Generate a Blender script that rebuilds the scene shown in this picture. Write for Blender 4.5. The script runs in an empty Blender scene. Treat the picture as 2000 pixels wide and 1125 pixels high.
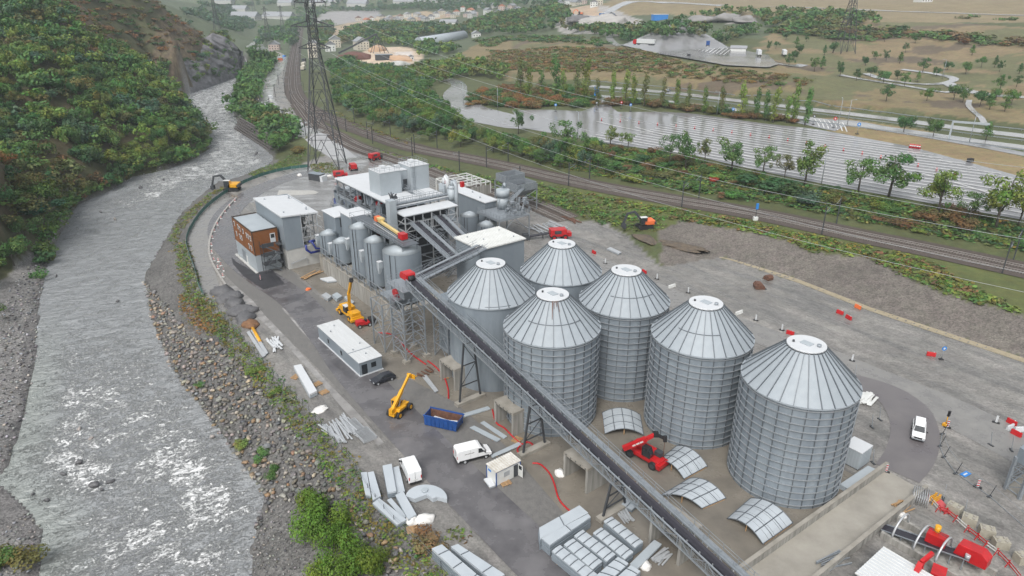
import bpy, bmesh, math, random
import numpy as np
from mathutils import Vector, Matrix, noise as mnoise
from mathutils.bvhtree import BVHTree
from mathutils.geometry import delaunay_2d_cdt
R = math.radians; PI = math.pi
rnd = random.Random(7)
sc = bpy.context.scene; C = sc.collection

# ------------------------------------------------------------------ camera, sky, sun, exposure
CAMZ = 65.0; PITCH = R(23.566); FPX = 1333.0
cd = bpy.data.cameras.new('drone_camera'); cam = bpy.data.objects.new('drone_camera', cd); C.objects.link(cam)
cd.sensor_width = 36; cd.lens = 36*FPX/2000; cd.clip_start = 1; cd.clip_end = 12000
cam.location = (0, 0, CAMZ); cam.rotation_euler = (PI/2-PITCH, 0, 0); sc.camera = cam
wd = bpy.data.worlds.new('World'); sc.world = wd; wd.use_nodes = True
nt = wd.node_tree; bgn = nt.nodes['Background']
sk = nt.nodes.new('ShaderNodeTexSky'); sk.sky_type = 'NISHITA'; sk.sun_disc = False
sk.sun_elevation = R(52); sk.sun_rotation = R(200); sk.air_density = 1.6; sk.dust_density = 4.0; sk.ozone_density = 1.0
hs = nt.nodes.new('ShaderNodeHueSaturation'); hs.inputs['Saturation'].default_value = 0.22
nt.links.new(sk.outputs[0], hs.inputs['Color']); nt.links.new(hs.outputs[0], bgn.inputs[0]); bgn.inputs[1].default_value = 0.15
sl = bpy.data.lights.new('sun', 'SUN'); sl.energy = 1.5; sl.angle = R(20); sl.color = (1, .97, .93)
sun = bpy.data.objects.new('sun', sl); C.objects.link(sun)
sun.rotation_euler = (R(38), 0, R(-20))
sc.view_settings.view_transform = 'Standard'; sc.view_settings.look = 'None'; sc.view_settings.gamma = 1
sc.view_settings.use_curve_mapping = False; sc.view_settings.exposure = 0.32
sc.render.engine = 'CYCLES'; sc.cycles.use_denoising = True
sc.cycles.max_bounces = 5; sc.cycles.diffuse_bounces = 3; sc.cycles.glossy_bounces = 3; sc.cycles.volume_bounces = 1
sc.cycles.caustics_reflective = False; sc.cycles.caustics_refractive = False

# ------------------------------------------------------------------ site frame: a runs along the silo rows, b across them
SO = np.array([6.37, 97.41]); E1 = np.array([.607, -.795]); E1 /= np.linalg.norm(E1); E2 = np.array([-E1[1], E1[0]])
ANG = math.atan2(E1[1], E1[0])
def W(a, b, z=0): p = SO+a*E1+b*E2; return (p[0], p[1], z)
def ab(x, y): d = np.array([x, y])-SO; return (float(d@E1), float(d@E2))
CS, SN = math.cos(PITCH), math.sin(PITCH)
def ray(x, y):
    u = (x-1000)/FPX; v = (y-562.5)/FPX
    return Vector((u, CS-v*SN, -SN-v*CS))
def at(x, y, z=0.0):                                    # where the line of sight through a photo pixel meets height z
    d = ray(x, y); t = (z-CAMZ)/d.z
    return (d.x*t, d.y*t, z)

# ------------------------------------------------------------------ materials
MATS = {}
def mat(name, c, c2=None, scale=3.0, rough=.6, metal=0.0, bump=0.0, bscale=None, rough2=None, rand=0.0, detail=4, coord='Object', spec=.5, stretch=None):
    if name in MATS: return MATS[name]
    m = bpy.data.materials.new(name); m.use_nodes = True; n = m.node_tree.nodes; l = m.node_tree.links
    p = n['Principled BSDF']; p.inputs['Roughness'].default_value = rough; p.inputs['Metallic'].default_value = metal
    p.inputs['Specular IOR Level'].default_value = spec
    c = tuple(c)+(1,)
    c2 = tuple(c2)+(1,) if c2 else tuple(x*.82 for x in c[:3])+(1,)
    tc = n.new('ShaderNodeTexCoord'); src = tc.outputs[coord]
    if coord == 'World': pass
    if stretch:
        mp = n.new('ShaderNodeMapping'); mp.inputs['Scale'].default_value = stretch; l.new(src, mp.inputs[0]); src = mp.outputs[0]
    no = n.new('ShaderNodeTexNoise'); no.inputs['Scale'].default_value = scale; no.inputs['Detail'].default_value = detail; no.inputs['Roughness'].default_value = .6
    l.new(src, no.inputs['Vector'])
    rp = n.new('ShaderNodeValToRGB'); rp.color_ramp.elements[0].position = .34; rp.color_ramp.elements[1].position = .68
    rp.color_ramp.elements[0].color = c; rp.color_ramp.elements[1].color = c2
    l.new(no.outputs[0], rp.inputs[0]); out = rp.outputs[0]
    if rand:
        oi = n.new('ShaderNodeObjectInfo'); h = n.new('ShaderNodeHueSaturation')
        mr = n.new('ShaderNodeMapRange'); mr.inputs[3].default_value = 1-rand; mr.inputs[4].default_value = 1+rand
        l.new(oi.outputs['Random'], mr.inputs[0]); l.new(mr.outputs[0], h.inputs['Value']); l.new(out, h.inputs['Color']); out = h.outputs[0]
    l.new(out, p.inputs['Base Color'])
    if rough2 is not None:
        mr = n.new('ShaderNodeMapRange'); mr.inputs[1].default_value = .35; mr.inputs[2].default_value = .65
        mr.inputs[3].default_value = rough; mr.inputs[4].default_value = rough2
        l.new(no.outputs[0], mr.inputs[0]); l.new(mr.outputs[0], p.inputs['Roughness'])
    if bump:
        b = n.new('ShaderNodeBump'); b.inputs['Strength'].default_value = bump; b.inputs['Distance'].default_value = .1
        nb = n.new('ShaderNodeTexNoise'); nb.inputs['Scale'].default_value = bscale or scale*4; nb.inputs['Detail'].default_value = 5
        l.new(src, nb.inputs['Vector']); l.new(nb.outputs[0], b.inputs['Height']); l.new(b.outputs[0], p.inputs['Normal'])
    MATS[name] = m; return m
silo_m = mat('galvanised_sheet', (.255, .295, .33), (.195, .23, .265), scale=.7, rough=.45, metal=.15, rough2=.6, stretch=(1, 1, .22), detail=8, rand=.07)
siloroof_m = mat('galvanised_roof', (.315, .35, .38), (.275, .31, .34), scale=.5, rough=.5, metal=0, rough2=.6, rand=.055)
rib_m = mat('dark_galvanised_rib', (.15, .17, .19), rough=.5, metal=.4)
hoop_m = mat('bright_galvanised_hoop', (.36, .39, .42), rough=.4, metal=.4)
steel_m = mat('galvanised_steel', (.33, .36, .39), (.26, .29, .32), scale=2, rough=.45, metal=.4)
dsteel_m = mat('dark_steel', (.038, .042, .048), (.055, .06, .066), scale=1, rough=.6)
sheet_m = mat('pale_sheet_metal', (.43, .47, .505), (.39, .43, .465), scale=.4, rough=.45)
grey_m = mat('grey_cladding', (.235, .275, .31), (.20, .235, .27), scale=.25, rough=.45, metal=.1, stretch=(1, 1, .4))
lgrey_m = mat('light_cladding', (.37, .41, .44), (.32, .36, .39), scale=.3, rough=.45)
white_m = mat('white_roofing', (.56, .58, .60), (.53, .55, .57), scale=.5, rough=.5, rough2=.6, detail=8)
offw_m = mat('off_white_sheet', (.66, .67, .66), (.55, .56, .54), scale=.8, rough=.5)
conc_m = mat('concrete', (.33, .31, .275), (.23, .215, .185), scale=.5, rough=.7, bump=.15, detail=8)
lconc_m = mat('pale_concrete', (.50, .50, .48), (.40, .40, .385), scale=.4, rough=.7, detail=7)
dconc_m = mat('streaked_concrete', (.36, .35, .325), (.17, .165, .15), scale=.9, rough=.7, stretch=(1.6, 1.6, .12), detail=7)
red_m = mat('red_paint', (.50, .014, .018), (.38, .011, .014), scale=1, rough=.35)
orange_m = mat('orange_plastic', (.75, .17, .05), rough=.5)
yel_m = mat('yellow_paint', (.72, .36, .012), (.6, .29, .012), scale=1.5, rough=.4)
yel2_m = mat('pale_yellow_paint', (.68, .52, .22), rough=.45)
blue_m = mat('blue_paint', (.015, .075, .28), (.012, .055, .2), scale=1.2, rough=.4)
bpipe_m = mat('blue_pipe_paint', (.02, .035, .22), rough=.4)
lblue_m = mat('light_blue_paint', (.03, .22, .62), rough=.45)
black_m = mat('black_rubber', (.018, .018, .02), rough=.7)
belt_m = mat('conveyor_belt_rubber', (.022, .021, .028), (.034, .032, .042), scale=2, rough=.5, rough2=.3)
glass_m = mat('dark_glass', (.025, .03, .035), rough=.08, spec=.8)
wood_m = mat('cedar_cladding', (.25, .095, .03), (.14, .054, .018), scale=1.1, rough=.6, stretch=(.4, .4, 5))
brown_m = mat('dark_brown_trim', (.055, .04, .032), rough=.6)
pallet_m = mat('raw_timber', (.45, .29, .15), (.36, .22, .11), scale=3, rough=.7)
rust_m = mat('rusty_steel', (.16, .075, .045), (.085, .042, .03), scale=2.5, rough=.8)
wpaint_m = mat('white_vehicle_paint', (.78, .79, .80), (.74, .75, .76), rough=.25)
cpaint_m = mat('black_car_paint', (.022, .024, .032), rough=.18, spec=.7)
bag_m = mat('white_bag_fabric', (.72, .71, .69), (.6, .59, .57), scale=2, rough=.7, bump=.3, bscale=3)
alu_m = mat('aluminium', (.52, .54, .56), (.44, .46, .48), rough=.4, metal=.35)
green_m = mat('green_netting', (.03, .12, .10), (.05, .13, .115), rough=.7)
rubble_m = mat('dark_grit', (.125, .125, .13), (.08, .08, .085), scale=1.5, rough=.7, bump=.6, bscale=6)
soil_m = mat('brown_soil', (.14, .10, .06), (.09, .065, .042), scale=1.2, rough=.9, bump=.5, bscale=5)
paleheap_m = mat('pale_aggregate', (.40, .385, .365), (.31, .30, .29), scale=.1, rough=.85, bump=.4, bscale=.6)
bark_m = mat('bark', (.10, .085, .07), (.07, .06, .05), scale=2, rough=.85)

# ------------------------------------------------------------------ mesh building
class MB:
    def __init__(s): s.v = []; s.f = []; s.sm = []; s.mi = []; s.cur = 0; s.X = None
    def add(s, vs, fs, smooth=False):
        o = len(s.v)
        if s.X is not None: vs = [s.X @ Vector(p) for p in vs]
        s.v.extend([tuple(p) for p in vs])
        for f in fs: s.f.append(tuple(i+o for i in f)); s.sm.append(smooth); s.mi.append(s.cur)
        return s
    def box(s, x0, x1, y0, y1, z0, z1):
        return s.add([(x0, y0, z0), (x1, y0, z0), (x1, y1, z0), (x0, y1, z0), (x0, y0, z1), (x1, y0, z1), (x1, y1, z1), (x0, y1, z1)],
                     [(0, 3, 2, 1), (4, 5, 6, 7), (0, 1, 5, 4), (1, 2, 6, 5), (2, 3, 7, 6), (3, 0, 4, 7)])
    def cbox(s, c, d, rz=0.0):
        X = Matrix.Translation(c) @ Matrix.Rotation(rz, 4, 'Z'); o = s.X; s.X = X if o is None else o @ X
        s.box(-d[0]/2, d[0]/2, -d[1]/2, d[1]/2, -d[2]/2, d[2]/2); s.X = o; return s
    def hexa(s, b, t):                                   # any eight corners: bottom four, top four
        return s.add(list(b)+list(t), [(0, 3, 2, 1), (4, 5, 6, 7), (0, 1, 5, 4), (1, 2, 6, 5), (2, 3, 7, 6), (3, 0, 4, 7)])
    def bar(s, p, q, w=.1, h=None):
        p = Vector(p); q = Vector(q); d = q-p
        if d.length < 1e-6: return s
        d.normalize(); up = Vector((0, 0, 1)) if abs(d.z) < .95 else Vector((1, 0, 0))
        x = d.cross(up).normalized(); y = x.cross(d); h = h or w; x *= w/2; y *= h/2
        return s.hexa([p-x-y, p+x-y, p+x+y, p-x+y], [q-x-y, q+x-y, q+x+y, q-x+y])
    def tube(s, pts, r, n=8, caps=True):
        pts = [Vector(p) for p in pts]; vs = []; fs = []; rr = r if isinstance(r, (list, tuple)) else [r]*len(pts); ref = None
        for i, p in enumerate(pts):
            d = (pts[min(i+1, len(pts)-1)]-pts[max(i-1, 0)]).normalized()
            if ref is None: ref = Vector((0, 0, 1)) if abs(d.z) < .9 else Vector((1, 0, 0))
            x = d.cross(ref).normalized(); y = x.cross(d).normalized()
            for k in range(n):
                a = 2*PI*k/n; vs.append(p+(x*math.cos(a)+y*math.sin(a))*rr[i])
        for i in range(len(pts)-1):
            for k in range(n):
                a = i*n+k; b = i*n+(k+1) % n; fs.append((a, a+n, b+n, b))
        s.add(vs, fs, True)
        if caps:
            o = len(s.v)-len(vs)
            s.f.append(tuple(o+k for k in range(n))); s.sm.append(False); s.mi.append(s.cur)
            s.f.append(tuple(len(s.v)-1-k for k in range(n))); s.sm.append(False); s.mi.append(s.cur)
        return s
    def cyl(s, c, r, z0, z1, n=24, r1=None, cap=True):
        r1 = r if r1 is None else r1; vs = []
        for (rr, z) in ((r, z0), (r1, z1)):
            for k in range(n): vs.append((c[0]+rr*math.cos(2*PI*k/n), c[1]+rr*math.sin(2*PI*k/n), z))
        s.add(vs, [(k, (k+1) % n, n+(k+1) % n, n+k) for k in range(n)], True)
        if cap:
            o = len(s.v)-2*n
            for ff in (tuple(o+n+k for k in range(n)), tuple(o+n-1-k for k in range(n))): s.f.append(ff); s.sm.append(False); s.mi.append(s.cur)
        return s
    def prism(s, poly, z0, z1):
        n = len(poly); vs = [(p[0], p[1], z0) for p in poly]+[(p[0], p[1], z1) for p in poly]
        ar = sum(poly[i][0]*poly[(i+1) % n][1]-poly[(i+1) % n][0]*poly[i][1] for i in range(n))
        fs = [tuple(range(n-1, -1, -1)), tuple(range(n, 2*n))]+[(k, (k+1) % n, n+(k+1) % n, n+k) for k in range(n)]
        if ar < 0: fs = [tuple(reversed(f)) for f in fs]
        return s.add(vs, fs)
    def side(s, prof, y0, y1):                           # closed profile in x,z pushed along y
        n = len(prof); vs = [(p[0], y0, p[1]) for p in prof]+[(p[0], y1, p[1]) for p in prof]
        ar = sum(prof[i][0]*prof[(i+1) % n][1]-prof[(i+1) % n][0]*prof[i][1] for i in range(n))
        fs = [tuple(range(n)), tuple(range(2*n-1, n-1, -1))]+[(k, n+k, n+(k+1) % n, (k+1) % n) for k in range(n)]
        if ar < 0: fs = [tuple(reversed(f)) for f in fs]
        return s.add(vs, fs)
    def wheel(s, x, y, z, r, w, n=16): return s.tube([(x, y-w/2, z), (x, y+w/2, z)], r, n)
    def mesh(s, name, m):
        me = bpy.data.meshes.new(name); me.from_pydata(s.v, [], s.f)
        me.polygons.foreach_set('use_smooth', s.sm)
        for k in (m if isinstance(m, (list, tuple)) else [m]): me.materials.append(k)
        if any(s.mi): me.polygons.foreach_set('material_index', s.mi)
        me.update(); return me
    def build(s, name, m, parent=None):
        o = bpy.data.objects.new(name, s.mesh(name, m)); C.objects.link(o)
        if parent is not None: o.parent = parent
        return o
def inst(name, me, parent=None, loc=(0, 0, 0), rz=0.0, s=None):
    o = bpy.data.objects.new(name, me); C.objects.link(o); o.location = loc; o.rotation_euler = (0, 0, rz)
    if s is not None: o.scale = (s, s, s) if not isinstance(s, (tuple, list)) else s
    if parent is not None: o.parent = parent
    return o
def tag(o, label=None, cat=None, group=None, kind=None):
    if label: o['label'] = label
    if cat: o['category'] = cat
    if group: o['group'] = group
    if kind: o['kind'] = kind
    return o
def thing(name, label, cat, loc=(0, 0, 0), rz=0.0, group=None):
    o = bpy.data.objects.new(name, None); C.objects.link(o); o.location = loc; o.rotation_euler = (0, 0, rz); o.empty_display_size = .5
    return tag(o, label, cat, group)
def sthing(name, label, cat, a, b, z=0, rz=0.0, group=None): return thing(name, label, cat, W(a, b, z), ANG+rz, group)
def dup(root, loc, rz=0.0, label=None, s=None, group=None):
    r = root.copy(); C.objects.link(r); r.location = loc; r.rotation_euler = (0, 0, rz)
    if s is not None: r.scale = (s, s, s) if not isinstance(s, (tuple, list)) else s
    if label: r['label'] = label
    if group: r['group'] = group
    for ch in root.children:
        c = ch.copy(); C.objects.link(c); c.parent = r
        for g in ch.children:
            d = g.copy(); C.objects.link(d); d.parent = c
    return r
def raw(name, vs, fs, m, smooth=False):
    me = bpy.data.meshes.new(name); vs = np.asarray(vs, np.float32); fs = np.asarray(fs, np.int32)
    k = fs.shape[1]; me.vertices.add(len(vs)); me.vertices.foreach_set('co', vs.ravel())
    me.loops.add(fs.size); me.loops.foreach_set('vertex_index', fs.ravel()); me.polygons.add(len(fs))
    me.polygons.foreach_set('loop_start', np.arange(0, fs.size, k, dtype=np.int32))
    if smooth: me.polygons.foreach_set('use_smooth', np.ones(len(fs), bool))
    if m is not None: me.materials.append(m)
    me.update(calc_edges=True); return me
# ------------------------------------------------------------------ terrain: break lines of known height, triangulated
def PL(s, z=None):                                        # 'x,y[,z] x,y ...' photo measurements -> world points
    out = []
    for t in s.split():
        q = [float(v) for v in t.split(',')]
        out.append(at(q[0], q[1], q[2] if len(q) > 2 else z))
    return out
RR = PL('450,1300 475,1180 490,1125 487,1075 515,965 480,920 440,860 400,810 380,780 345,740 322,690 300,640 288,590 280,540 300,505 320,470 350,420 385,385 425,355 470,345 520,325 533,307 512,290 475,262 458,232 456,205 463,175 474,150 476,132 480,116', -6)
RLs = '40,1300 75,1180 85,1125 80,1080 86,1030 62,1000 20,960 -5,935 15,915 40,850 60,760 75,700 75,640 90,540 100,490 150,400 210,375 260,345 330,330 380,310 410,290 397,255 377,228 342,192 380,178 420,165 460,150 468,130 472,114'
RL = PL(RLs, -6)
FENCE = PL('960,1290 915,1180 877,1125 850,1103 800,1050 753,1007 707,943 697,917 657,870 610,813 575,775 537,737 500,692 457,645 412,590 390,570 385,540 372,500 362,470 375,440 400,405 440,372 500,345 550,331', 0)
RAIL = PL('591,38,2 588,50,1.5 582,75,1 575,112,1 570,162,1 577,192,1 607,217,1 665,241,1 725,262,1 800,289,1.5 900,307,2 1000,327,2.5 1100,351,3 1275,385,3.5 1475,416,3.6 1650,455,3.8 1825,490,4 1996,527,4 2200,572,4 2450,630,4')
SIDING = PL('583,205,.6 600,228,.6 622,249,.4 665,268,.3 700,287,.2 752,305,.2 837,332,.2 875,347,.2 950,370,.1 1032,395,.1 1110,430,.1')
def offs(pl, d):                                          # a polyline shifted sideways in plan
    p = np.array(pl); t = np.gradient(p[:, :2], axis=0); t /= np.linalg.norm(t, axis=1)[:, None]
    q = p.copy(); q[:, 0] += t[:, 1]*d; q[:, 1] -= t[:, 0]*d
    return [tuple(v) for v in q]
GB = PL('1290,520 1405,503 1430,508 1560,550 1700,605 1850,655 2000,705 2200,775 2450,870', 0)     # foot of gravel slope
GT = PL('1290,452,2 1330,430,2.6 1400,440,3 1480,455,3.2 1540,470,3.4 1580,490,3.4 1690,500,3.5 1750,530,3.6 1830,565,3.6 1900,590,3.6 2000,614,3.6 2200,675,3.6 2450,750,3.6')
PN = PL('1020,250 1130,270 1190,281 1352,303 1450,327 1605,359 1737,383 1874,408 2000,430 2200,470 2450,520', 8)
PF = PL('1000,216,10 1060,214,10 1165,219,10.3 1300,219,10.5 1350,222,10.5 1500,243,10.5 1590,252,10.5 1780,287,10.5 2000,347,10.5 2200,400,10.5 2450,470,10.5')
HN = PL('1160,196 1300,206 1450,225 1600,243 1750,262 1900,285 2000,298 2200,328 2450,370', 11.5)
HF = PL('1150,160 1300,172 1450,190 1600,207 1750,225 1900,245 2000,256 2200,280 2450,315', 12)
REST = PL('1212,90 1240,85 1302,86 1318,79 1430,96 1500,110 1520,128 1500,134 1420,130 1340,116 1280,106', 22)
lines = [RR, RL, FENCE, [p for p in offs(RAIL, 6.5)], [p for p in offs(RAIL, -6.5)], SIDING[5:], GB, GT, PN, PF, HN, HF, REST+[REST[0]],
  PL('1150,152,14 1300,160,14.5 1500,184,15 1700,206,14.5 1850,226,14 2000,242,13.5 2200,262,13'),
  PL('880,160,8 900,188,8 940,214,8.6 985,240,8.6'),
  PL('640,170,3 700,220,4 800,262,3.6 900,276,4 950,283,4.5'),
  PL('1215,1,53 1300,3,52 1415,10,50 1500,14,47 1640,18,46 1750,22,45 2000,31,44 2200,38,43')]
pts = PL('280,1125,-7.6 290,1000,-7.5 230,900,-7.5 250,800,-7.5 220,700,-7.5 190,600,-7.5 200,500,-7.5 260,430,-7.5 350,370,-7.5 440,315,-7.5 470,290,-7.3 430,240,-7.2 425,205,-7.2 450,180,-7.2')
pts += PL('-40,1010,-5.4 0,1125,-4.6 -200,1200,-3 0,860,-4.8 0,700,-4.8 0,600,-4 40,520,-4.3 -150,640,-3 -300,800,0 -200,950,-2')
pts += PL('510,1100,-5.2 560,1030,-4.6 600,1125,-4 560,960,-4.2')
# left hillside, ridge and cliff
pts += PL('472,100,13 455,85,20 440,75,25 410,58,32 380,45,40 330,20,50 290,0,58 250,0,58.4 150,0,59.6 0,0,60.5 100,200,23 200,200,18 300,150,24 380,120,13 350,80,31 430,110,12 465,118,6 200,80,40 50,330,12 60,100,40 385,165,-3 350,195,-4 -150,560,-2 -150,300,28 -150,0,61')
pts += [(q[0], q[1], 1.5) for q in offs(RL[14:24], -8)]
pts += [(-330, 470, 96), (-450, 330, 130), (-520, 150, 130), (-330, 120, 60), (-420, -40, 90), (-240, 60, 24), (-300, 640, 2), (-420, 600, 40), (-600, 700, 60), (-800, 200, 220), (-900, 800, 260), (-200, 20, 4), (-120, 20, -2)]
# valley behind
pts += PL('482,92,-5 500,80,-5 478,60,-5 512,97,0 540,120,0.2 530,150,0 515,175,0 512,200,0 550,220,0 605,265,0 540,60,0 600,60,2 500,60,0 500,30,8 400,20,14 440,40,8 300,0,40 600,0,40 900,0,44 1100,0,48 700,50,8 640,100,2 700,100,3 800,95,4 900,85,7 850,130,4 950,130,9 1050,110,14 1000,160,10 1100,140,12.5 950,75,14 1100,90,20 1150,105,18 1000,60,20 1100,60,24 1000,30,26 1200,45,32 1180,65,27 900,45,18 800,30,18 700,20,20 600,30,12 1330,40,42 1330,60,32 1420,70,29')
pts += PL('1080,170,9.6 1050,190,9.4 1600,145,17 1700,162,16 1850,166,15.5 2000,190,16 1600,185,14.6 1850,195,14 2000,228,14 1500,80,26 1700,100,24 1850,110,23 2000,130,22 1500,42,37 1750,50,37 2000,60,37 2200,60,38 2200,140,22 2200,200,16 2450,200,16')
pts += [(x, 2300, 260+abs(x)*.06) for x in (-2300, -1400, -600, 0, 700, 1500, 2400)]+[(x, 3300, 520) for x in (-3400, 0, 3400)]+[(1500, 1200, 150), (900, 700, 62), (700, 300, 22), (500, 150, 14), (350, 60, 9), (230, 40, 4)]
pts += [(120, 20, 0), (60, 5, 0), (0, 5, 0), (20, 30, 0), (-30, 5, -6), (-60, 5, -6), (160, 60, 0), (-1500, 1400, 200), (-700, 1400, 60)]
pv = []; pe = []
for ln in lines:
    o = len(pv); pv += ln; pe += [(o+i, o+i+1) for i in range(len(ln)-1)]
pv += pts
ov, oe, of, ovi, _, _ = delaunay_2d_cdt([Vector(p[:2]) for p in pv], pe, [], 0, 1e-4)
zz = []; src = np.array(pv)
for v, og in zip(ov, ovi):
    if og: zz.append(pv[og[0]][2])
    else:
        d = np.hypot(src[:, 0]-v.x, src[:, 1]-v.y); k = np.argsort(d)[:3]; w = 1/(d[k]+.1); zz.append(float((src[k, 2]*w).sum()/w.sum()))
TIN = BVHTree.FromPolygons([(v.x, v.y, z) for v, z in zip(ov, zz)], [tuple(f) for f in of])
def tin(x, y):
    h = TIN.ray_cast(Vector((x, y, 3000)), Vector((0, 0, -1)))[0]
    return h.z if h else 0.0
# graded grid
def inpoly(px, py, poly):
    poly = np.asarray(poly)[:, :2]; r = np.zeros(px.shape, bool); j = len(poly)-1
    for i in range(len(poly)):
        xi, yi = poly[i]; xj, yj = poly[j]
        if yi != yj: r ^= ((yi > py) != (yj > py)) & (px < (xj-xi)*(py-yi)/(yj-yi)+xi)
        j = i
    return r
ys = [4.0]
while ys[-1] < 3000: ys.append(ys[-1]+max(.55, .0095*ys[-1]))
ys = np.array(ys); NX = 430
sx = np.linspace(-1, 1, NX)
GX = (sx[None, :]*(ys[:, None]*.98+60)); GY = np.repeat(ys[:, None], NX, 1)
GZ = np.array([[tin(GX[i, j], GY[i, j]) for j in range(NX)] for i in range(len(ys))])
def vnoise(x, y, s, seed=0, oct=4):                       # cheap smooth value noise
    out = np.zeros(x.shape); amp = 1; tot = 0
    for o in range(oct):
        xx = x/s*2**o+seed*17.3; yy = y/s*2**o-seed*9.1; xi = np.floor(xx); yi = np.floor(yy); fx = xx-xi; fy = yy-yi
        fx = fx*fx*(3-2*fx); fy = fy*fy*(3-2*fy)
        h = lambda a, b: np.modf(np.abs(np.sin(a*127.1+b*311.7+o*13.7)*43758.5453))[0]
        out += amp*((h(xi, yi)*(1-fx)+h(xi+1, yi)*fx)*(1-fy)+(h(xi, yi+1)*(1-fx)+h(xi+1, yi+1)*fx)*fy); tot += amp; amp *= .5
    return out/tot
LEFT = [p[:2] for p in RL]                                # everything left of the river
hillpoly = [(-1600, 0), (-150, 0)]+[p[:2] for p in RL]+[(RL[-1][0]-10, RL[-1][1]+60), (-300, 700), (-1600, 1500)]
cliffpoly = [p[:2] for p in PL('335,192,-5 470,152,-6 480,112,-6')]+[p[:2] for p in PL('468,95,16 400,70,30 350,110,25')]
inhill = inpoly(GX, GY, hillpoly); incl = inpoly(GX, GY, cliffpoly)
rise = np.clip((GZ+4.2)/6, 0, 1)
GZ += inhill*rise*((vnoise(GX, GY, 38, 1, 5)-.5)*16)
GZ += incl*rise*((vnoise(GX*.8+GZ*.7, GY, 7, 5, 4)-.5)*9)
beach = inhill & (GZ < -3.5) & (GZ > -6.4)
GZ += beach*((vnoise(GX, GY, 5, 2, 3)-.5)*.5)
RIVP = [p[:2] for p in RR]+[p[:2] for p in reversed(RL)]; inriv = inpoly(GX, GY, RIVP)
GZ = np.where(inriv, np.minimum(GZ, -6.0)-.75, GZ)
bankz = np.clip((-GZ)/2, 0, 1)*np.clip((GZ+6.5), 0, 1)*(~inhill)
GZ += bankz*(vnoise(GX, GY, 2.5, 3, 3)-.5)*.6
# surface colours by zone
zone = np.zeros(GX.shape+(3,)); zp = np.zeros(GX.shape+(3,))  # zp: wet, pebbly, rocky
zone[:] = (.07, .082, .03)
n1 = vnoise(GX, GY, 9, 4, 4)-.5; n2 = vnoise(GX, GY, 9, 8, 4)-.5
def paint(poly, col, wet=0., peb=0., rock=0., rag=0.0, mask=None):
    m = inpoly(GX+n1*rag, GY+n2*rag, poly) if mask is None else mask
    zone[m] = col; zp[m] = (wet, peb, rock)
def PP(s, z=0.0): return [p[:2] for p in PL(s, z)]
far = GY > 620
paint(None, (.075, .095, .05), mask=far)
paint(None, (.06, .062, .026), mask=inhill)
SCR = [on0[:2] for on0 in PL('80,3,60 110,25,45 165,75,36 230,105,30 300,120,26 345,160,18 400,150,8 440,105,14 450,86,22 410,55,34 330,15,52 285,-4,60')]
paint(SCR, (.105, .08, .048), 0, .2, .6, rag=10)
paint(None, (.085, .07, .035), mask=inhill & (vnoise(GX, GY, 30, 12, 4)+(GX+260)/700 > .62) & (GZ > 4))
paint(None, (.155, .148, .15), 0, .25, 1, mask=incl & (GZ < 34))
GBAR = PP('205,372 145,400 95,470 20,540 -60,600 -60,1200 85,1200', -5)+[p[:2] for p in RL[1:17]]
paint(None, (.17, .165, .16), .35, .8, 0, mask=inhill & (GZ < -3.2) & inpoly(GX, GY, GBAR))
paint(None, (.125, .12, .118), .3, .8, 0, mask=inhill & (GZ < -5.5))
paint(PP('342,188 420,165 408,205 390,240 372,228', -5), (.15, .15, .15), .3, .8, 0)
paint([p[:2] for p in RR]+[p[:2] for p in reversed(FENCE)], (.105, .102, .098), .15, .8, 0)
# the yard: everything between fence and main line
YARD = [p[:2] for p in FENCE]+PP('600,320 640,300 600,262 545,235 508,205 505,170 530,140 545,108 560,118 562,170 568,200')+[p[:2] for p in SIDING]+PP('1180,440 1230,470')+[p[:2] for p in GB]+[(190, 10), (0, 5)]
paint(YARD, (.175, .168, .158), .75, .3, 0)
paint([p[:2] for p in GB]+[p[:2] for p in reversed(GT)], (.128, .114, .10), .05, .6, 0, rag=2.2)
GREENV = [p[:2] for p in GT]+[p[:2] for p in reversed(offs(RAIL[12:], 5))]
paint(GREENV, (.085, .10, .028), 0, 0, 0, rag=2.5)
TAN = (.30, .215, .105)
paint(PP('1150,152,14 1500,184,15 1850,226,14 2000,242,14 2200,262,14 2450,310,12 2450,60,36 2000,60,36 1850,110,23 1500,80,26 1500,112,22 1520,130,22 1420,132,22 1280,108,22 1205,92,20 1100,80,20 950,78,12 900,105,8 1000,160,10'), (.175, .138, .068), 0, .1, 0, rag=14)
paint(PP('1470,92,24 1560,40,34 2000,60,36 2450,90,36 2450,200,16 2200,190,16 2000,180,16 1700,140,17 1600,110,20'), (.19, .145, .078), 0, .1, 0, rag=12)
paint(None, (.115, .115, .05), mask=(GY > 280) & (GX > 0) & (zone[..., 0] > .17) & (zone[..., 0] < .2) & (vnoise(GX, GY, 45, 21, 5) > .53))
paint(None, (.11, .085, .055), mask=(GY > 280) & (GX > 0) & (zone[..., 0] > .17) & (zone[..., 0] < .2) & (vnoise(GX, GY, 30, 33, 5) > .6))
paint(PP('1150,0,56 1215,5,52 1500,22,46 2000,38,43 2450,50,42')+[(2600, 1500), (400, 2600)], (.20, .16, .09), 0, .1, 0, rag=12)
paint(PP('1590,235 1650,235 1800,258 2000,310 2450,430 2450,470 2000,350 1780,290 1620,255', 10.8), (.21, .16, .08), 0, .1, 0)
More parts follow.
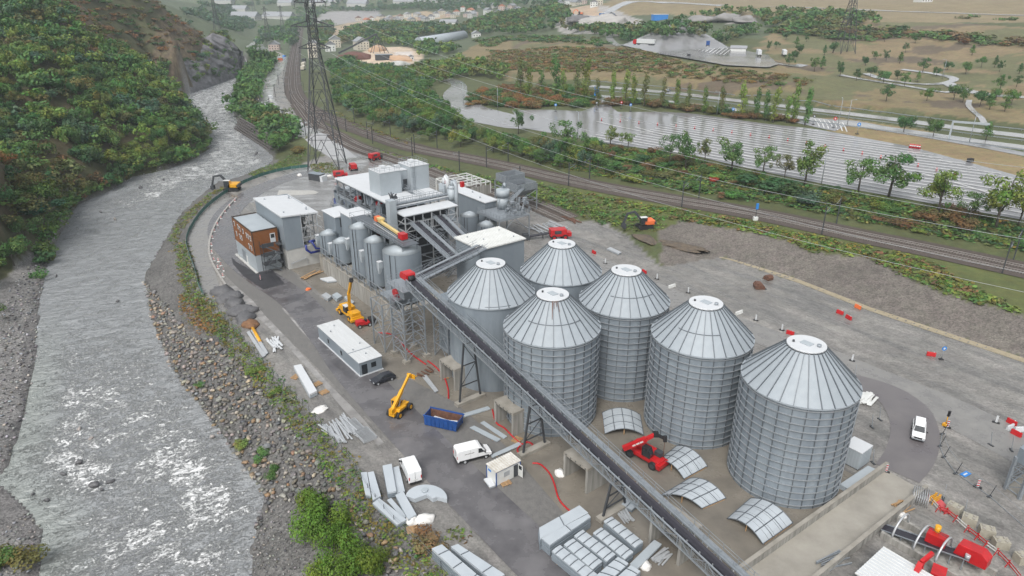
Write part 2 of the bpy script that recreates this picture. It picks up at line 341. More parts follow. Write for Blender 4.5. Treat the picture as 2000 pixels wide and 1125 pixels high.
for s_, c_ in (('620,56,6 700,35,14 830,28,18 900,36,18 800,44,14 720,62,6 640,92,3 610,80,2', (.33, .255, .17)), ('625,20,20 740,22,18 740,34,14 640,50,6 620,45,6', (.27, .26, .26)),
               ('1080,50,26 1150,20,40 1250,22,44 1330,38,42 1330,58,32 1180,66,27 1100,62,25', (.30, .285, .27)), ('1350,40,38 1470,38,38 1475,52,32 1360,52,32', (.27, .25, .24)),
               ('690,108,4 730,90,4 800,92,4 830,112,4 805,125,4 720,122,4', (.5, .40, .30)), ('770,100,4 805,100,4 808,118,4 770,122,4', (.55, .5, .46)), ('1090,14,44 1160,5,50 1180,16,46 1110,24,40', (.36, .27, .19))):
    paint(PP(s_), c_, .25, .3, 0, rag=4)
paint(PP('590,300 655,290 672,320 600,330'), (.2, .19, .18), .5, .4, 0)
paint(PP('606,322 640,318 668,330 660,342 610,340'), (.115, .125, .04), 0, 0, 0, rag=2)
gidx = np.arange(GX.size).reshape(GX.shape)
fs = np.stack([gidx[:-1, :-1], gidx[:-1, 1:], gidx[1:, 1:], gidx[1:, :-1]], -1).reshape(-1, 4)
gv = np.stack([GX, GY, GZ], -1).reshape(-1, 3)
def ground_material():
    m = bpy.data.materials.new('terrain_surface'); m.use_nodes = True; n = m.node_tree.nodes; l = m.node_tree.links; p = n['Principled BSDF']
    zc = n.new('ShaderNodeAttribute'); zc.attribute_name = 'zone'; zq = n.new('ShaderNodeAttribute'); zq.attribute_name = 'zprop'
    sp = n.new('ShaderNodeSeparateColor'); l.new(zq.outputs['Color'], sp.inputs[0])
    ge = n.new('ShaderNodeNewGeometry'); P_ = ge.outputs['Position']
    def nz(scale, det=6, st=None):
        s_ = P_
        if st:
            mp = n.new('ShaderNodeMapping'); mp.vector_type = 'TEXTURE'; mp.inputs['Scale'].default_value = [1/k for k in st[:3]]; mp.inputs['Rotation'].default_value = (0, 0, st[3]); l.new(P_, mp.inputs[0]); s_ = mp.outputs[0]
        q = n.new('ShaderNodeTexNoise'); q.inputs['Scale'].default_value = scale; q.inputs['Detail'].default_value = det; q.inputs['Roughness'].default_value = .62; l.new(s_, q.inputs['Vector']); return q.outputs[0]
    def rg(x, a, b, c, d):
        q = n.new('ShaderNodeMapRange'); q.inputs[1].default_value = a; q.inputs[2].default_value = b; q.inputs[3].default_value = c; q.inputs[4].default_value = d; l.new(x, q.inputs[0]); return q.outputs[0]
    def mth(op, a, b):
        q = n.new('ShaderNodeMath'); q.operation = op
        for i, v in enumerate((a, b)):
            if isinstance(v, (int, float)): q.inputs[i].default_value = v
            else: l.new(v, q.inputs[i])
        return q.outputs[0]
    big = nz(.06, 8); mid = nz(.45, 8); trk = nz(.22, 8, (.22, 1.3, 1, ANG)); fine = nz(3, 5)
    val = mth('MULTIPLY', mth('MULTIPLY', rg(big, .3, .7, .82, 1.2), rg(mid, .3, .7, .80, 1.2)), rg(fine, .3, .7, .85, 1.15))
    tv = mth('ADD', 1.0, mth('MULTIPLY', sp.outputs[0], mth('SUBTRACT', rg(trk, .32, .68, .55, 1.5), 1.0)))
    vo = n.new('ShaderNodeTexVoronoi'); vo.inputs['Scale'].default_value = 3.2; l.new(P_, vo.inputs['Vector'])
    vs = n.new('ShaderNodeSeparateColor'); l.new(vo.outputs['Color'], vs.inputs[0])
    pv_ = mth('ADD', 1.0, mth('MULTIPLY', sp.outputs[1], mth('SUBTRACT', rg(vs.outputs[0], 0, 1, .5, 1.6), 1.0)))
    ck = nz(.35, 8, (1.6, 1.6, .35, .4)); cv = mth('ADD', 1.0, mth('MULTIPLY', sp.outputs[2], mth('SUBTRACT', rg(ck, .35, .65, .35, 1.7), 1.0)))
    v = mth('MULTIPLY', mth('MULTIPLY', val, tv), mth('MULTIPLY', pv_, cv))
    hs_ = n.new('ShaderNodeHueSaturation'); l.new(zc.outputs['Color'], hs_.inputs['Color']); l.new(v, hs_.inputs['Value'])
    hn = nz(.3, 3); l.new(rg(hn, .3, .7, .478, .522), hs_.inputs['Hue']); l.new(hs_.outputs[0], p.inputs['Base Color'])
    wetm = mth('MULTIPLY', sp.outputs[0], rg(trk, .44, .60, 1, 0))
    l.new(rg(wetm, 0, 1, .8, .07), p.inputs['Roughness'])
    b = n.new('ShaderNodeBump'); b.inputs['Distance'].default_value = .25; l.new(mth('MULTIPLY', mth('SUBTRACT', 1.0, wetm), .55), b.inputs['Strength'])
    l.new(mth('ADD', mth('MULTIPLY', fine, .5), mth('MULTIPLY', vo.outputs['Distance'], mth('ADD', .1, sp.outputs[1]))), b.inputs['Height']); l.new(b.outputs[0], p.inputs['Normal'])
    return m
gm = raw('ground', gv, fs, ground_material(), True)
for nm_, ar in (('zone', zone), ('zprop', zp)):
    a_ = gm.color_attributes.new(nm_, 'FLOAT_COLOR', 'POINT'); q_ = np.ones((GX.size, 4), np.float32); q_[:, :3] = ar.reshape(-1, 3); a_.data.foreach_set('color', q_.ravel())
ground = bpy.data.objects.new('ground', gm); C.objects.link(ground); tag(ground, 'valley floor of wet grit, dry grass and slopes around the plant', kind='structure')
GB_T = BVHTree.FromPolygons([tuple(v) for v in gv], [tuple(f) for f in fs])
def gz(x, y):
    h = GB_T.ray_cast(Vector((x, y, 3000)), Vector((0, 0, -1)))[0]
    return h.z if h else 0.0
def on(x, y):                                             # the place on the ground that the photo shows at x, y
    d = ray(x, y); h = GB_T.ray_cast(Vector((0, 0, CAMZ)), d.normalized())[0]
    return (h.x, h.y, h.z) if h else at(x, y, 0)
def onflat(s): return [at(*[float(v) for v in t.split(',')][:2]) for t in s.split()]

# ------------------------------------------------------------------ surfaces laid on the ground
def surf(name, c, c2, wet, scale=.5, rough=.7, stretch=None, bump=.1, coord='Object'):
    return mat(name, c, c2, scale=scale, rough=wet, rough2=rough, stretch=stretch, bump=bump, bscale=4, detail=8)
asphalt_m = surf('wet_asphalt', (.078, .075, .08), (.16, .155, .16), .08, .22, .42, (1, 1, 1), .04)
fresh_m = surf('fresh_asphalt', (.028, .028, .032), (.04, .04, .045), .4, .3, .7)
sheenroad_m = surf('wet_sky_sheen_road', (.28, .28, .285), (.35, .35, .35), .07, .12, .25)  # wet road, with the bright sky reflection lightened into its base colour
park_m = surf('wet_parking_asphalt', (.20, .20, .205), (.25, .25, .255), .10, .05, .22, (1, 1, 1), .02)
grit_m = surf('grey_grit', (.125, .122, .118), (.165, .16, .152), .55, 1.2, .8, bump=.5)
slab_m = surf('wet_concrete_slab', (.215, .195, .163), (.135, .122, .104), .14, .2, .55)
ramp_m = surf('ramp_concrete', (.35, .33, .29), (.25, .235, .205), .35, .2, .65)
ballast_m = surf('rail_ballast', (.088, .069, .058), (.058, .046, .04), .8, 1.6, .85, bump=.6)
paleyard_m = surf('pale_slab', (.43, .42, .39), (.36, .35, .33), .25, .3, .5)
track_m = surf('haul_track_mud', (.17, .165, .16), (.24, .235, .225), .12, .35, .55)
line_m = mat('road_marking', (.60, .60, .59), (.5, .5, .49), scale=1, rough=.4)
kerb_m = mat('kerb_stone', (.36, .35, .33), (.28, .27, .255), scale=1.5, rough=.7)
def sheet(name, poly, z, m, label=None):                 # a flat sheet on level ground, with thickness below
    poly = [(p[0], p[1]) for p in poly]
    b = MB(); n = len(poly); ar = sum(poly[i][0]*poly[(i+1) % n][1]-poly[(i+1) % n][0]*poly[i][1] for i in range(n))
    if ar < 0: poly = poly[::-1]
    b.add([(p[0], p[1], z) for p in poly], [tuple(range(n))])
    o = b.build(name, m); tag(o, label, kind='structure'); return o
def resample(pl, step):
    p = np.array([q[:2] for q in pl], float); d = np.r_[0, np.cumsum(np.hypot(*np.diff(p, axis=0).T))]
    k = max(2, int(d[-1]/step)+1); s_ = np.linspace(0, d[-1], k); return np.stack([np.interp(s_, d, p[:, 0]), np.interp(s_, d, p[:, 1])], 1)
def smooth(pl, it=2):
    p = np.array([q[:2] for q in pl], float)
    for _ in range(it):
        q = np.empty((2*len(p)-2, 2)); q[0::2] = .75*p[:-1]+.25*p[1:]; q[1::2] = .25*p[:-1]+.75*p[1:]; p = np.vstack([p[:1], q, p[-1:]])
    return p
def strip(name, pl, w, m, lift=.12, step=4.0, label=None, kind='structure', cross=4, parent=None, sm=True):
    p = resample(smooth(pl) if sm else pl, step); t = np.gradient(p, axis=0); t /= np.linalg.norm(t, axis=1)[:, None]; nn = np.stack([t[:, 1], -t[:, 0]], 1)
    ww = np.interp(np.linspace(0, 1, len(p)), np.linspace(0, 1, len(w)), w) if isinstance(w, (list, tuple)) else np.full(len(p), w)
    vs = []; k = cross+1
    for i in range(len(p)):
        for j in range(k):
            q = p[i]+nn[i]*ww[i]*(j/cross-.5); vs.append((q[0], q[1], gz(q[0], q[1])+lift))
    fs_ = [(i*k+j, i*k+j+1, (i+1)*k+j+1, (i+1)*k+j) for i in range(len(p)-1) for j in range(k-1)]
    fs_ = [f[::-1] for f in fs_]
    b = MB(); b.add(vs, fs_, True); b.build_parent = parent
    o = b.build(name, m, parent)
    me = o.data
    if me.polygons[0].normal.z < 0: me.flip_normals()
    if kind: tag(o, label, kind=kind)
    return o
def rect(a0, a1, b0, b1): return [W(a0, b0)[:2], W(a1, b0)[:2], W(a1, b1)[:2], W(a0, b1)[:2]]
L1, L2, L3, L4 = .02, .04, .06, .08
# site: grit yard, road, slabs
sheet('gravel_yard', rect(-100, 75, -25.6, -9.5), L1, grit_m, 'grey gravel strip between the straight road and the concrete')
sheet('silo_slab', [W(*q)[:2] for q in ((-24, -14), (-12, -11.5), (3, -11.8), (19.3, -14.4), (36, -19), (60, -19), (41.6, -4), (41.6, 24.4), (-24, 24.4))], L2, slab_m, 'brown wet concrete slab under the silos')
sheet('plant_slab', [W(*q)[:2] for q in ((-96, -12), (-84, -11), (-60, -11.5), (-40, -15.8), (-24.2, -15.6), (-24.2, 33), (-60, 40), (-118, 42), (-125, 12), (-112, -3), (-96, -3))], L1*1.5, slab_m, 'concrete slab under the processing plant')
road = smooth([W(75, -22.4), W(27, -22.6), W(-5, -22), W(-33, -20.8), W(-45, -19)]+[p for p in onflat('585,590 540,560 495,530 462,500 436,470 432,435 455,402 500,372 560,347 620,336')], 2)
strip('site_road', road, [7.4, 7.4, 7.4, 7.2, 7.5, 8, 8, 8], asphalt_m, L3, 2.0, 'wet asphalt site road running past the plant', sm=False)
sheet('fresh_asphalt', [p[:2] for p in onflat('452,502 462,512 500,533 533,529 557,555 515,566 476,540 455,516')], L4, fresh_m, 'black fresh asphalt apron before the timber clad office')
strip('riverside_track', [at(*q) for q in ((408, 572), (402, 545), (392, 505), (385, 470), (398, 437), (425, 405), (455, 385))], [5, 5, 6, 6, 5.5, 5, 4], track_m, L2, 2.0, 'muddy track between the green fence and the kerb')
strip('access_road', [at(*q) for q in ((505, 70), (500, 84), (512, 97), (548, 108), (548, 125), (532, 148), (517, 175), (520, 203), (548, 225), (590, 247), (625, 270), (668, 298), (700, 320))], [10, 12, 14, 13, 12, 13, 13, 13, 11, 10, 10, 12, 8], sheenroad_m, .10, 4, 'soaked pale access road leading up the valley')
strip('haul_road', [p[:2] for p in onflat('1060,470 1180,520 1290,572 1400,620 1500,660 1620,702 1720,745 1830,790 1950,850 2080,920')], [6, 7, 8, 8, 8, 8, 8, 9, 10, 10], track_m, L2, 2.5, 'smooth muddy haul road behind the silos')
strip('ramp_road', [p[:2] for p in onflat('1640,738 1720,760 1770,790 1790,840 1780,890 1752,925')], [5, 6.5, 7.5, 7, 6.6, 6], surf('ramp_asphalt', (.12, .11, .115), (.16, .15, .15), .25, .2, .5), L3, 1.5, 'asphalt road down which the white pickup drives')
strip('sandy_kerb', [(p[0], p[1]) for p in GB[1:]], [.6, 1.6, 1.6, 1.6, 1.6, 1.8, 2], mat('sandy_strip', (.32, .275, .19), (.26, .22, .15), scale=.8, rough=.6), .05, 2.5, 'sandy strip along the foot of the gravel slope', sm=False)
# ramp between the two low walls
b = MB(); q = [W(40.4, -14)[:2], W(46.6, -14)[:2], W(47.6, 28.8)[:2], W(41.8, 29.3)[:2]]
b.add([(p[0], p[1], .11) for p in q], [(0, 1, 2, 3)]); tag(b.build('ramp', ramp_m), 'concrete ramp between two low walls beside the silos', kind='structure')
strip('road_edge_puddles', [at(*q) for q in ((452, 560), (480, 590), (510, 618), (548, 655), (590, 700), (640, 755), (700, 820), (745, 868))], [2, 3, 1.5, 1.2, 1.2, 1.0, 1.6, 1.0], mat('pale_wet_edge', (.33, .32, .31), (.16, .155, .15), scale=.4, rough=.08, rough2=.6, detail=8), L2, 1.6, 'pale wet strip along the river side of the site road')
strip('pale_road_edge', [at(*q) for q in ((560, 600), (600, 640), (640, 690), (700, 740), (760, 800), (830, 850), (920, 935), (1010, 1015), (1080, 1085))], [2.2, 3, 2.2, 1.0, 1.2, 1.6, 1.8, 1.4, 1.5], mat('pale_wet_edge', (.33, .32, .31)), L2, 1.6, 'pale wet dust strip along the plant side of the site road')
# rails
strip('rail_ballast', RAIL, 12.5, ballast_m, .14, 4, 'ballast bed of the main railway line', sm=True)
strip('siding_ballast', SIDING, [10, 10, 9, 9, 9, 9, 9, 8], ballast_m, .10, 4, 'ballast of the siding tracks behind the plant')
rail_m = mat('rail_steel', (.48, .45, .43), (.36, .32, .30), scale=1, rough=.35, metal=.6)
sleeper_m = mat('sleeper', (.20, .18, .165), (.14, .125, .11), scale=1, rough=.8)
def track(pl, off, lift, label):
    p = resample(smooth(offs(pl, off)), 3.0); t = np.gradient(p, axis=0); t /= np.linalg.norm(t, axis=1)[:, None]; nn = np.stack([t[:, 1], -t[:, 0]], 1)
    o = thing('railway_track', label, 'railway track', (p[0][0], p[0][1], 0)); zs = np.array([gz(*q) for q in p])+lift; bx = MB()
    org = np.array([p[0][0], p[0][1]])
    for s_ in (-.75, .75):
        b = MB(); q = p+nn*s_-org
        vs = []; 
        for i in range(len(q)):
            for dx, dz in ((-.07, 0), (.07, 0), (.07, .17), (-.07, .17)): vs.append((q[i][0]+nn[i][0]*dx, q[i][1]+nn[i][1]*dx, zs[i]+.12+dz))
        b.add(vs, [(i*4+j, (i+1)*4+j, (i+1)*4+(j+1) % 4, i*4+(j+1) % 4) for i in range(len(q)-1) for j in range(4)]); b.build('rail', rail_m, o)
    d = np.r_[0, np.cumsum(np.hypot(*np.diff(p, axis=0).T))]
    for s_ in np.arange(0, d[-1], .65):
        x = np.interp(s_, d, p[:, 0])-org[0]; y = np.interp(s_, d, p[:, 1])-org[1]; z = np.interp(s_, d, zs); a = np.interp(s_, d, np.unwrap(np.arctan2(t[:, 1], t[:, 0])))
        if math.hypot(x+org[0], y+org[1]) < 330: bx.cbox((x, y, z+.05), (.26, 2.5, .16), a)
    if bx.v: tag(bx.build('sleepers', sleeper_m, o), kind='stuff')
track(RAIL, 2.1, .14, 'main line track nearer the plant'); track(RAIL, -2.1, .14, 'main line track farther from the plant')
track(SIDING, 2.0, .10, 'siding track passing closest behind the plant'); track(SIDING, -2.0, .10, 'siding track beside the green verge')
def patch(name, pl, m, lift, label, step=6.0):              # area draped on sloping ground
    p = np.array([q[:2] for q in pl]); ed = []; n = len(p)
    den = resample(list(p)+[p[0]], step)[:-1]; x0, y0 = p.min(0); x1, y1 = p.max(0)
    gx, gy = np.meshgrid(np.arange(x0, x1, step), np.arange(y0, y1, step)); ins = inpoly(gx, gy, p)
    vin = [Vector(q) for q in den]+[Vector((gx.flat[i], gy.flat[i])) for i in np.nonzero(ins.ravel())[0]]
    k = len(den); v2, e2, f2, _, _, _ = delaunay_2d_cdt(vin, [(i, (i+1) % k) for i in range(k)], [list(range(k))], 1, 1e-4)
    b = MB(); b.add([(v.x, v.y, gz(v.x, v.y)+lift) for v in v2], [tuple(f) for f in f2], True); o = b.build(name, m)
    if o.data.polygons and o.data.polygons[0].normal.z < 0: o.data.flip_normals()
    return tag(o, label, kind='structure')
patch('yard_hardstanding', onflat('590,328 640,316 700,296 725,318 690,345 660,352 640,420 600,402 510,392 468,402 455,430 438,440 470,398 500,372 540,350'), mat('puddled_yard', (.27, .27, .27), (.14, .138, .136), scale=.2, stretch=(.6, 1.7, 1), rough=.05, rough2=.5, detail=9, bump=.06), .05, 'wet levelled yard behind the grey building', 4)
patch('pale_slab', onflat('545,372 622,373 624,380 540,384'), paleyard_m, .09, 'pale concrete slab in the yard', 4)
PARK = [p for p in PN]+[p for p in reversed(PF)]
patch('parking_area', PARK, park_m, .12, 'vast empty wet lorry park with white bay lines')
strip('parking_access_road', PL('850,150,6 875,158,7 900,165,8 885,185,8 905,205,8.5 945,226,8.7 1010,240,8.8 1060,240,9'), [7, 10, 9, 14, 16, 17, 20, 20], park_m, .14, 4, 'curved wet road leading into the lorry park')
strip('junction_road', PL('1170,222,10.3 1178,208,10.6 1190,197,11.3 1205,190,11.5'), [22, 9, 8, 10], park_m, .14, 3, 'short wet road joining the lorry park to the highway')
strip('highway_slip', PL('1590,250,10.5 1640,240,11 1700,250,11 1850,276,11 2000,304,11 2250,350,11'), [20, 12, 7, 6, 6, 6], park_m, .13, 5, 'slip road along the dry grass island')
mk = MB()
def wline(x0, y0, x1, y1, z0, z1, w, dash=0, lift=.38):
    a = np.array(at(x0, y0, z0)[:2]); c = np.array(at(x1, y1, z1)[:2]); L = np.linalg.norm(c-a); d = (c-a)/L; nn = np.array([d[1], -d[0]])*w/2
    s_ = 0.0
    while s_ < L:
        e = min(s_+(dash or 4), L); q0 = a+d*s_; q1 = a+d*e
        vs = [(p[0], p[1], gz(*p)+lift) for p in (q0-nn, q0+nn, q1+nn, q1-nn)]
        mk.add(vs, [(0, 1, 2, 3)]); s_ = e+(dash or 0)
pn = np.array([q[:2] for q in PN]); pf = np.array([q[:2] for q in PF])
dP = pn[8]-pn[1]; dP /= np.linalg.norm(dP); nP = np.array([-dP[1], dP[0]]); pk = np.array([q[:2] for q in PARK])
for k in range(30):
    A = pn[1]+nP*(1.5+3.75*k)+dP*(14 if k > 3 else 2); s_ = np.arange(0, 300, 4.0); q_ = A[None]+dP[None]*s_[:, None]; ok = inpoly(q_[:, 0], q_[:, 1], pk) & inpoly(q_[:, 0]+nP[0]*3, q_[:, 1]+nP[1]*3, pk); nn = nP*.27
    for i in range(len(s_)-1):
        if ok[i] and ok[i+1]: mk.add([(p[0], p[1], gz(*p)+.34) for p in (q_[i]-nn, q_[i]+nn, q_[i+1]+nn, q_[i+1]-nn)], [(0, 1, 2, 3)])
for ln in ('1165,240,1275,262', '1240,250,1320,270', '1400,290,1520,318', '1560,300,1665,322', '1690,330,1800,350', '1800,342,2000,400'):
    x0, y0, x1, y1 = [float(v) for v in ln.split(',')]; wline(x0, y0, x1, y1, 9, 9, .5)
wline(1175, 228, 1780, 300, 10.2, 10.2, .3, 2.0); wline(1780, 300, 2000, 360, 10, 10, .3, 2.0)
for k in range(7): wline(1590+k*9, 236+k*1.2, 1600+k*9, 250+k*1.5, 10.8, 10.6, .5, lift=.17)
tag(mk.build('parking_bay_markings', line_m), 'white bay lines and dashes painted on the lorry park', kind='structure')
hw = np.array(HN); hf = np.array(HF); mid = lambda f: [tuple(hw[i]*(1-f)+hf[i]*f) for i in range(len(hw))]
strip('highway_near_lanes', mid(.22), 7.5, sheenroad_m, .14, 5, 'nearer wet carriageway of the highway')
strip('highway_far_lanes', mid(.74), 9, sheenroad_m, .14, 5, 'farther wet carriageway of the highway')
for f, lb in ((.04, 'guard rail on the parking side of the highway'), (.47, 'guard rail in the highway median'), (1.0, 'guard rail on the hill side of the highway')):
    p = resample(mid(f), 4); o = thing('guard_rail', lb, 'guard rail', (p[0][0], p[0][1], 0)); b = MB(); c = MB()
    for i in range(len(p)-1):
        A = (p[i][0]-p[0][0], p[i][1]-p[0][1], gz(*p[i])+.65); B = (p[i+1][0]-p[0][0], p[i+1][1]-p[0][1], gz(*p[i+1])+.65)
        b.bar(A, B, .08, .35); c.bar((A[0], A[1], A[2]-.75), A, .1)
    b.build('rail', steel_m, o); tag(c.build('posts', steel_m, o), kind='stuff')
patch('rest_area', REST, park_m, .9, 'wet lorry rest area on the hillside', 5)
mk2 = MB()
for k in range(17):
    f = k/16; a = np.array(at(1318+110*f, 82+17*f, 22)[:2]); c = np.array(at(1302+110*f, 90+22*f, 22)[:2]); d = (c-a)/np.linalg.norm(c-a); nn = np.array([d[1], -d[0]])*.3
    mk2.add([(p[0], p[1], 23.5) for p in (a-nn, a+nn, c+nn, c-nn)], [(0, 1, 2, 3)])
tag(mk2.build('rest_area_markings', line_m), 'white bay lines on the rest area', kind='structure')
strip('rest_area_exit', PL('1500,122,22 1530,128,21 1570,122,21'), 7, park_m, .3, 5, 'exit road of the rest area'); strip('quarry_track', PL('1213,90,22 1195,82,22.5 1188,72,25 1200,60,28'), [8, 7, 6, 5], sheenroad_m, .3, 5, 'wet track climbing to the pale heap')
for nm_, s_, w, lb in (('hill_road', '1690,149,16 1730,158,16 1800,165,16 1850,164,15.6 1870,158,16 1830,148,17 1760,142,17', 5, 'looping wet road among the hillside trees'),
        ('hill_road', '1850,164,15.6 1880,178,15 1930,186,15.5 2010,192,16 2200,200,16', 7, 'wet hill road leaving the picture on the right'), ('hill_road', '1640,150,16 1700,160,15.7 1780,170,15.4 1845,182,14.8 1880,178,15', 4.5, 'narrow wet road at the foot of the tan field'),
        ('footpath', '1893,196,14.5 1890,208,14 1905,225,13.5 1922,240,13', 2.5, 'narrow pale footpath running down to the highway'),
        ('canal_road', '1130,0,56 1215,1,53 1300,3,52 1415,10,50', 14, 'pale wet road along the top of the slope'), ('canal_road', '1490,13,47.3 1640,18,46 1750,22,45 2000,31,44 2200,38,43', 8, 'straight grey road crossing the upper hillside'),
        ('field_track', '1080,15,44 1130,18,44 1215,22,44 1330,28,44', 6, 'pale farm track under the grassy slope'), ('field_track', '490,135,0 470,128,-2', 2, 'gravel strip by the water')):
    strip(nm_, PL(s_), w, sheenroad_m, .35, 6, lb)
# ------------------------------------------------------------------ the cliff above the bend
cb_ = np.array(PL('338,195,-6.5 365,186,-6.5 400,175,-6.5 440,160,-6.5 470,150,-6.5 474,132,-6.5 474,112,-6.5')); ct_ = np.array(PL('355,120,14 385,85,24 415,64,31 440,72,27 458,86,20 470,99,13.5 474,104,10'))
nu, nv = 150, 60; U = np.linspace(0, 1, nu); cu = np.linspace(0, 1, 7); BB = np.stack([np.interp(U, cu, cb_[:, k]) for k in range(3)], 1); TT = np.stack([np.interp(U, cu, ct_[:, k]) for k in range(3)], 1); vs = []
for i in range(nu):
    for j in range(nv):
        f = j/(nv-1); p = BB[i]*(1-f)+TT[i]*f; p[2] += 9*math.sin(PI*f)*.5; s_ = p[0]*.8+p[1]*.25+p[2]*1.1
        d = abs(mnoise.noise(Vector((s_*.16, p[2]*.05, p[0]*.03))))*5+mnoise.noise(Vector((p[0]*.12, p[1]*.12, p[2]*.16)))*3.4+abs(mnoise.noise(Vector((s_*.55, p[2]*.1, 4))))*1.8
        e = min(1, f*6, (1-f)*5, (i+1)/12)
        vs.append((p[0]+(d-1.0)*e*.75, p[1]-(d-1.0)*e*.75, p[2]))
ix = np.arange(nu*nv).reshape(nu, nv); cf = np.stack([ix[:-1, :-1], ix[1:, :-1], ix[1:, 1:], ix[:-1, 1:]], -1).reshape(-1, 4)
cm_ = raw('cliff', vs, cf, mat('cliff_rock', (.21, .205, .215), (.085, .082, .09), scale=.16, rough=.8, bump=.8, bscale=.7, detail=9, stretch=(1, 1, 2.2)), False); cl_ = bpy.data.objects.new('cliff', cm_); C.objects.link(cl_); tag(cl_, 'grey purple folded rock cliff at the river bend', kind='structure')
# ------------------------------------------------------------------ the river
def water_material():
    m = bpy.data.materials.new('turbid_river_water'); m.use_nodes = True; n = m.node_tree.nodes; l = m.node_tree.links; p = n['Principled BSDF']
    at_ = n.new('ShaderNodeAttribute'); at_.attribute_name = 'foam'; sp = n.new('ShaderNodeSeparateColor'); l.new(at_.outputs['Color'], sp.inputs[0])
    tc = n.new('ShaderNodeAttribute'); tc.attribute_name = 'flow'
    def nz(sc_, st, det=7, dist=0.0):
        mp = n.new('ShaderNodeMapping'); mp.inputs['Scale'].default_value = st; l.new(tc.outputs['Vector'], mp.inputs[0])
        q = n.new('ShaderNodeTexNoise'); q.inputs['Scale'].default_value = sc_; q.inputs['Detail'].default_value = det; q.inputs['Roughness'].default_value = .68; q.inputs['Distortion'].default_value = dist; l.new(mp.outputs[0], q.inputs['Vector']); return q.outputs[0]
    def rg(x, a, b, c, d):
        q = n.new('ShaderNodeMapRange'); q.inputs[1].default_value = a; q.inputs[2].default_value = b; q.inputs[3].default_value = c; q.inputs[4].default_value = d; l.new(x, q.inputs[0]); return q.outputs[0]
    def mth(op, a, b):
        q = n.new('ShaderNodeMath'); q.operation = op
        for i, v in enumerate((a, b)):
            if isinstance(v, (int, float)): q.inputs[i].default_value = v
            else: l.new(v, q.inputs[i])
        q.use_clamp = True; return q.outputs[0]
    f1 = nz(.3, (1, .7, 1), 4, .8); f2 = nz(1.1, (1, .8, 1), 6, 1.4); f3 = nz(2.6, (1, .7, 1), 8, 1.8)
    th = mth('ADD', mth('ADD', rg(f1, 0, 1, 0, .28), rg(f2, 0, 1, 0, .36)), rg(f3, 0, 1, 0, .36))
    # foam appears where churn noise exceeds a threshold set by how rough the reach is
    fo = n.new('ShaderNodeMapRange'); l.new(mth('ADD', th, mth('MULTIPLY', sp.outputs[0], .104)), fo.inputs[0]); fo.inputs[1].default_value = .574; fo.inputs[2].default_value = .632
    mx = n.new('ShaderNodeMix'); mx.data_type = 'RGBA'; mx.inputs[6].default_value = (.29, .302, .312, 1); mx.inputs[7].default_value = (.80, .81, .81, 1); l.new(fo.outputs[0], mx.inputs[0])
    gm_ = n.new('ShaderNodeMix'); gm_.data_type = 'RGBA'; l.new(sp.outputs[1], gm_.inputs[0]); l.new(mx.outputs[2], gm_.inputs[6]); gm_.inputs[7].default_value = (.31, .335, .315, 1)
    l.new(gm_.outputs[2], p.inputs['Base Color'])
    l.new(rg(fo.outputs[0], 0, 1, .2, .6), p.inputs['Roughness']); p.inputs['Specular IOR Level'].default_value = .45
    b = n.new('ShaderNodeBump'); b.inputs['Strength'].default_value = 1.0; b.inputs['Distance'].default_value = 1.5
    w = nz(.42, (1, .5, 1), 5, .9); l.new(mth('ADD', w, mth('MULTIPLY', fo.outputs[0], .3)), b.inputs['Height']); l.new(b.outputs[0], p.inputs['Normal'])
    return m
rr = resample(smooth(RR, 1), 2.0); K = len(rr); Ls = smooth(RL, 1); t_ = np.linspace(0, 1, 900)
ll = resample(Ls, 1.0); NXW = 44; vs = []; foam = []; flow = []
arc = np.r_[0, np.cumsum(np.hypot(*np.diff(rr, axis=0).T))]
# pair each right-bank point with a monotone left-bank point
j = 0; pair = []
for i in range(K):
    best = min(range(j, min(j+16, len(ll))), key=lambda k: np.hypot(*(ll[k]-rr[i])) + .0*k); 
    f = i/(K-1); pair.append(best); j = best
pair = np.array(pair, float); pair = np.maximum(pair, np.linspace(0, len(ll)-1, K)*0)
kk = np.ones(25)/25; pair = np.convolve(np.pad(pair, 12, 'edge'), kk, 'valid')
def pxy(x, y, z): f = y*CS-(z-CAMZ)*SN; return 562.5-FPX*(y*SN+(z-CAMZ)*CS)/f
PYY = np.array([pxy(q[0], q[1], -6) for q in rr])
rap = np.interp(PYY, [110, 150, 200, 280, 345, 385, 420, 480, 600, 690, 760, 850, 980, 1060, 1125], [1, 1, 1, 1.0, .95, .6, .3, .12, .2, .5, .85, .95, .85, .8, .8])
for i in range(K):
    q = ll[int(round(pair[i]))]; dv = (q-rr[i]); wdt = np.linalg.norm(dv)+1e-6; dn = dv/wdt
    for k in range(NXW):
        f = -.06+1.12*k/(NXW-1); p = rr[i]+dv*f
        e = min(f, 1-f); r_ = rap[i]*np.clip(e*5+.15, 0, 1)*(1.0 if f < .75 else .7)
        nzv = mnoise.noise(Vector((p[0]*.09, p[1]*.09, 2.2)))
        r_ = np.clip(r_+.06+nzv*.42*(.3+rap[i]), -.6, 1)
        wv = mnoise.noise(Vector((p[0]*.35, p[1]*.35, 0)))*.22*max(r_, .1)+mnoise.noise(Vector((p[0]*.8, p[1]*.8, 7)))*.10*max(r_, .1)
        vs.append((p[0], p[1], -6+wv)); foam.append((max(0, r_), np.clip((f-.72)*3, 0, 1)*np.interp(PYY[i], [560, 700, 1000, 1040], [0, 1, 1, 0]), 0, 1)); flow.append((arc[i], f*wdt, 0))
idx = np.arange(K*NXW).reshape(K, NXW)
wf = np.stack([idx[:-1, :-1], idx[:-1, 1:], idx[1:, 1:], idx[1:, :-1]], -1).reshape(-1, 4)
wm = raw('river', vs, wf, water_material(), True)
if wm.polygons[50].normal.z < 0: wm.flip_normals()
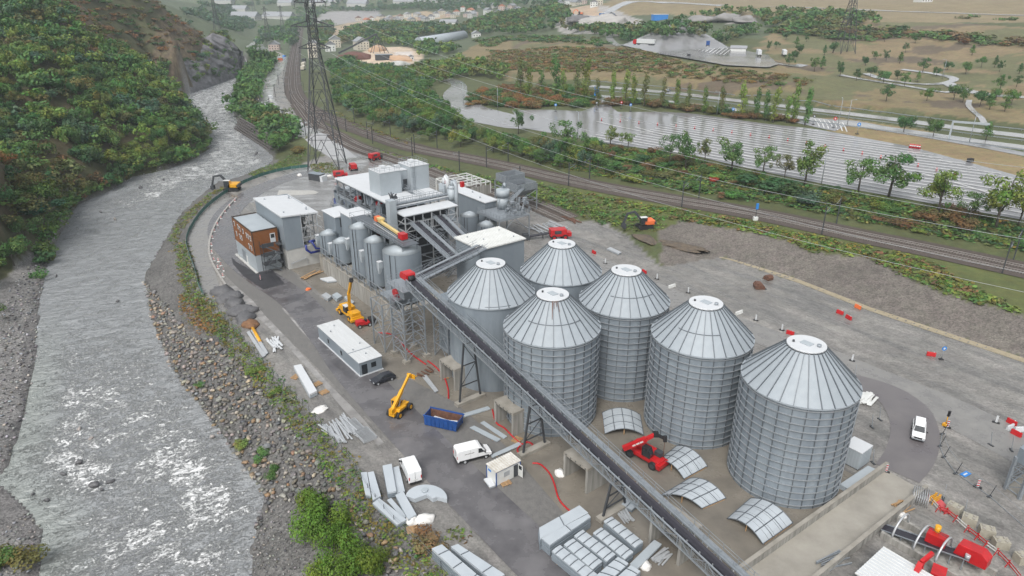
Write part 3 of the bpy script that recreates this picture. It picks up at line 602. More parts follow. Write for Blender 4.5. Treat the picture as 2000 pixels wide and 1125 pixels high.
a_ = wm.color_attributes.new('foam', 'FLOAT_COLOR', 'POINT'); a_.data.foreach_set('color', np.array(foam, np.float32).ravel())
a_ = wm.attributes.new('flow', 'FLOAT_VECTOR', 'POINT'); a_.data.foreach_set('vector', np.array(flow, np.float32).ravel())
river = bpy.data.objects.new('river', wm); C.objects.link(river); tag(river, 'fast grey river with white foam flowing along the site', kind='structure')
ch = MB(); p = PL('500,92 482,92 470,86 460,80 478,72 482,60 505,58 503,75', -4.6); ch.add(p, [tuple(range(len(p)))])
o = ch.build('upstream_water', mat('far_water', (.42, .43, .43), rough=.15)); tag(o, 'pale reach of the river far upstream', kind='structure')
if o.data.polygons[0].normal.z < 0: o.data.flip_normals()
# ------------------------------------------------------------------ the six big silos
SR, EZ, CZ, CR, NP = 7.58, 16.2, 21.38, 2.42, 28
def pol(r, t, z): return (r*math.cos(t), r*math.sin(t), z)
dt = 2*PI/NP
pb = MB(); n_ = 3
up = [pol(CR, -dt/2*.985+dt*.985*k/n_, CZ) for k in range(n_+1)]; lo = [pol(SR+.18, -dt/2*.985+dt*.985*k/n_, EZ-.12) for k in range(n_+1)]
pb.add(up+lo+[(p[0], p[1], p[2]-.06) for p in up+lo], [(k, n_+1+k, n_+2+k, k+1) for k in range(n_)]+[(n_+1+k, 3*(n_+1)+k, 3*(n_+1)+k+1, n_+2+k) for k in range(n_)]+[(0, 2*(n_+1), 3*(n_+1), n_+1), (n_, 2*n_+1, 4*n_+3, 3*n_+2)])
roofpanel_me = pb.mesh('roof_panel', siloroof_m)
roofrib_me = MB().bar(pol(CR, 0, CZ+.06), pol(SR+.2, 0, EZ-.02), .1, .15).mesh('roof_rib', rib_m)
wallrib_me = MB().bar(pol(SR+.07, 0, .05), pol(SR+.07, 0, EZ-.15), .1, .12).mesh('wall_rib', rib_m)
def ringmesh(name, r, h, w, m, n=84):
    b = MB(); vs = []
    for k in range(n):
        t = 2*PI*k/n
        for rr, z in ((r, -h/2), (r+w, -h/2), (r+w, h/2), (r, h/2)): vs.append(pol(rr, t, z))
    b.add(vs, [(k*4+j, ((k+1) % n)*4+j, ((k+1) % n)*4+(j+1) % 4, k*4+(j+1) % 4) for k in range(n) for j in range(4)]); return b.mesh(name, m)
NH = 15; HH = EZ/NH
wallring_me = MB().cyl((0, 0), SR, 0, HH+.05, 84, r1=SR-.03, cap=False).mesh('wall_ring', silo_m)
hoop_me = ringmesh('hoop', SR+.02, .14, .16, hoop_m); eave_me = ringmesh('eave_trim', SR+.05, .2, .16, siloroof_m)
capb = MB(); capb.cyl((0, 0), CR+.12, CZ-.1, CZ+.14, 48); cap_me = capb.mesh('cap', white_m)
plain_me = MB().cyl((0, 0), SR, 0, EZ, 84, cap=False).mesh('wall', silo_m)
seam_v = MB()
plainrib_me = MB().bar(pol(SR+.015, 0, .05), pol(SR+.015, 0, 6.4), .05, .07).mesh('wall_rib', silo_m)
SILOS = [(0, 0, 'banded', 'ribbed grey silo with rust streaks below its white cap, nearest the conveyor', (3.9, 5.6), 1),
         (-16.6, 0, 'plain', 'smooth walled grey silo at the left, behind the head of the long conveyor', (4.6, 5.2), 0),
         (-16.6, 16.4, 'plain', 'rearmost smooth grey silo standing beside the windowless grey store', (.35, 1.2), 0),
         (0, 16.4, 'banded', 'ribbed grey silo in the middle of the back row', (4.1, 5.6), 0),
         (16.6, 16.4, 'banded', 'ribbed grey silo behind the red telehandler and the arched panels', (3.7, 4.9), 0),
         (33.2, 16.4, 'banded', 'largest looking ribbed grey silo, beside the concrete ramp', (0, 0), 0)]
for a, b_, kind, lab, arc_, rust in SILOS:
    s = sthing('storage_silo', lab, 'silo', a, b_, L2, 0, 'big storage silos with conical roofs')
    if kind == 'banded':
        for k in range(NH): inst('wall_ring', wallring_me, s, (0, 0, k*HH))
        for k in range(1, NH+1): inst('hoop', hoop_me, s, (0, 0, k*HH-.5))
        for k in range(NP): inst('wall_rib', wallrib_me, s, (0, 0, 0), k*dt)
    else:
        inst('wall', plain_me, s)
        for k in range(NP*2): inst('wall_rib', plainrib_me, s, (0, 0, 0), k*dt/2)
    for k in range(NP): inst('roof_panel', roofpanel_me, s, (0, 0, 0), (k+.5)*dt); inst('roof_rib', roofrib_me, s, (0, 0, 0), k*dt)
    inst('eave_trim', eave_me, s, (0, 0, EZ-.1)); cp = inst('cap', cap_me, s)
    MB().box(-.75, .75, -.55, .55, CZ+.15, CZ+.24).build('hatch', lgrey_m, cp)
    MB().cyl((1.5, .5), .28, CZ+.15, CZ+.45, 12).build('vent', steel_m, cp); MB().cyl((-1.4, -.9), .16, CZ+.15, CZ+.4, 10).build('knob', dsteel_m, cp)
    tb = MB()
    for f in np.linspace(0, 2*PI, 41)[:-1]: tb.bar(pol(CR+.14, f, CZ-.16), pol(CR+.14, f+2*PI/40, CZ-.16), .1, .16)
    tb.build('collar', dsteel_m, s)
    if arc_[1] > 0:
        r_ = SR*.56+CR*.44; z_ = EZ*.56+CZ*.44
        if kind == 'plain' and b_ == 0: r_, z_ = SR*.98, EZ+.1
        t0 = -ANG
        sb = MB(); st = [arc_[0]+(arc_[1]-arc_[0])*k/18 for k in range(19)]
        sb.tube([pol(r_, q+t0-.0, z_+.12) for q in st], .06, 5); sb.build('roof_seam', rib_m, s)
    if rust:
        rb = MB()
        for k, (q, l_) in enumerate(((4.75, 2.2), (4.83, 1.0), (4.95, .8), (5.05, 1.4))):
            t_ = q-ANG-.1; f1 = (SR-CR-.1)*.02; f2 = l_/(SR-CR)
            rb.add([pol(CR+.1, t_-.03, CZ+.03), pol(CR+.1, t_+.03, CZ+.03), pol(CR+(SR-CR)*f2, t_+.008, CZ-(CZ-EZ)*f2+.08), pol(CR+(SR-CR)*f2, t_-.008, CZ-(CZ-EZ)*f2+.08)], [(0, 3, 2, 1)])
        rb.build('rust_streak', rust_m, s)
# ------------------------------------------------------------------ discharge portals under the front row
def portal(a, lab, front=-9.5, back=-5.6, clutter=False):
    o = sthing('concrete_portal', lab, 'portal', a, 0, L2, 0, 'concrete discharge portals under the front silo row'); w, h, t = 2.5, 4.3, .38
    MB().box(-w, w, front, back, h-.45, h).build('roof_slab', conc_m, o)
    for s_ in (-1, 1): MB().box(s_*w-(t if s_ > 0 else 0), s_*w+(0 if s_ > 0 else t), front, back, 0, h-.453).build('side_wall', dconc_m, o)
    MB().box(-w+t, w-t, back-.3, back, 0, h-.455).build('back_wall', conc_m, o)
    e = MB()
    for k in range(5): e.cyl((-w+.5+k*1.0, front+.001), .09, h-.3, h-.12, 6)
    e.build('lifting_eyes', dsteel_m, o)
for a, lab in ((-17.1, 'concrete portal behind the first trestle, below the smooth walled silo'), (-.3, 'concrete portal at the foot of the rust streaked silo'), (16.7, 'open concrete portal with straw inside, left of the red telehandler'), (33.2, 'concrete portal crossed by the lower end of the long conveyor')): portal(a, lab)
st = MB()
for k in range(60):
    x, y, z = rnd.uniform(-1.6, 1.6), rnd.uniform(-8.6, -6.3), 0; st.cbox((16.7+x, y, .2+rnd.random()*.5), (.5, .3, .25), rnd.random()*3)
# ------------------------------------------------------------------ the long conveyor
def zc(a): return 11.35-.178*a
CB = -9.1; A0, A1 = -29.0, 57.0
cv = sthing('belt_conveyor', 'long inclined belt conveyor with walkway running diagonally past the silos', 'conveyor', 0, 0)
b = MB()
for x in np.arange(A0, A1, 4.3): pass
prof = [(-.62, .12), (-.3, 0), (.3, 0), (.62, .12)]
vs = []; 
for a in (A0, A1): vs += [(a, CB+p[0], zc(a)+p[1]) for p in prof]+[(a, CB+p[0], zc(a)+p[1]-.05) for p in prof]
b.add(vs, [(k+1, k, 8+k, 8+k+1) for k in range(3)]+[(4+k, 5+k, 13+k, 12+k) for k in range(3)]); b.build('belt', belt_m, cv)
b = MB(); b.hexa([(A0, CB-.5, zc(A0)-.75), (A1, CB-.5, zc(A1)-.75), (A1, CB+.5, zc(A1)-.75), (A0, CB+.5, zc(A0)-.75)], [(A0, CB-.5, zc(A0)-.68), (A1, CB-.5, zc(A1)-.68), (A1, CB+.5, zc(A1)-.68), (A0, CB+.5, zc(A0)-.68)]); b.build('return_belt', belt_m, cv)
for s_, nm in ((-1.05, 'near'), (.95, 'far')):
    t = MB()
    for dz in (.28, -1.35): t.bar((A0, CB+s_, zc(A0)+dz), (A1, CB+s_, zc(A1)+dz), .16, .2)
    tr = t.build('side_truss', steel_m, cv); p = MB(); d = MB()
    xs = np.arange(A0, A1-.1, 2.15)
    for i, x in enumerate(xs):
        p.bar((x, CB+s_, zc(x)-1.3), (x, CB+s_, zc(x)+.25), .09)
        x2 = min(x+2.15, A1); d.bar((x, CB+s_, zc(x)+(-1.3 if i % 2 else .25)), (x2, CB+s_, zc(x2)+(.25 if i % 2 else -1.3)), .07)
    p.build('uprights', steel_m, tr); d.build('diagonals', steel_m, tr)
    if s_ < 0:                                           # near-side catch grille along the truss
        g = MB()
        for dz in (-.2, -.55, -.9): g.bar((A0, CB-1.14, zc(A0)+dz), (A1, CB-1.14, zc(A1)+dz), .03)
        for x in np.arange(A0, A1, .72): g.bar((x, CB-1.14, zc(x)-1.25), (x, CB-1.14, zc(x)+.15), .028)
        g.build('catch_grille', steel_m, tr)
idl_me = MB().bar((0, -.72, .02), (0, -.72, .34), .07).bar((0, -.74, .26), (0, -.5, .1), .06).bar((0, .72, .02), (0, .72, .34), .07).bar((0, -.72, -.08), (0, .72, -.08), .08).bar((0, -.72, -.1), (0, -.72, .04), .07).bar((0, .72, -.1), (0, .72, .04), .07).mesh('idler_bracket', alu_m)
for x in np.arange(A0+1, A1, 1.9): inst('idler_bracket', idl_me, cv, (x, CB, zc(x)))
s_pl = -.178; wl = 2.15
wp_me = MB().hexa([(0, 1.02, -.07), (wl-.06, 1.02, -.07+s_pl*wl), (wl-.06, 2.05, -.07+s_pl*wl), (0, 2.05, -.07)], [(0, 1.02, 0), (wl-.06, 1.02, s_pl*wl), (wl-.06, 2.05, s_pl*wl), (0, 2.05, 0)]).mesh('walkway_panel', steel_m)
for x in np.arange(A0, A1-.1, wl): inst('walkway_panel', wp_me, cv, (x, CB, zc(x)+.05))
for s_ in (1.08, 2.05):
    h = MB()
    for dz in (.6, 1.1): h.bar((A0, CB+s_, zc(A0)+dz), (A1, CB+s_, zc(A1)+dz), .05)
    hr = h.build('handrail', steel_m, cv); q = MB()
    for x in np.arange(A0, A1, 2.15): q.bar((x, CB+s_, zc(x)), (x, CB+s_, zc(x)+1.1), .05)
    q.build('rail_posts', steel_m, hr)
def trestle(a):
    t = MB(); zt = zc(a)-1.35; L = .75 if a < 40 else .3
    t.bar((a, CB-2.2, 0), (a, CB-.9, zt), .26); t.bar((a, CB+2.2, 0), (a, CB+.9, zt), .26)
    for f in (.3, .62, .95): t.bar((a, CB-2.2+1.3*f, zt*f), (a, CB+2.2-1.3*f, zt*f), .16)
    if zt > 4: t.bar((a, CB-2.2+1.3*.3, zt*.3), (a, CB+2.2-1.3*.62, zt*.62), .1); t.bar((a, CB+2.2-1.3*.62, zt*.62), (a, CB-2.2+1.3*.95, zt*.95), .1)
    tr = t.build('trestle', dsteel_m, cv); MB().box(a-.55, a+.55, CB-2.9, CB+2.9, L2-.01, .62).build('footing', conc_m, tr)
for a in (-10.5, 7.0, 24.2): trestle(a)
hd = MB(); x = A0-.3; z = zc(x)
hd.side([(x-2.0, z-.1), (x-2.2, z+.35), (x-1.7, z+1.15), (x+.15, z+1.15), (x+.3, z+.9), (x+.3, z-.1)], CB-1.0, CB+.95); hd.build('head_cover', red_m, cv)
hd = MB(); hd.tube([(x+.35, CB-.6, z+.2), (x+.35, CB+.6, z+.2)], .55, 14); hd.build('head_pulley', black_m, cv)
dp = MB(); dp.box(A0-5.2, A0+1.2, CB-2.4, CB+2.6, z-1.75, z-1.6)
hp = dp.build('head_platform', steel_m, cv); rl = MB()
for p, q in (((A0-5.2, CB-2.4), (A0-5.2, CB+2.6)), ((A0-5.2, CB-2.4), (A0+1.2, CB-2.4)), ((A0-5.2, CB+2.6), (A0+1.2, CB+2.6))):
    for dz in (.55, 1.15): rl.bar((*p, z-1.6+dz), (*q, z-1.6+dz), .06)
    for f in np.linspace(0, 1, 5): rl.bar((p[0]+(q[0]-p[0])*f, p[1]+(q[1]-p[1])*f, z-1.6), (p[0]+(q[0]-p[0])*f, p[1]+(q[1]-p[1])*f, z-.45), .06)
rl.build('handrail', steel_m, hp)
ch_ = MB(); ch_.hexa([(A0-3.2, CB-.8, z-4.6), (A0-1.6, CB-.8, z-4.6), (A0-1.6, CB+.8, z-4.6), (A0-3.2, CB+.8, z-4.6)], [(A0-4, CB-1.3, z-1.76), (A0-.6, CB-1.3, z-1.76), (A0-.6, CB+1.3, z-1.76), (A0-4, CB+1.3, z-1.76)]); ch_.build('discharge_chute', steel_m, cv)
# second red drive on a lower platform
def lattice(name, lab, a0, a1, b0, b1, z0, z1, levels, tp=.22, group=None, foot=True, brace=.12):
    o = sthing(name, lab, 'lattice tower', 0, 0, 0, 0, group)
    cs = [(a0, b0), (a1, b0), (a1, b1), (a0, b1)]; zs = np.linspace(z0, z1, levels+1)
    for c in cs:
        lg = MB().bar((*c, z0+(.62 if foot else 0)), (*c, z1), tp).build('leg', steel_m, o)
        if foot: MB().box(c[0]-.6, c[0]+.6, c[1]-.6, c[1]+.6, L2-.01, .64).build('footing', conc_m, lg)
    for i in range(levels):
        h = MB(); g = MB()
        for k in range(4):
            p, q = cs[k], cs[(k+1) % 4]
            h.bar((*p, zs[i+1]-.1), (*q, zs[i+1]-.1), brace); 
            m_ = ((p[0]+q[0])/2, (p[1]+q[1])/2)
            g.bar((*p, zs[i]+.2), (*m_, zs[i+1]-.1), brace*.8); g.bar((*q, zs[i]+.2), (*m_, zs[i+1]-.1), brace*.8)
        h.build('brace_ring', steel_m, o); g.build('diagonal_braces', steel_m, o)
    return o
lattice('lattice_tower', 'galvanised lattice tower with concrete footings under the conveyor head', -33.4, -28.6, -11.4, -7.0, 0, 12.3, 6)
lattice('lattice_tower', 'lower open lattice tower between the red mini loader and the conveyor head', -39.4, -34.8, -12.6, -8.2, 0, 10.2, 3, foot=False)
lattice('lattice_tower', 'lattice frame standing between the conveyor tower and the smooth walled silo', -28, -23.0, -5.4, -2.6, 0, 9.0, 3, foot=False)
o = sthing('drive_platform', 'small railed platform carrying a red motor below the conveyor head', 'platform', 0, 0)
MB().box(-38, -32.5, -11.3, -7.0, 11.2, 11.35).build('deck', steel_m, o)
rl = MB()
for p, q in (((-38, -11.3), (-32.5, -11.3)), ((-38, -11.3), (-38, -7)), ((-32.5, -11.3), (-32.5, -7))):
    for dz in (.55, 1.1): rl.bar((*p, 11.3+dz), (*q, 11.3+dz), .06)
    for f in np.linspace(0, 1, 4): rl.bar((p[0]+(q[0]-p[0])*f, p[1]+(q[1]-p[1])*f, 11.3), (p[0]+(q[0]-p[0])*f, p[1]+(q[1]-p[1])*f, 12.4), .06)
rl.build('handrail', steel_m, o)
mt = MB(); mt.tube([(-34.6, -9.9, 12.1), (-34.6, -8.1, 12.1)], .78, 14); mt.cbox((-33.9, -9, 12.0), (1.0, 1.2, 1.1)); mt.build('motor', red_m, o)
MB().hexa([(-35.6, -9.8, 8.6), (-34.2, -9.8, 8.6), (-34.2, -8.2, 8.6), (-35.6, -8.2, 8.6)], [(-36.4, -10.6, 11.19), (-33.2, -10.6, 11.19), (-33.2, -7.4, 11.19), (-36.4, -7.4, 11.19)]).build('hopper', steel_m, o)
o = sthing('stair_tower', 'windowless grey clad shaft standing right of the lattice towers', 'tower', 0, 0)
MB().box(-29.9, -26.4, -3.2, -.4, 0, 11.6).build('shaft', grey_m, o); bd = MB()
for z in (2.9, 5.8, 8.7): bd.box(-29.95, -26.35, -3.25, -.35, z, z+.07)
bd.build('seams', steel_m, o)
# cross conveyor from the store to the tower, then the two inclined conveyors
def conveyor(name, lab, P_, Q_, w=1.0, walk=1.0, cover=None, rail=True):
    o = sthing(name, lab, 'conveyor', 0, 0); P_ = Vector(P_); Q_ = Vector(Q_); d = (Q_-P_); L = d.length; d.normalize(); x = Vector((d.y, -d.x, 0)).normalized(); u = Vector((0, 0, 1))
    MB().bar(P_, Q_, w, .08).build('belt', belt_m, o)
    for s_ in (-1, 1):
        t = MB(); k = s_*(w/2+.2)
        for dz in (.2, -1.0): t.bar(P_+x*k+u*dz, Q_+x*k+u*dz, .13)
        tr = t.build('side_truss', steel_m, o); g = MB(); n = int(L/1.5)
        for i in range(n):
            a = P_+d*(L*i/n)+x*k; b_ = P_+d*(L*(i+1)/n)+x*k
            g.bar(a+u*-1, a+u*.2, .07); g.bar(a+u*(-1 if i % 2 else .2), b_+u*(.2 if i % 2 else -1), .06)
        g.build('web', steel_m, tr)
        wk = MB(); c = s_*(w/2+.3+walk/2); wk.bar(P_+x*c, Q_+x*c, walk, .07); wo = wk.build('walkway', steel_m, o)
        h = MB(); e = s_*(w/2+.3+walk)
        for dz in (.55, 1.1): h.bar(P_+x*e+u*dz, Q_+x*e+u*dz, .055)
        for i in range(int(L/1.6)+1): a = P_+d*min(L, 1.6*i)+x*e; h.bar(a, a+u*1.1, .055)
        h.build('handrail', steel_m, wo)
    return o
conveyor('cross_conveyor', 'short conveyor climbing from the tower to the windowless grey store', (-35.6, -5.6, 13.1), (-37.6, 12.8, 15.6), 1.1, .9)
conveyor('inclined_conveyor', 'left of the two inclined conveyors coming out of the plant', (-44.5, 10.6, 11.2), (-63.0, 11.2, 14.9), 1.2, .9)
conveyor('inclined_conveyor', 'right of the two inclined conveyors, ending behind the windowless store', (-49.5, 17.4, 11.4), (-62.8, 17.6, 15.2), 1.2, .9)
# ------------------------------------------------------------------ windowless store
o = sthing('grey_store', 'windowless grey clad store with a white ribbed roof behind the silos', 'building', 0, 0)
MB().box(-49.7, -40.0, 14.0, 26.0, 0, 13.72).build('wall', grey_m, o)
rf = MB(); rf.hexa([(-50, 13.7, 13.75), (-39.7, 13.7, 13.75), (-39.7, 26.3, 13.75), (-50, 26.3, 13.75)], [(-50, 13.7, 14.1), (-39.7, 13.7, 14.0), (-39.7, 26.3, 14.0), (-50, 26.3, 14.1)]); ro = rf.build('roof', offw_m, o)
rb_me = MB().bar((-50, 0, 14.14), (-39.7, 0, 14.04), .12, .1).mesh('roof_rib', offw_m)
for y in np.arange(14.0, 26.2, .55): inst('roof_rib', rb_me, ro, (0, y, 0))
vt = MB()
for x, y in ((-48, 16), (-47.5, 24.5), (-41.5, 15.5), (-42, 24.5), (-44.5, 18)): vt.cyl((x, y), .14, 14, 14.35, 8)
vt.build('vents', steel_m, o)
# ------------------------------------------------------------------ grey hall and timber clad office
o = sthing('grey_hall', 'tall grey hall with a white roof and an unclad steel bay', 'building', 0, 0)
MB().box(-108.3, -88.4, -11.55, -2.9, 0, 5.2).build('concrete_base', lconc_m, o)
w_ = MB(); w_.box(-108.4, -88.3, -11.65, -11.45, 5.2, 13.9); w_.box(-88.5, -88.3, -11.45, -7.2, 5.2, 13.8); w_.box(-108.4, -108.2, -11.45, -2.8, 5.2, 13.9); w_.box(-108.2, -97, -3.0, -2.8, 5.2, 13.7); w_.build('wall', grey_m, o)
MB().hexa([(-108.8, -12, 13.9), (-88.0, -12, 13.9), (-88.0, -2.5, 13.3), (-108.8, -2.5, 13.3)], [(-108.8, -12, 14.25), (-88.0, -12, 14.25), (-88.0, -2.5, 13.65), (-108.8, -2.5, 13.65)]).build('roof', white_m, o)
fr = MB()
for y in (-7.1, -5.0, -2.95): fr.bar((-88.4, y, 5.2), (-88.4, y, 13.5), .2)
for z in (7.6, 10.2, 13.1): fr.bar((-88.4, -7.1, z), (-88.4, -2.95, z), .16)
for x in np.arange(-97, -88, 2.9):
    fr.bar((x, -2.95, 5.2), (x, -2.95, 13.4), .2)
    for z in (7.6, 10.2, 13.1): fr.bar((x, -2.95, z), (x+2.9, -2.95, z), .14)
fr.bar((-88.4, -7.1, 7.6), (-88.4, -5, 13.1), .12); fr.bar((-88.4, -5, 7.6), (-88.4, -2.95, 5.4), .1)
for x in (-92, -95): fr.bar((x, -8, 7.4), (x, -3, 7.4), .16); fr.bar((x, -8, 10), (x, -3, 12.6), .12)
fr.build('steel_frame', alu_m, o)
eq = MB()
for k in range(16): eq.cbox((rnd.uniform(-96, -89.6), rnd.uniform(-7, -3.6), rnd.uniform(5.6, 11.5)), (rnd.uniform(.6, 2.2), rnd.uniform(.5, 1.4), rnd.uniform(.3, 1.1)), rnd.random())
tag(eq.build('machinery', offw_m, o), kind='stuff')
rv = MB()
for x, y in ((-105.5, -10), (-91, -10.2), (-104, -4), (-91.5, -4.2)): rv.cyl((x, y), .2, 13.6, 14.5, 8)
rv.build('roof_vents', steel_m, o)
pp = MB()
pp.tube([(-87.5, -6.9, 5.9), (-87.4, -6.9, 4.6), (-87.3, -5.9, 3.6), (-87.3, -2.4, 3.6)], .3, 10); pp.tube([(-88, -5.2, 6.3), (-87.2, -5.2, 6.2), (-87, -4.6, 4.6), (-87, -2.4, 4.0)], .28, 10); pp.tube([(-87.9, -5.9, 6.4), (-87.9, -4.3, 6.4)], .3, 10)
tag(pp.build('blue_pipes', bpipe_m, o))
sb = MB(); sb.bar((-88.0, -11.0, 1.6), (-88.0, -6.9, 2.3), .12, .3); sb.bar((-88.0, -6.9, 2.3), (-88.0, -6.9, .2), .1); sb.bar((-88, -11, 1.6), (-88, -11, .4), .1); sb.build('awning_rail', alu_m, o)
o = sthing('timber_office', 'office block clad in brown timber above white walls, with a dark outside stair', 'building', 0, 0)
X0, X1, Y0, Y1, ZT, ZM = -107.1, -91.5, -18.55, -12.2, 10.75, 4.4
MB().box(X0+.12, X1-.12, Y0+.12, Y1-.01, 0, ZT-.5).build('core', brown_m, o)
wl = MB(); nb = 10
for k in range(nb): 
    x = X0+(X1-X0)*k/nb; MB().box(x+.02, X0+(X1-X0)*(k+1)/nb-.02, Y0, Y0+.115, 0, ZM).build('wall_panel', lgrey_m, o)
for k in range(4): y = Y0+(Y1-Y0)*k/4; MB().box(X1-.115, X1, y+.02, Y0+(Y1-Y0)*(k+1)/4-.02, 0, ZM).build('wall_panel', lgrey_m, o)
nb = 17; bz = (ZT-.25-ZM)/nb
brd1 = MB().box(X0+.02, X1-.1, Y0-.06, Y0+.117, 0, bz-.035).mesh('timber_board', wood_m); brd2 = MB().box(X1-.117, X1+.06, Y0+.1, Y1-.1, 0, bz-.035).mesh('timber_board', wood_m)
for k in range(nb): inst('timber_board', brd1, o, (0, 0, ZM+.03+k*bz)); inst('timber_board', brd2, o, (0, 0, ZM+.03+k*bz))
cn = MB(); cn.box(X1-.1, X1+.09, Y0-.09, Y0+.1, ZM, ZT); cn.box(X0-.05, X0+.1, Y0-.09, Y0+.1, ZM, ZT); cn.box(X1-.1, X1+.09, Y1-.12, Y1, ZM, ZT); cn.build('corner_trim', brown_m, o)
pr = MB(); pr.box(X0-.1, X1+.1, Y0-.12, Y0+.1, ZT-.25, ZT); pr.box(X1-.1, X1+.12, Y0+.1, Y1, ZT-.25, ZT); pr.box(X0-.1, X0+.1, Y0+.1, Y1, ZT-.25, ZT); pr.build('parapet', brown_m, o)
MB().box(X0+.1, X1-.1, Y0+.1, Y1, ZT-.5, ZT-.3).build('roof', lgrey_m, o)
wn_me = MB().box(-.4, .4, -.06, 0, 0, 1.3).mesh('window', white_m); wg_me = MB().box(-.24, .18, -.09, -.052, .14, 1.05).mesh('pane', glass_m)
for x, z in ((-105.6, 8.6), (-102.6, 8.5), (-101.2, 8.2), (-98.6, 8.3), (-96.0, 8.0), (-94.6, 8.0), (-93.0, 7.9), (-104.9, 6.0), (-102.2, 6.0), (-100.8, 5.9), (-95.0, 5.4), (-93.4, 5.3)):
    w_ = inst('window', wn_me, o, (x, Y0-.065, z)); inst('pane', wg_me, w_)
dr = MB().box(-102.5, -99.6, Y0-.06, Y0-.003, .1, 3.2).build('roller_door', steel_m, o); MB().box(-99.4, -98.5, Y0-.04, Y0-.003, .1, 2.2).build('door', offw_m, o)
MB().box(X1+.062, X1+.11, -14.3, -13.0, 7.0, 9.4).build('door', white_m, o); MB().box(X1+.115, X1+.14, -14.1, -13.2, 8.2, 9.2).build('pane', glass_m, o)
pl = MB().box(X0-.6, X1+.8, Y0-.7, Y0-.1, 0, .25).build('plinth', lconc_m, o)
sr = sthing('outside_stair', 'dark steel escape stair against the timber clad office', 'stair', 0, 0)
for k, (z0, z1) in enumerate(((0, 2.3), (2.3, 4.6), (4.6, 6.9))):
    y0, y1 = (-16.4, -13.2) if k % 2 else (-13.2, -16.4)
    MB().box(-91.2, -88.9, min(y0, y1)-.9, min(y0, y1)+.2, z1-.12, z1).build('landing', dsteel_m, sr)
    MB().box(-91.2, -88.9, max(y0, y1)-.2, max(y0, y1)+.9, z1-.14, z1-.02).build('landing', dsteel_m, sr)
    f = MB()
    for i in range(9): f.box(-90.9 if k % 2 else -90.0, -90.0 if k % 2 else -89.1, y0+(y1-y0)*i/9, y0+(y1-y0)*(i+.8)/9, z0+(z1-z0)*(i+.9)/9-.05, z0+(z1-z0)*(i+.9)/9)
    f.build('steps', dsteel_m, sr)
    h = MB(); xx = -88.95
    h.bar((xx, y0, z0+1.1), (xx, y1, z1+1.1), .08); h.bar((xx, y0, z0+.1), (xx, y1, z1+.1), .1, .25); h.bar((xx, -17.2, z1+1.0), (xx, -12.4, z1+1.0), .06); h.build('handrail', rib_m, sr)
    MB().box(-88.95, -88.9, -17.3, -14.4, z1, z1+1.0).build('mesh_screen', dsteel_m, sr)
pt = MB()
for x in (-91.1, -88.95):
    for y in (-17.2, -12.4): pt.bar((x, y, 0), (x, y, 8), .12)
pt.build('posts', dsteel_m, sr)
# ------------------------------------------------------------------ retaining wall, trestle deck and the row of small silos
o = sthing('retaining_wall', 'streaked concrete retaining wall along the row of small silos', 'wall', 0, 0)
for k in range(17): a = -81+k*2.45; MB().box(a, a+2.4, -5.5, -5.1, 0, 4.0).build('wall_panel', dconc_m, o)
MB().box(-81, -39.4, -5.56, -5.04, 4.0, 4.14).build('coping', conc_m, o)
o = sthing('raised_floor', 'raised concrete floor behind the retaining wall', 'platform', 0, 0); MB().box(-84, -42, -5.05, 7.4, 0, 3.9).build('slab', conc_m, o)
o = sthing('trestle_deck', 'steel frame of posts and cross braces carrying the small silos', 'steel frame', 0, 0); h = MB(); p = MB(); g = MB()
for z in (5.2, 6.6): h.bar((-82, -5.3, z), (-40, -5.3, z), .12)
for x in np.arange(-82, -39.9, 3): 
    p.bar((x, -5.3, 4.1), (x, -5.3, 6.7), .16); p.bar((x, -.4, 3.9), (x, -.4, 5.0), .2)
    if x > -76: g.bar((x, -5.0, 4.1), (x+3, -5.0, 6.5), .07); g.bar((x, -5.0, 6.5), (x+3, -5.0, 4.1), .07)
h.build('rail', steel_m, o); p.build('posts', steel_m, o); g.build('cross_braces', steel_m, o)
def bin_silo(a, b_, r, zb, zt, lab, chute=True, n=32):
    s = sthing('process_silo', lab, 'silo', a, b_, 0, 0, 'small process silos on the plant')
    w_ = MB(); rings = max(3, int((zt-zb)/2.3)); hh = (zt-zb)/rings
    for k in range(rings): MB().cyl((0, 0), r, zb+k*hh, zb+(k+1)*hh-.03, n, r1=r-.012, cap=False).build('shell_ring', grey_m, s)
    MB().cyl((0, 0), r, zt, zt+.95, n, r1=.5).build('roof', lgrey_m, s); MB().cyl((0, 0), .9, zb-1.3, zb, n, r1=r*.97, cap=False).build('cone', grey_m, s)
    b = MB(); b.bar((r*.45, -r*.95, zb-.5), (r*.45, -r*.95, zt), .1); b.bar((r*.7, -r*.78, zb-.5), (r*.7, -r*.78, zt), .06); b.build('drain_pipe', dsteel_m, s)
    l = MB()
    for t in (.8, 2.3, 3.9, 5.5): l.bar((r*.9*math.cos(t), r*.9*math.sin(t), 3.9 if b_ < 6 else 0), (r*.9*math.cos(t), r*.9*math.sin(t), zb+.2), .22)
    l.build('legs', steel_m, s)
    if chute:
        zz = zb+(zt-zb)*.62; c = MB(); x, y = -r*.72, -r*.95
        c.box(x-.5, x+.5, y-.5, y+.45, zz, zz+1.3); c.hexa([(x-.15, y-.45, zz-1.4), (x+.2, y-.45, zz-1.4), (x+.2, y-.1, zz-1.4), (x-.15, y-.1, zz-1.4)], [(x-.5, y-.5, zz-.003), (x+.5, y-.5, zz-.003), (x+.5, y+.45, zz-.003), (x-.5, y+.45, zz-.003)])
        cc = c.build('filter_box', lgrey_m, s); MB().box(x-.55, x+.55, y-.55, y+.5, zz+1.3, zz+1.38).build('lid', white_m, cc)
    return s
bin_silo(-82.3, -2.6, 2.4, 4.7, 9.6, 'short grey process silo next to the grey hall')
bin_silo(-74.6, -2.6, 2.35, 4.7, 9.7, 'short grey process silo, second from the grey hall')
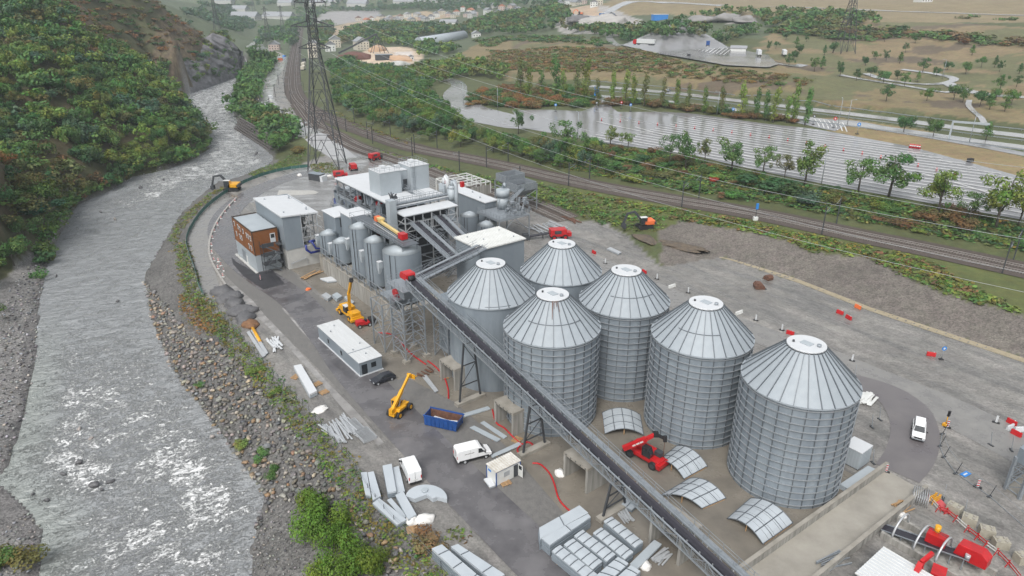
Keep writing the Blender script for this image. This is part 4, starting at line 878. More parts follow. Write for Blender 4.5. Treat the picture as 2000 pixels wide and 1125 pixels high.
bin_silo(-63.9, -2.5, 2.5, 5.0, 16.2, 'tall slim process silo at the start of the roof walkway')
bin_silo(-56.8, -2.5, 2.45, 4.9, 15.0, 'tall slim process silo beside the widest process silo')
bin_silo(-47.4, -.95, 4.05, 4.4, 15.2, 'widest grey process silo, nearest the conveyor head', n=48)
bin_silo(-81.0, 38.7, 2.7, .8, 6.8, 'left of two grey tanks behind the plant, below the long white roof', False)
bin_silo(-73.4, 39.2, 2.6, .8, 5.9, 'right of two grey tanks behind the plant, under the platform corner', False)
o = sthing('roof_walkway', 'grated walkway across the tops of the small silos with a yellow screw conveyor', 'walkway', 0, 0)
for k in range(12): a = -69.5+k*2.1; MB().box(a, a+2.05, -2.2, 1.6, 16.75, 16.85).build('grating', rib_m, o)
rl = MB()
for y in (-2.2, 1.6):
    for dz in (.5, 1.05): rl.bar((-69.5, y, 16.85+dz), (-44.4, y, 16.85+dz), .06)
    for x in np.arange(-69.5, -44.3, 2.1): rl.bar((x, y, 16.8), (x, y, 17.9), .06)
for x in (-69.5, -44.4):
    rl.bar((x, -2.2, 17.9), (x, 1.6, 17.9), .06)
rl.build('handrail', steel_m, o); lg = MB()
for x in (-69, -60.3, -53, -45):
    for y in (-2, 1.4): lg.bar((x, y, 15.4 if x > -66 else 4), (x, y, 16.75), .16)
lg.build('legs', steel_m, o)
sc_ = sthing('screw_conveyor', 'pale yellow screw conveyor with a red motor on the roof walkway', 'conveyor', 0, 0)
MB().bar((-61.2, 1.1, 17.6), (-49.3, .2, 17.5), .65, .5).build('trough', yel2_m, sc_); MB().cbox((-48.6, .15, 17.6), (1.8, 1.4, 1.2)).build('motor', red_m, sc_)
e = MB(); e.cbox((-62, 1.2, 17.8), (1.2, 1.3, 1.0)); e.build('inlet', orange_m, sc_); e = MB(); e.cbox((-60.5, 1.2, 18.1), (1.6, 1.2, .5)); e.build('cover', yel2_m, sc_)
e = MB(); e.bar((-61, -.3, 17.25), (-49.3, -.9, 17.15), .2); e.bar((-61, -.3, 17.7), (-49.3, -.9, 17.6), .06); e.build('side_beam', alu_m, sc_)
for x0, x1, y0, y1, z0, z1, zr, lab in ((-88.3, -80.8, -1.2, 3.4, 8.4, 13.6, .5, 'grey box hopper with a white sloping roof beside the grey hall'), (-80.5, -74.2, .2, 5.2, 8.4, 14.9, .5, 'taller grey box hopper with a white roof above the short silos')):
    o = sthing('box_hopper', lab, 'hopper', 0, 0); MB().box(x0, x1, y0, y1, z0, z1).build('wall', grey_m, o)
    MB().hexa([(x0-.2, y0-.2, z1+.01), (x1+.2, y0-.2, z1+.01), (x1+.2, y1+.2, z1+.01), (x0-.2, y1+.2, z1+.01)], [(x0-.2, y0-.2, z1+.2), (x1+.2, y0-.2, z1+.2), (x1+.2, y1+.2, z1+zr), (x0-.2, y1+.2, z1+zr)]).build('roof', white_m, o)
    l = MB()
    for x in (x0+.3, x1-.3):
        for y in (y0+.3, y1-.3): l.bar((x, y, 3.9), (x, y, z0), .25)
    l.build('legs', steel_m, o)
    MB().box(x1+.003, x1+.05, y0+1.2, y0+2.6, z1-2.6, z1-.3).build('opening', dsteel_m, o)
    MB().hexa([(x1-1, y0-1.8, z0-1.2), (x1, y0-1.8, z0-1.2), (x1, y0-.9, z0-1.2), (x1-1, y0-.9, z0-1.2)], [(x1-1, y0-.8, z0+2.0), (x1, y0-.8, z0+2.0), (x1, y0-.003, z0+2.0), (x1-1, y0-.003, z0+2.0)]).build('chute', grey_m, o)
# ------------------------------------------------------------------ main processing building
o = sthing('processing_building', 'open steel processing plant with white roofs and a grey clad penthouse', 'building', 0, 0)
PX0, PX1, PY0, PY1 = -100.0, -67.0, 8.4, 22.8; nb = 8
cl = MB()
for i in range(nb+1):
    x = PX0+(PX1-PX0)*i/nb
    for y in (PY0, PY1): MB().bar((x, y, 0), (x, y, 17.9), .34).build('column', steel_m, o)
for z in (4.5, 9.0, 13.4, 17.7):
    bm_ = MB()
    for y in (PY0, PY1): bm_.bar((PX0, y, z), (PX1, y, z), .26, .4)
    for i in range(nb+1): x = PX0+(PX1-PX0)*i/nb; bm_.bar((x, PY0, z), (x, PY1, z), .22, .34)
    bm_.build('beams', steel_m, o)
    if z < 17: MB().box(PX0+.3, PX1-.3, PY0+.4, PY1-.4, z+.21, z+.29).build('floor', dsteel_m, o)  # floor slabs in dark colour, also there to darken the interior
dg = MB()
for i in range(nb):
    xa = PX0+(PX1-PX0)*i/nb; xb = PX0+(PX1-PX0)*(i+1)/nb
    if i % 2: dg.bar((xa, PY0, 4.7), (xb, PY0, 8.8), .16); dg.bar((xa, PY0, 13.2), (xb, PY0, 9.2), .16)
    if i in (5, 7): dg.bar((xa, PY0, 13.6), (xb, PY0, 17.5), .14)
dg.build('bracing', steel_m, o)
rl = MB()
for z in (9.3, 13.7):
    for dz in (.55, 1.1): rl.bar((PX0, PY0-.5, z+dz), (PX1, PY0-.5, z+dz), .06)
    for x in np.arange(PX0, PX1, 1.8): rl.bar((x, PY0-.5, z), (x, PY0-.5, z+1.1), .06)
    rl.bar((PX0, PY0-.3, z), (PX1, PY0-.3, z), .9, .08)
rl.build('gallery', steel_m, o)
inn = MB(); inn.box(PX0+2, PX1-1.5, 14.5, 15.0, .1, 17.4); inn.build('shade_inner_wall', dsteel_m, o)  # dark wall added so the open bays read as a dark void
mc = MB(); mr_ = MB(); mr_.cur = 0
for k in range(46):
    z = (4.8, 9.3, 13.7)[k % 3]; (mc if k % 7 else mr_).cbox((rnd.uniform(PX0+2, PX1-2), rnd.uniform(PY0+1, 13.8), z+.9), (rnd.uniform(.8, 2.8), rnd.uniform(.8, 2.2), rnd.uniform(.8, 2.2)), rnd.random()*.4)
for k in range(10): x = rnd.uniform(PX0+2, PX1-2); mc.tube([(x, 10.5, 4.8), (x, 10.5, 17)], .35, 8)
tag(mc.build('machinery', grey_m, o), kind='stuff'); tag(mr_.build('red_machinery', red_m, o), kind='stuff')
MB().box(PX0-.6, PX1+.3, PY0-.5, PY1+.5, 18.0, 18.22).build('roof', white_m, o)
cs = MB(); dk = MB(); ps = MB()
# lower canopy with the trussed front that the conveyors leave from
MB().hexa([(-67.0, PY0-.3, 16.9), (-62.3, PY0-.3, 16.7), (-62.3, PY1+.2, 16.7), (-67.0, PY1+.2, 16.9)], [(-67.0, PY0-.3, 17.08), (-62.3, PY0-.3, 16.88), (-62.3, PY1+.2, 16.88), (-67.0, PY1+.2, 17.08)]).build('canopy_roof', white_m, o)
t = MB(); ys_ = np.linspace(PY0, PY1, 7)
for z in (16.6, 14.8, 12.8): t.bar((-62.6, PY0, z), (-62.6, PY1, z), .2); t.bar((-67, PY0, z), (-62.6, PY0, z), .2)
for i, y in enumerate(ys_):
    t.bar((-62.6, y, 0 if i in (0, 3, 6) else 12.7), (-62.6, y, 16.7), .24 if i in (0, 3, 6) else .18)
for i in (0, 5): t.bar((-62.6, ys_[i], 12.9), (-62.6, ys_[i+1], 14.7), .14); t.bar((-62.6, ys_[i+1], 14.9), (-62.6, ys_[i], 16.5), .14)
t.bar((-67, PY0, 12.9), (-62.6, PY0, 16.5), .12)
for y in np.linspace(PY0+4, PY1-4, 10): t.bar((-62.5, y, 12.8), (-62.5, y, 14.7), .1)
t.build('front_truss', alu_m, o)
lo = MB()
for z in (4.5, 8.6): lo.bar((-62.6, PY0, z), (-62.6, PY1, z), .22); lo.bar((-67, PY0, z), (-62.6, PY0, z), .2)
lo.bar((-62.6, PY0, 8.6), (-62.6, ys_[3], 12.6), .16); lo.bar((-62.6, ys_[3], 8.6), (-62.6, ys_[6], 12.6), .16); lo.bar((-62.6, PY0, .2), (-62.6, ys_[3], 4.4), .16); lo.bar((-62.6, ys_[3], 4.6), (-62.6, PY0, 8.4), .16); lo.build('lower_frame', steel_m, o)
MB().box(-66.9, -62.8, PY0+.3, PY1-.3, 12.5, 12.66).build('conveyor_floor', dsteel_m, o); MB().box(-67.4, -67.05, PY0+.3, PY1-.3, 0, 16.8).build('shade_rear_wall', dsteel_m, o)  # dark floor and back wall added to darken the void behind the truss
wk = MB(); wk.box(-68.2, -66.9, PY0-.6, PY1+.4, 18.5, 18.62); wko = wk.build('roof_gangway', steel_m, o); hr = MB()
for x in (-68.2, -66.9):
    for dz in (.55, 1.1): hr.bar((x, PY0-.6, 18.62+dz), (x, PY1+.4, 18.62+dz), .06)
    for y in np.arange(PY0-.6, PY1+.4, 1.2): hr.bar((x, y, 18.6), (x, y, 19.75), .06)
for y in np.arange(PY0, PY1, 3): hr.bar((-66.9, y, 17.0), (-66.9, y, 18.5), .16)
hr.build('handrail', steel_m, wko)
ex = MB(); r_ = random.Random(11)
for k in range(60):
    x = r_.uniform(PX0, PX1); z = r_.choice((1.5, 4.9, 6.5, 9.4, 11, 13.8, 15)); y = PY0-r_.uniform(.1, .5)
    if k % 3: ex.bar((x, y, z), (x+r_.uniform(1, 4), y, z+r_.uniform(-.2, 2.4)), r_.uniform(.08, .3))
    else: ex.cbox((x, y+.5, z+.6), (r_.uniform(.5, 1.6), .9, r_.uniform(.6, 1.8)))
tag(ex.build('pipe_runs', steel_m, o), kind='stuff')
ex = MB()
for k in range(44):
    y = r_.uniform(PY0, PY1); z = r_.uniform(.5, 12); x = r_.uniform(-66.8, -62.8); ex.bar((x, y, z), (x+r_.uniform(-.5, .5), y+r_.uniform(-3, 3), z+r_.choice((0, 0, 3))), r_.uniform(.08, .22))
tag(ex.build('front_pipework', steel_m, o), kind='stuff')
st_ = MB()
for f_ in range(4):
    z0 = f_*3.1; a_, b_ = ((-61.6, 21.5), (-61.6, 17.5)) if f_ % 2 else ((-60.6, 17.5), (-60.6, 21.5))
    for s_ in (0, .9): st_.bar((a_[0]+s_, a_[1], z0), (b_[0]+s_, b_[1], z0+3.1), .1, .25); st_.bar((a_[0]+s_, a_[1], z0+1), (b_[0]+s_, b_[1], z0+4.1), .05)
    st_.box(-61.7, -59.6, min(b_[1], b_[1]+(-1 if f_ % 2 else 1)), max(b_[1], b_[1]+(-1 if f_ % 2 else 1)), z0+3.05, z0+3.12)
st_.build('stair_flights', steel_m, o)
# penthouse blocks
for (x0, x1, y0, y1, z1, nm) in ((-82.6, -76.6, 9.7, 15.5, 23.85, 'left_block'), (-82.0, -78.2, 15.5, 18.1, 23.3, 'middle_block'), (-82.6, -76.4, 18.1, 23.5, 24.3, 'right_block')):
    pb_ = MB().box(x0, x1, y0, y1, 18.23, z1).build('penthouse_block', lgrey_m if nm != 'x' else grey_m, o)
    MB().box(x0-.12, x1+.12, y0-.06, y1+.06, z1, z1+.14).build('coping', white_m, pb_); r2 = MB()
    for p, q in (((x0+.2, y0+.2), (x1-.2, y0+.2)), ((x1-.2, y0+.2), (x1-.2, y1-.2)), ((x1-.2, y1-.2), (x0+.2, y1-.2)), ((x0+.2, y1-.2), (x0+.2, y0+.2))):
        if nm == 'middle_block': continue
        for dz in (.5, 1.0): r2.bar((*p, z1+.14+dz), (*q, z1+.14+dz), .05)
        for f in np.linspace(0, 1, 5)[:-1]: r2.bar((p[0]+(q[0]-p[0])*f, p[1]+(q[1]-p[1])*f, z1+.1), (p[0]+(q[0]-p[0])*f, p[1]+(q[1]-p[1])*f, z1+1.15), .05)
    if r2.v: r2.build('roof_rail', steel_m, pb_)
    bx_ = MB().cbox(((x0+x1)/2-1, (y0+y1)/2, z1+.5), (1.6, 1.3, .7)).build('roof_unit', white_m, pb_)
MB().box(-78.19, -78.1, 16.9, 17.95, 18.9, 21.0).build('door_opening', dsteel_m, o); dl = MB(); dl.box(-78.1, -77.0, 16.2, 18.0, 18.8, 18.9); dl.build('door_landing', steel_m, o)
sf = MB()
for i in range(9): sf.box(-77.0+i*.9, -76.2+i*.9, 16.6, 17.6, 20.4-i*.2-1.6, 20.45-i*.2-1.6)
for y in (16.6, 17.6): sf.bar((-77, y, 20.0), (-69, y, 19.6), .06); sf.bar((-77, y, 19.4), (-69, y, 19.1), .06)
for i in range(8): sf.bar((-77+i, 16.6, 18.3), (-77+i, 16.6, 20), .05)
sf.build('roof_stair', steel_m, o)
ld = MB()
for z in np.arange(18.5, 24, .45): ld.bar((-76.3, 18.8, z), (-76.3, 19.3, z), .04)
for y in (18.8, 19.3): ld.bar((-76.3, y, 18.3), (-76.3, y, 24.6), .05)
for z in (20.5, 21.7, 22.9): ld.tube([(-76.3, 18.7, z), (-75.6, 18.8, z), (-75.6, 19.3, z), (-76.3, 19.4, z)], .03, 4)
ld.build('caged_ladder', steel_m, o)
f = MB(); f.box(-67.6, -65.6, 6.2, 8.0, 10.5, 20.0); f.box(-67.4, -65.8, 6.4, 7.8, 3.9, 10.5); f.build('bucket_elevator', lgrey_m, o)
f = MB(); f.cyl((-66.9, 24.3), 1.25, 17.0, 19.9, 20); f.cyl((-66.9, 24.3), 1.25, 19.9, 20.7, 20, r1=.6); fo_ = f.build('round_filter', lgrey_m, o); f = MB(); f.tube([(-66.9, 24.3, 20.6), (-66.7, 24.3, 21.8), (-65.8, 24.3, 22.0), (-65.0, 24.3, 21.0), (-65, 24.3, 13)], .5, 12); f.build('duct', lgrey_m, o)
MB().box(-72, -69.5, 23.6, 25.6, 18.2, 20.2).build('filter_box', lgrey_m, o); MB().cbox((-70.6, 25.0, 21.0), (1.0, .9, 1.4)).build('red_motor', red_m, o); MB().cbox((-63.9, 25.4, 21.4), (.8, .8, 1.3)).build('red_motor', red_m, o)
f = MB(); f.tube([(-71, 24.6, 20.2), (-71, 24.6, 21.6), (-70.2, 24.6, 22.2), (-69.4, 24.6, 21.4), (-69.4, 24.6, 18.2)], .55, 12); f.build('duct', white_m, o)
mg = MB()
for k in range(7): mg.tube([(-70.5+rnd.uniform(-1.2, 1.2), 9.6+rnd.uniform(-.8, .8), 18.2), (-70.5+rnd.uniform(-1.3, 1.3), 9.6+rnd.uniform(-.9, .9), 20.3)], .12, 6); mg.cbox((-70.5+rnd.uniform(-1, 1), 9.6+rnd.uniform(-.7, .7), 19+rnd.random()), (.6, .5, .4), k)
mg.build('dark_motors', dsteel_m, o)
sc2 = sthing('process_gantry', 'galvanised pipes, ducts and galleries on the river side of the plant', 'pipework', 0, 0)
g = MB()
for x in (-98, -93, -88, -84): g.bar((x, 5.6, 3.9 if x > -84 else 0), (x, 5.6, 11.5), .22); g.bar((x, 5.6, 11.4), (x, 8.4, 11.4), .18)
for z in (7.5, 11.4): g.bar((-99, 5.6, z), (-72, 5.6, z), .2)
for dz in (.55, 1.1): g.bar((-99, 5.5, 11.5+dz), (-72, 5.5, 11.5+dz), .06)
for x in np.arange(-99, -72, 1.8): g.bar((x, 5.5, 11.5), (x, 5.5, 12.6), .06)
g.build('frame', steel_m, sc2); MB().box(-99, -72, 5.6, 7.8, 11.42, 11.5).build('deck', steel_m, sc2)
d = MB(); d.tube([(-86, 6.6, 4), (-86, 6.6, 12.8), (-85.2, 6.6, 13.8), (-84, 6.6, 13.4), (-83.4, 6.6, 12)], .55, 12); d.tube([(-78.6, 6.8, 4), (-78.6, 6.8, 14.5)], .9, 14); d.build('ducts', lgrey_m, sc2)
d = MB(); d.tube([(-112, 12, 9.0), (-107, 10, 9.2), (-100, 9.4, 9.0), (-94, 7.2, 9.2)], .3, 8); d.tube([(-114.5, 16.2, 6.4), (-112.5, 13, 6.0), (-108, 9.6, 5.4), (-105, 7.6, 4.6)], .3, 8); d.build('blue_pipes', bpipe_m, sc2)
o = sthing('round_thickener', 'open round grey tank with blue pipes at the back of the plant', 'tank', -121.5, 20.6)
tk = MB(); tk.cyl((0, 0), 4.3, 0, 8.0, 48, cap=False); tk.cyl((0, 0), 4.1, 7.0, 7.99, 48, cap=False); tk.build('shell', grey_m, o)
MB().cyl((0, 0), 4.08, 6.9, 7.1, 32).build('content', dsteel_m, o); g = MB(); g.box(-4.3, 4.3, -.6, .6, 8.0, 8.15)
for y in (-.6, .6):
    for dz in (.5, 1.1): g.bar((-4.3, y, 8.15+dz), (4.3, y, 8.15+dz), .05)
g.build('bridge', steel_m, o); MB().cyl((0, 0), .8, 8.1, 9.2, 12).build('gearbox', lgrey_m, o); rg_ = MB()
for k in range(24): t0, t1 = 2*PI*k/24, 2*PI*(k+1)/24; rg_.bar(pol(4.35, t0, 9.1), pol(4.35, t1, 9.1), .05); rg_.bar(pol(4.35, t0, 8), pol(4.35, t0, 9.1), .05)
rg_.build('rim_rail', steel_m, o)
o = sthing('small_thickener', 'low grey box tank beside the round tank', 'tank', -108, 11.5); MB().box(-3, 3, -2, 2, 0, 6.6).build('shell', grey_m, o); MB().box(-3.1, 3.1, -2.1, 2.1, 6.6, 6.75).build('lid', lgrey_m, o); MB().cyl((-1.5, 0), .6, 6.75, 7.5, 12).build('valve', steel_m, o)
# ------------------------------------------------------------------ rear plant: long white roof, platform, loading hopper, open frame
o = sthing('long_shed', 'long narrow grey shed with a white roof behind the plant', 'building', 0, 0)
MB().box(-101, -79.6, 43.2, 47.2, 0, 9.7).build('wall', grey_m, o); MB().hexa([(-101.3, 42.9, 9.72), (-79.3, 42.9, 9.72), (-79.3, 47.5, 9.72), (-101.3, 47.5, 9.72)], [(-101.3, 42.9, 9.95), (-79.3, 42.9, 9.95), (-79.3, 47.5, 10.1), (-101.3, 47.5, 10.1)]).build('roof', white_m, o)
v_ = MB()
for x, y in ((-97, 45), (-90, 46), (-84, 44.5)): v_.cyl((x, y), .2, 9.9, 10.5, 8)
v_.build('vents', steel_m, o)
o = sthing('service_platform', 'railed steel platform with a grey cylinder behind the windowless store', 'platform', 0, 0)
MB().box(-79.2, -68.8, 40.2, 50.6, 7.8, 8.0).build('deck', steel_m, o); rl = MB(); cc = [(-79.2, 40.2), (-68.8, 40.2), (-68.8, 50.6), (-79.2, 50.6)]
for k in range(4):
    p, q = cc[k], cc[(k+1) % 4]
    for dz in (.4, .8, 1.2): rl.bar((*p, 8+dz), (*q, 8+dz), .06)
    for f in np.linspace(0, 1, 9): rl.bar((p[0]+(q[0]-p[0])*f, p[1]+(q[1]-p[1])*f, 8), (p[0]+(q[0]-p[0])*f, p[1]+(q[1]-p[1])*f, 9.2), .07)
    rl.bar((*p, 7.6), (*q, 7.6), .2, .4)
rl.build('handrail', steel_m, o); lg = MB()
for p in cc: lg.bar((*p, 0), (*p, 7.8), .28)
for p, q in ((cc[0], cc[1]), (cc[1], cc[2])): m_ = ((p[0]+q[0])/2, (p[1]+q[1])/2); lg.bar((*p, 3), (*m_, 7.6), .16); lg.bar((*q, 3), (*m_, 7.6), .16)
lg.build('legs', steel_m, o); MB().cyl((-77, 47.5), 1.6, 8, 11.6, 24).build('cylinder', lgrey_m, o); MB().cyl((-77, 47.5), 1.9, 11.6, 13.6, 24).build('upper_drum', lgrey_m, o)
MB().tube([(-78, 48.4, 13.3), (-78, 48.4, 14.6), (-77.2, 48.2, 15), (-76.5, 48, 14.5)], .4, 10).build('elbow', lgrey_m, o)
e = MB()
for k in range(30): e.cbox((rnd.uniform(-75, -69.2), rnd.uniform(44, 53), 8.1+rnd.random()*3), (rnd.uniform(.2, 1.2), rnd.uniform(.2, 1.2), rnd.uniform(.3, 1.4)), rnd.random())
for k in range(14): x, y = rnd.uniform(-76, -69), rnd.uniform(44, 53); e.bar((x, y, 8), (x+rnd.uniform(-2, 2), y+rnd.uniform(-2, 2), 8+rnd.uniform(1, 4)), .12)
e.build('equipment', steel_m, o)
o = sthing('gallery', 'steel gallery leading from the platform to the loading hopper', 'walkway', 0, 0); g = MB(); g.bar((-75, 48.5, 10.5), (-91, 66, 8), 1.4, .1); g.build('deck', steel_m, o); r2 = MB()
for s_ in (-.7, .7):
    for dz in (.5, 1.1): r2.bar((-75+s_*.75, 48.5+s_*.65, 10.5+dz), (-91+s_*.75, 66+s_*.65, 8+dz), .06)
    for f in np.linspace(0, 1, 10): r2.bar((-75-16*f+s_*.75, 48.5+17.5*f+s_*.65, 10.5-2.5*f), (-75-16*f+s_*.75, 48.5+17.5*f+s_*.65, 11.6-2.5*f), .06)
r2.build('handrail', steel_m, o)
o = sthing('loading_hopper', 'galvanised rail loading hopper on tall legs beside the siding', 'hopper', 0, 0); hx0, hx1, hy0, hy1 = -101.5, -89.5, 62.2, 70.6
for x0, x1, z1 in ((hx0+.4, -95.6, 11.2), (-95.4, hx1-.2, 9.6)):
    w_ = MB(); t_ = .15
    w_.box(x0, x1, hy0+.4, hy0+.4+t_, z1-2.3, z1); w_.box(x0, x1, hy1-.4-t_, hy1-.4, z1-2.3, z1); w_.box(x0, x0+t_, hy0+.55, hy1-.55, z1-2.3, z1); w_.box(x1-t_, x1, hy0+.55, hy1-.55, z1-2.3, z1)
    bn = w_.build('bin', steel_m, o); rb_ = MB()
    for x in np.arange(x0+.4, x1, .8): rb_.box(x, x+.1, hy0+.28, hy0+.4, z1-2.2, z1)
    for y in np.arange(hy0+.8, hy1-.4, .8): rb_.box(x1, x1+.12, y, y+.1, z1-2.2, z1)
    rb_.build('ribs', steel_m, bn); MB().box(x0+.2, x1-.2, hy0+.6, hy1-.6, z1-2.25, z1-1.6).build('dark_floor', dsteel_m, bn)  # bin floor in dark steel
    MB().hexa([((x0+x1)/2-.6, 65.5, z1-4.4), ((x0+x1)/2+.6, 65.5, z1-4.4), ((x0+x1)/2+.6, 67, z1-4.4), ((x0+x1)/2-.6, 67, z1-4.4)], [(x0, hy0+.4, z1-2.31), (x1, hy0+.4, z1-2.31), (x1, hy1-.4, z1-2.31), (x0, hy1-.4, z1-2.31)]).build('funnel', steel_m, bn)
lg = MB(); dg = MB()
for x in (hx0+.3, -95.5, hx1-.2):
    for y in (hy0+.2, hy1-.2): lg.bar((x, y, 0), (x, y, 9), .3)
for y in (hy0+.2, hy1-.2):
    for x0, x1 in ((hx0+.3, -95.5), (-95.5, hx1-.2)): dg.bar((x0, y, 4), (x1, y, 7.2), .16); dg.bar((x0, y, 4), (x1, y, 4), .2); dg.bar((x0, y, 7.3), (x1, y, 7.3), .24)
for x in (hx0+.3, hx1-.2): dg.bar((x, hy0+.2, 4), (x, hy1-.2, 7), .16); dg.bar((x, hy0+.2, 4), (x, hy1-.2, 4), .2)
lg.build('legs', steel_m, o); dg.build('bracing', steel_m, o)
o = sthing('open_frame', 'unroofed white steel frame with concrete block walls behind the plant', 'steel frame', 0, 0); f = MB()
fx, fy = np.linspace(-129, -114.5, 6), np.linspace(57, 70, 4)
for x in fx:
    f.bar((x, fy[0], 4.5), (x, fy[-1], 4.5), .3)
    for y in (fy[0], fy[-1]): f.bar((x, y, 0), (x, y, 4.5), .3)
for y in fy: f.bar((fx[0], y, 4.4), (fx[-1], y, 4.4), .24)
for i in range(5): f.bar((fx[i], fy[i % 3], 4.45), (fx[i+1], fy[i % 3+1], 4.45), .12)
f.build('steelwork', offw_m, o); w_ = MB(); w_.box(-129, -114.5, 57.1, 57.35, 0, 2.6); w_.box(-114.7, -114.4, 57.4, 70, 0, 3.4); w_.build('block_wall', dconc_m, o)
# ------------------------------------------------------------------ low walls of the ramp
for (p, q, lab) in (((40.7, -14), (42.1, 29.4), 'low concrete wall between the silo slab and the ramp'), ((46.9, -14), (47.9, 28.7), 'low concrete wall on the outer side of the ramp')):
    o = sthing('ramp_wall', lab, 'wall', 0, 0); n = 17
    for k in range(n):
        f0, f1 = k/n, (k+1)/n-.0012
        a0, b0 = p[0]+(q[0]-p[0])*f0, p[1]+(q[1]-p[1])*f0; a1, b1 = p[0]+(q[0]-p[0])*f1, p[1]+(q[1]-p[1])*f1
        MB().hexa([(a0-.22, b0, 0), (a0+.22, b0, 0), (a1+.22, b1, 0), (a1-.22, b1, 0)], [(a0-.22, b0, 1.25), (a0+.22, b0, 1.25), (a1+.22, b1, 1.25), (a1-.22, b1, 1.25)]).build('wall_section', dconc_m, o)
    MB().hexa([(p[0]-.26, p[1], 1.253), (p[0]+.26, p[1], 1.253), (q[0]+.26, q[1], 1.253), (q[0]-.26, q[1], 1.253)], [(p[0]-.26, p[1], 1.36), (p[0]+.26, p[1], 1.36), (q[0]+.26, q[1], 1.36), (q[0]-.26, q[1], 1.36)]).build('coping', conc_m, o)
# ------------------------------------------------------------------ vehicles
def bev(o, w=.05, n=2):
    m = o.modifiers.new('edge', 'BEVEL'); m.width = w; m.segments = n; m.limit_method = 'ANGLE'; m.angle_limit = R(35); return o
def line2(x0, y0, x1, y1, z=0):                           # rear and front ground points -> place and heading
    p = Vector(at(x0, y0, z)); q = Vector(at(x1, y1, z)); return (p+q)/2, math.atan2(q.y-p.y, q.x-p.x)
def wheels(o, xs, y, r, w, hub=alu_m):
    for x in xs:
        for s_ in (-1, 1):
            t = MB().wheel(x, s_*y, r, r, w).build('tyre', black_m, o); MB().wheel(x, s_*(y+.02), r, r*.55, w+.02, 12).build('rim', hub, t)
def van(lab, loc, rz, mark=None):
    o = thing('van', lab, 'van', loc, rz, 'white vans parked in the yard'); W_ = 1.0
    p = [(-2.75, .42), (2.3, .42), (2.75, .55), (2.78, .95), (2.6, 1.12), (1.85, 1.32), (1.1, 2.3), (.7, 2.48), (-2.55, 2.52), (-2.75, 2.3)]
    bev(MB().side(p, -W_, W_).build('body', wpaint_m, o), .12, 3)
    ws = MB(); ws.hexa([(1.86, -.8, 1.36), (1.92, -.8, 1.33), (1.92, .8, 1.33), (1.86, .8, 1.36)], [(1.14, -.74, 2.28), (1.2, -.74, 2.28), (1.2, .74, 2.28), (1.14, .74, 2.28)]); ws.build('windscreen', glass_m, o)
    for s_ in (-1, 1):
        MB().side([(.55, 1.4), (1.6, 1.38), (1.02, 2.15), (.55, 2.2)], s_*W_-.01*(s_ < 0)-.0, s_*W_+.012*s_).build('side_window', glass_m, o)
        MB().box(-2.5, 2.2, s_*W_-.02, s_*W_+.03, .48, .72).build('side_trim', black_m, o)
        MB().cbox((1.55, s_*1.14, 1.5), (.12, .22, .32)).build('mirror', black_m, o)
        MB().cbox((2.7, s_*.72, 1.0), (.14, .36, .2)).build('headlight', glass_m, o)
        MB().cbox((-2.77, s_*.88, 1.3), (.06, .14, .5)).build('tail_light', red_m, o)
        gr = MB()
        for x in (-.7, .45): gr.box(x, x+.015, s_*W_-.01, s_*W_+.008, .75, 2.3)
        gr.build('door_seam', black_m, o)
    MB().box(2.6, 2.84, -.85, .85, .42, .72).build('bumper', black_m, o); MB().box(-2.86, -2.7, -.9, .9, .42, .62).build('rear_bumper', black_m, o)
    MB().box(-2.79, -2.745, -.012, .012, .6, 2.35).build('rear_door_seam', black_m, o); MB().box(-2.81, -2.76, -.3, .25, .9, 1.05).build('number_plate', offw_m, o)
    wheels(o, (-1.6, 1.75), .92, .36, .24)
    if mark:                                             # small grey-brown print on the side, too small to read
        for s_ in (-1, 1):
            l = MB(); random.seed(3)
            for k in range(7): l.box(-1.6+k*.22, -1.46+k*.22, s_*W_+.002*(s_ > 0)-.014*(s_ < 0), s_*W_+.014*(s_ > 0)-.002*(s_ < 0), 1.62, 1.74)
            l.build('side_print', brown_m, o)
    return o
p, r = line2(889, 903, 958, 885); van('white panel van parked facing the portals beside the site cabin', p, r, True)
p, r = line2(812, 947, 792, 904); van('white panel van parked among sheet metal left of the road', p, r)
def car(lab, loc, rz, m=cpaint_m):
    o = thing('car', lab, 'car', loc, rz)
    bev(MB().side([(-2.2, .35), (2.15, .35), (2.25, .6), (2.05, .82), (1.05, .97), (-2.1, 1.0), (-2.28, .75)], -.9, .9).build('body', m, o), .1, 3)
    bev(MB().hexa([(-2.05, -.82, .98), (1.1, -.82, .96), (1.1, .82, .96), (-2.05, .82, .98)], [(-1.5, -.62, 1.46), (.15, -.62, 1.48), (.15, .62, 1.48), (-1.5, .62, 1.46)]).build('cabin', m, o), .06)
    MB().hexa([(.98, -.72, 1.03), (1.08, -.72, 1.0), (1.08, .72, 1.0), (.98, .72, 1.03)], [(.24, -.58, 1.43), (.3, -.58, 1.43), (.3, .58, 1.43), (.24, .58, 1.43)]).build('windscreen', glass_m, o)
    for s_ in (-1, 1): MB().hexa([(-1.75, s_*.79-.01, 1.03), (.8, s_*.79-.01, 1.03), (.8, s_*.79+.02, 1.03), (-1.75, s_*.79+.02, 1.03)], [(-1.35, s_*.66-.01, 1.4), (.1, s_*.66-.01, 1.4), (.1, s_*.66+.02, 1.4), (-1.35, s_*.66+.02, 1.4)]).build('side_window', glass_m, o)
    wheels(o, (-1.35, 1.4), .82, .33, .22); 
    for s_ in (-1, 1): MB().cbox((2.18, s_*.62, .68), (.12, .35, .14)).build('headlight', alu_m, o)
    return o
p, r = line2(769, 737, 727, 752); car('black estate car parked on the gravel by the long site office', p, r)
p, r = line2(1300, 180, 1310, 177, 12); p.z = gz(p.x, p.y)+.15; car('small grey car driving on the highway behind the lorry park', p, r, steel_m)
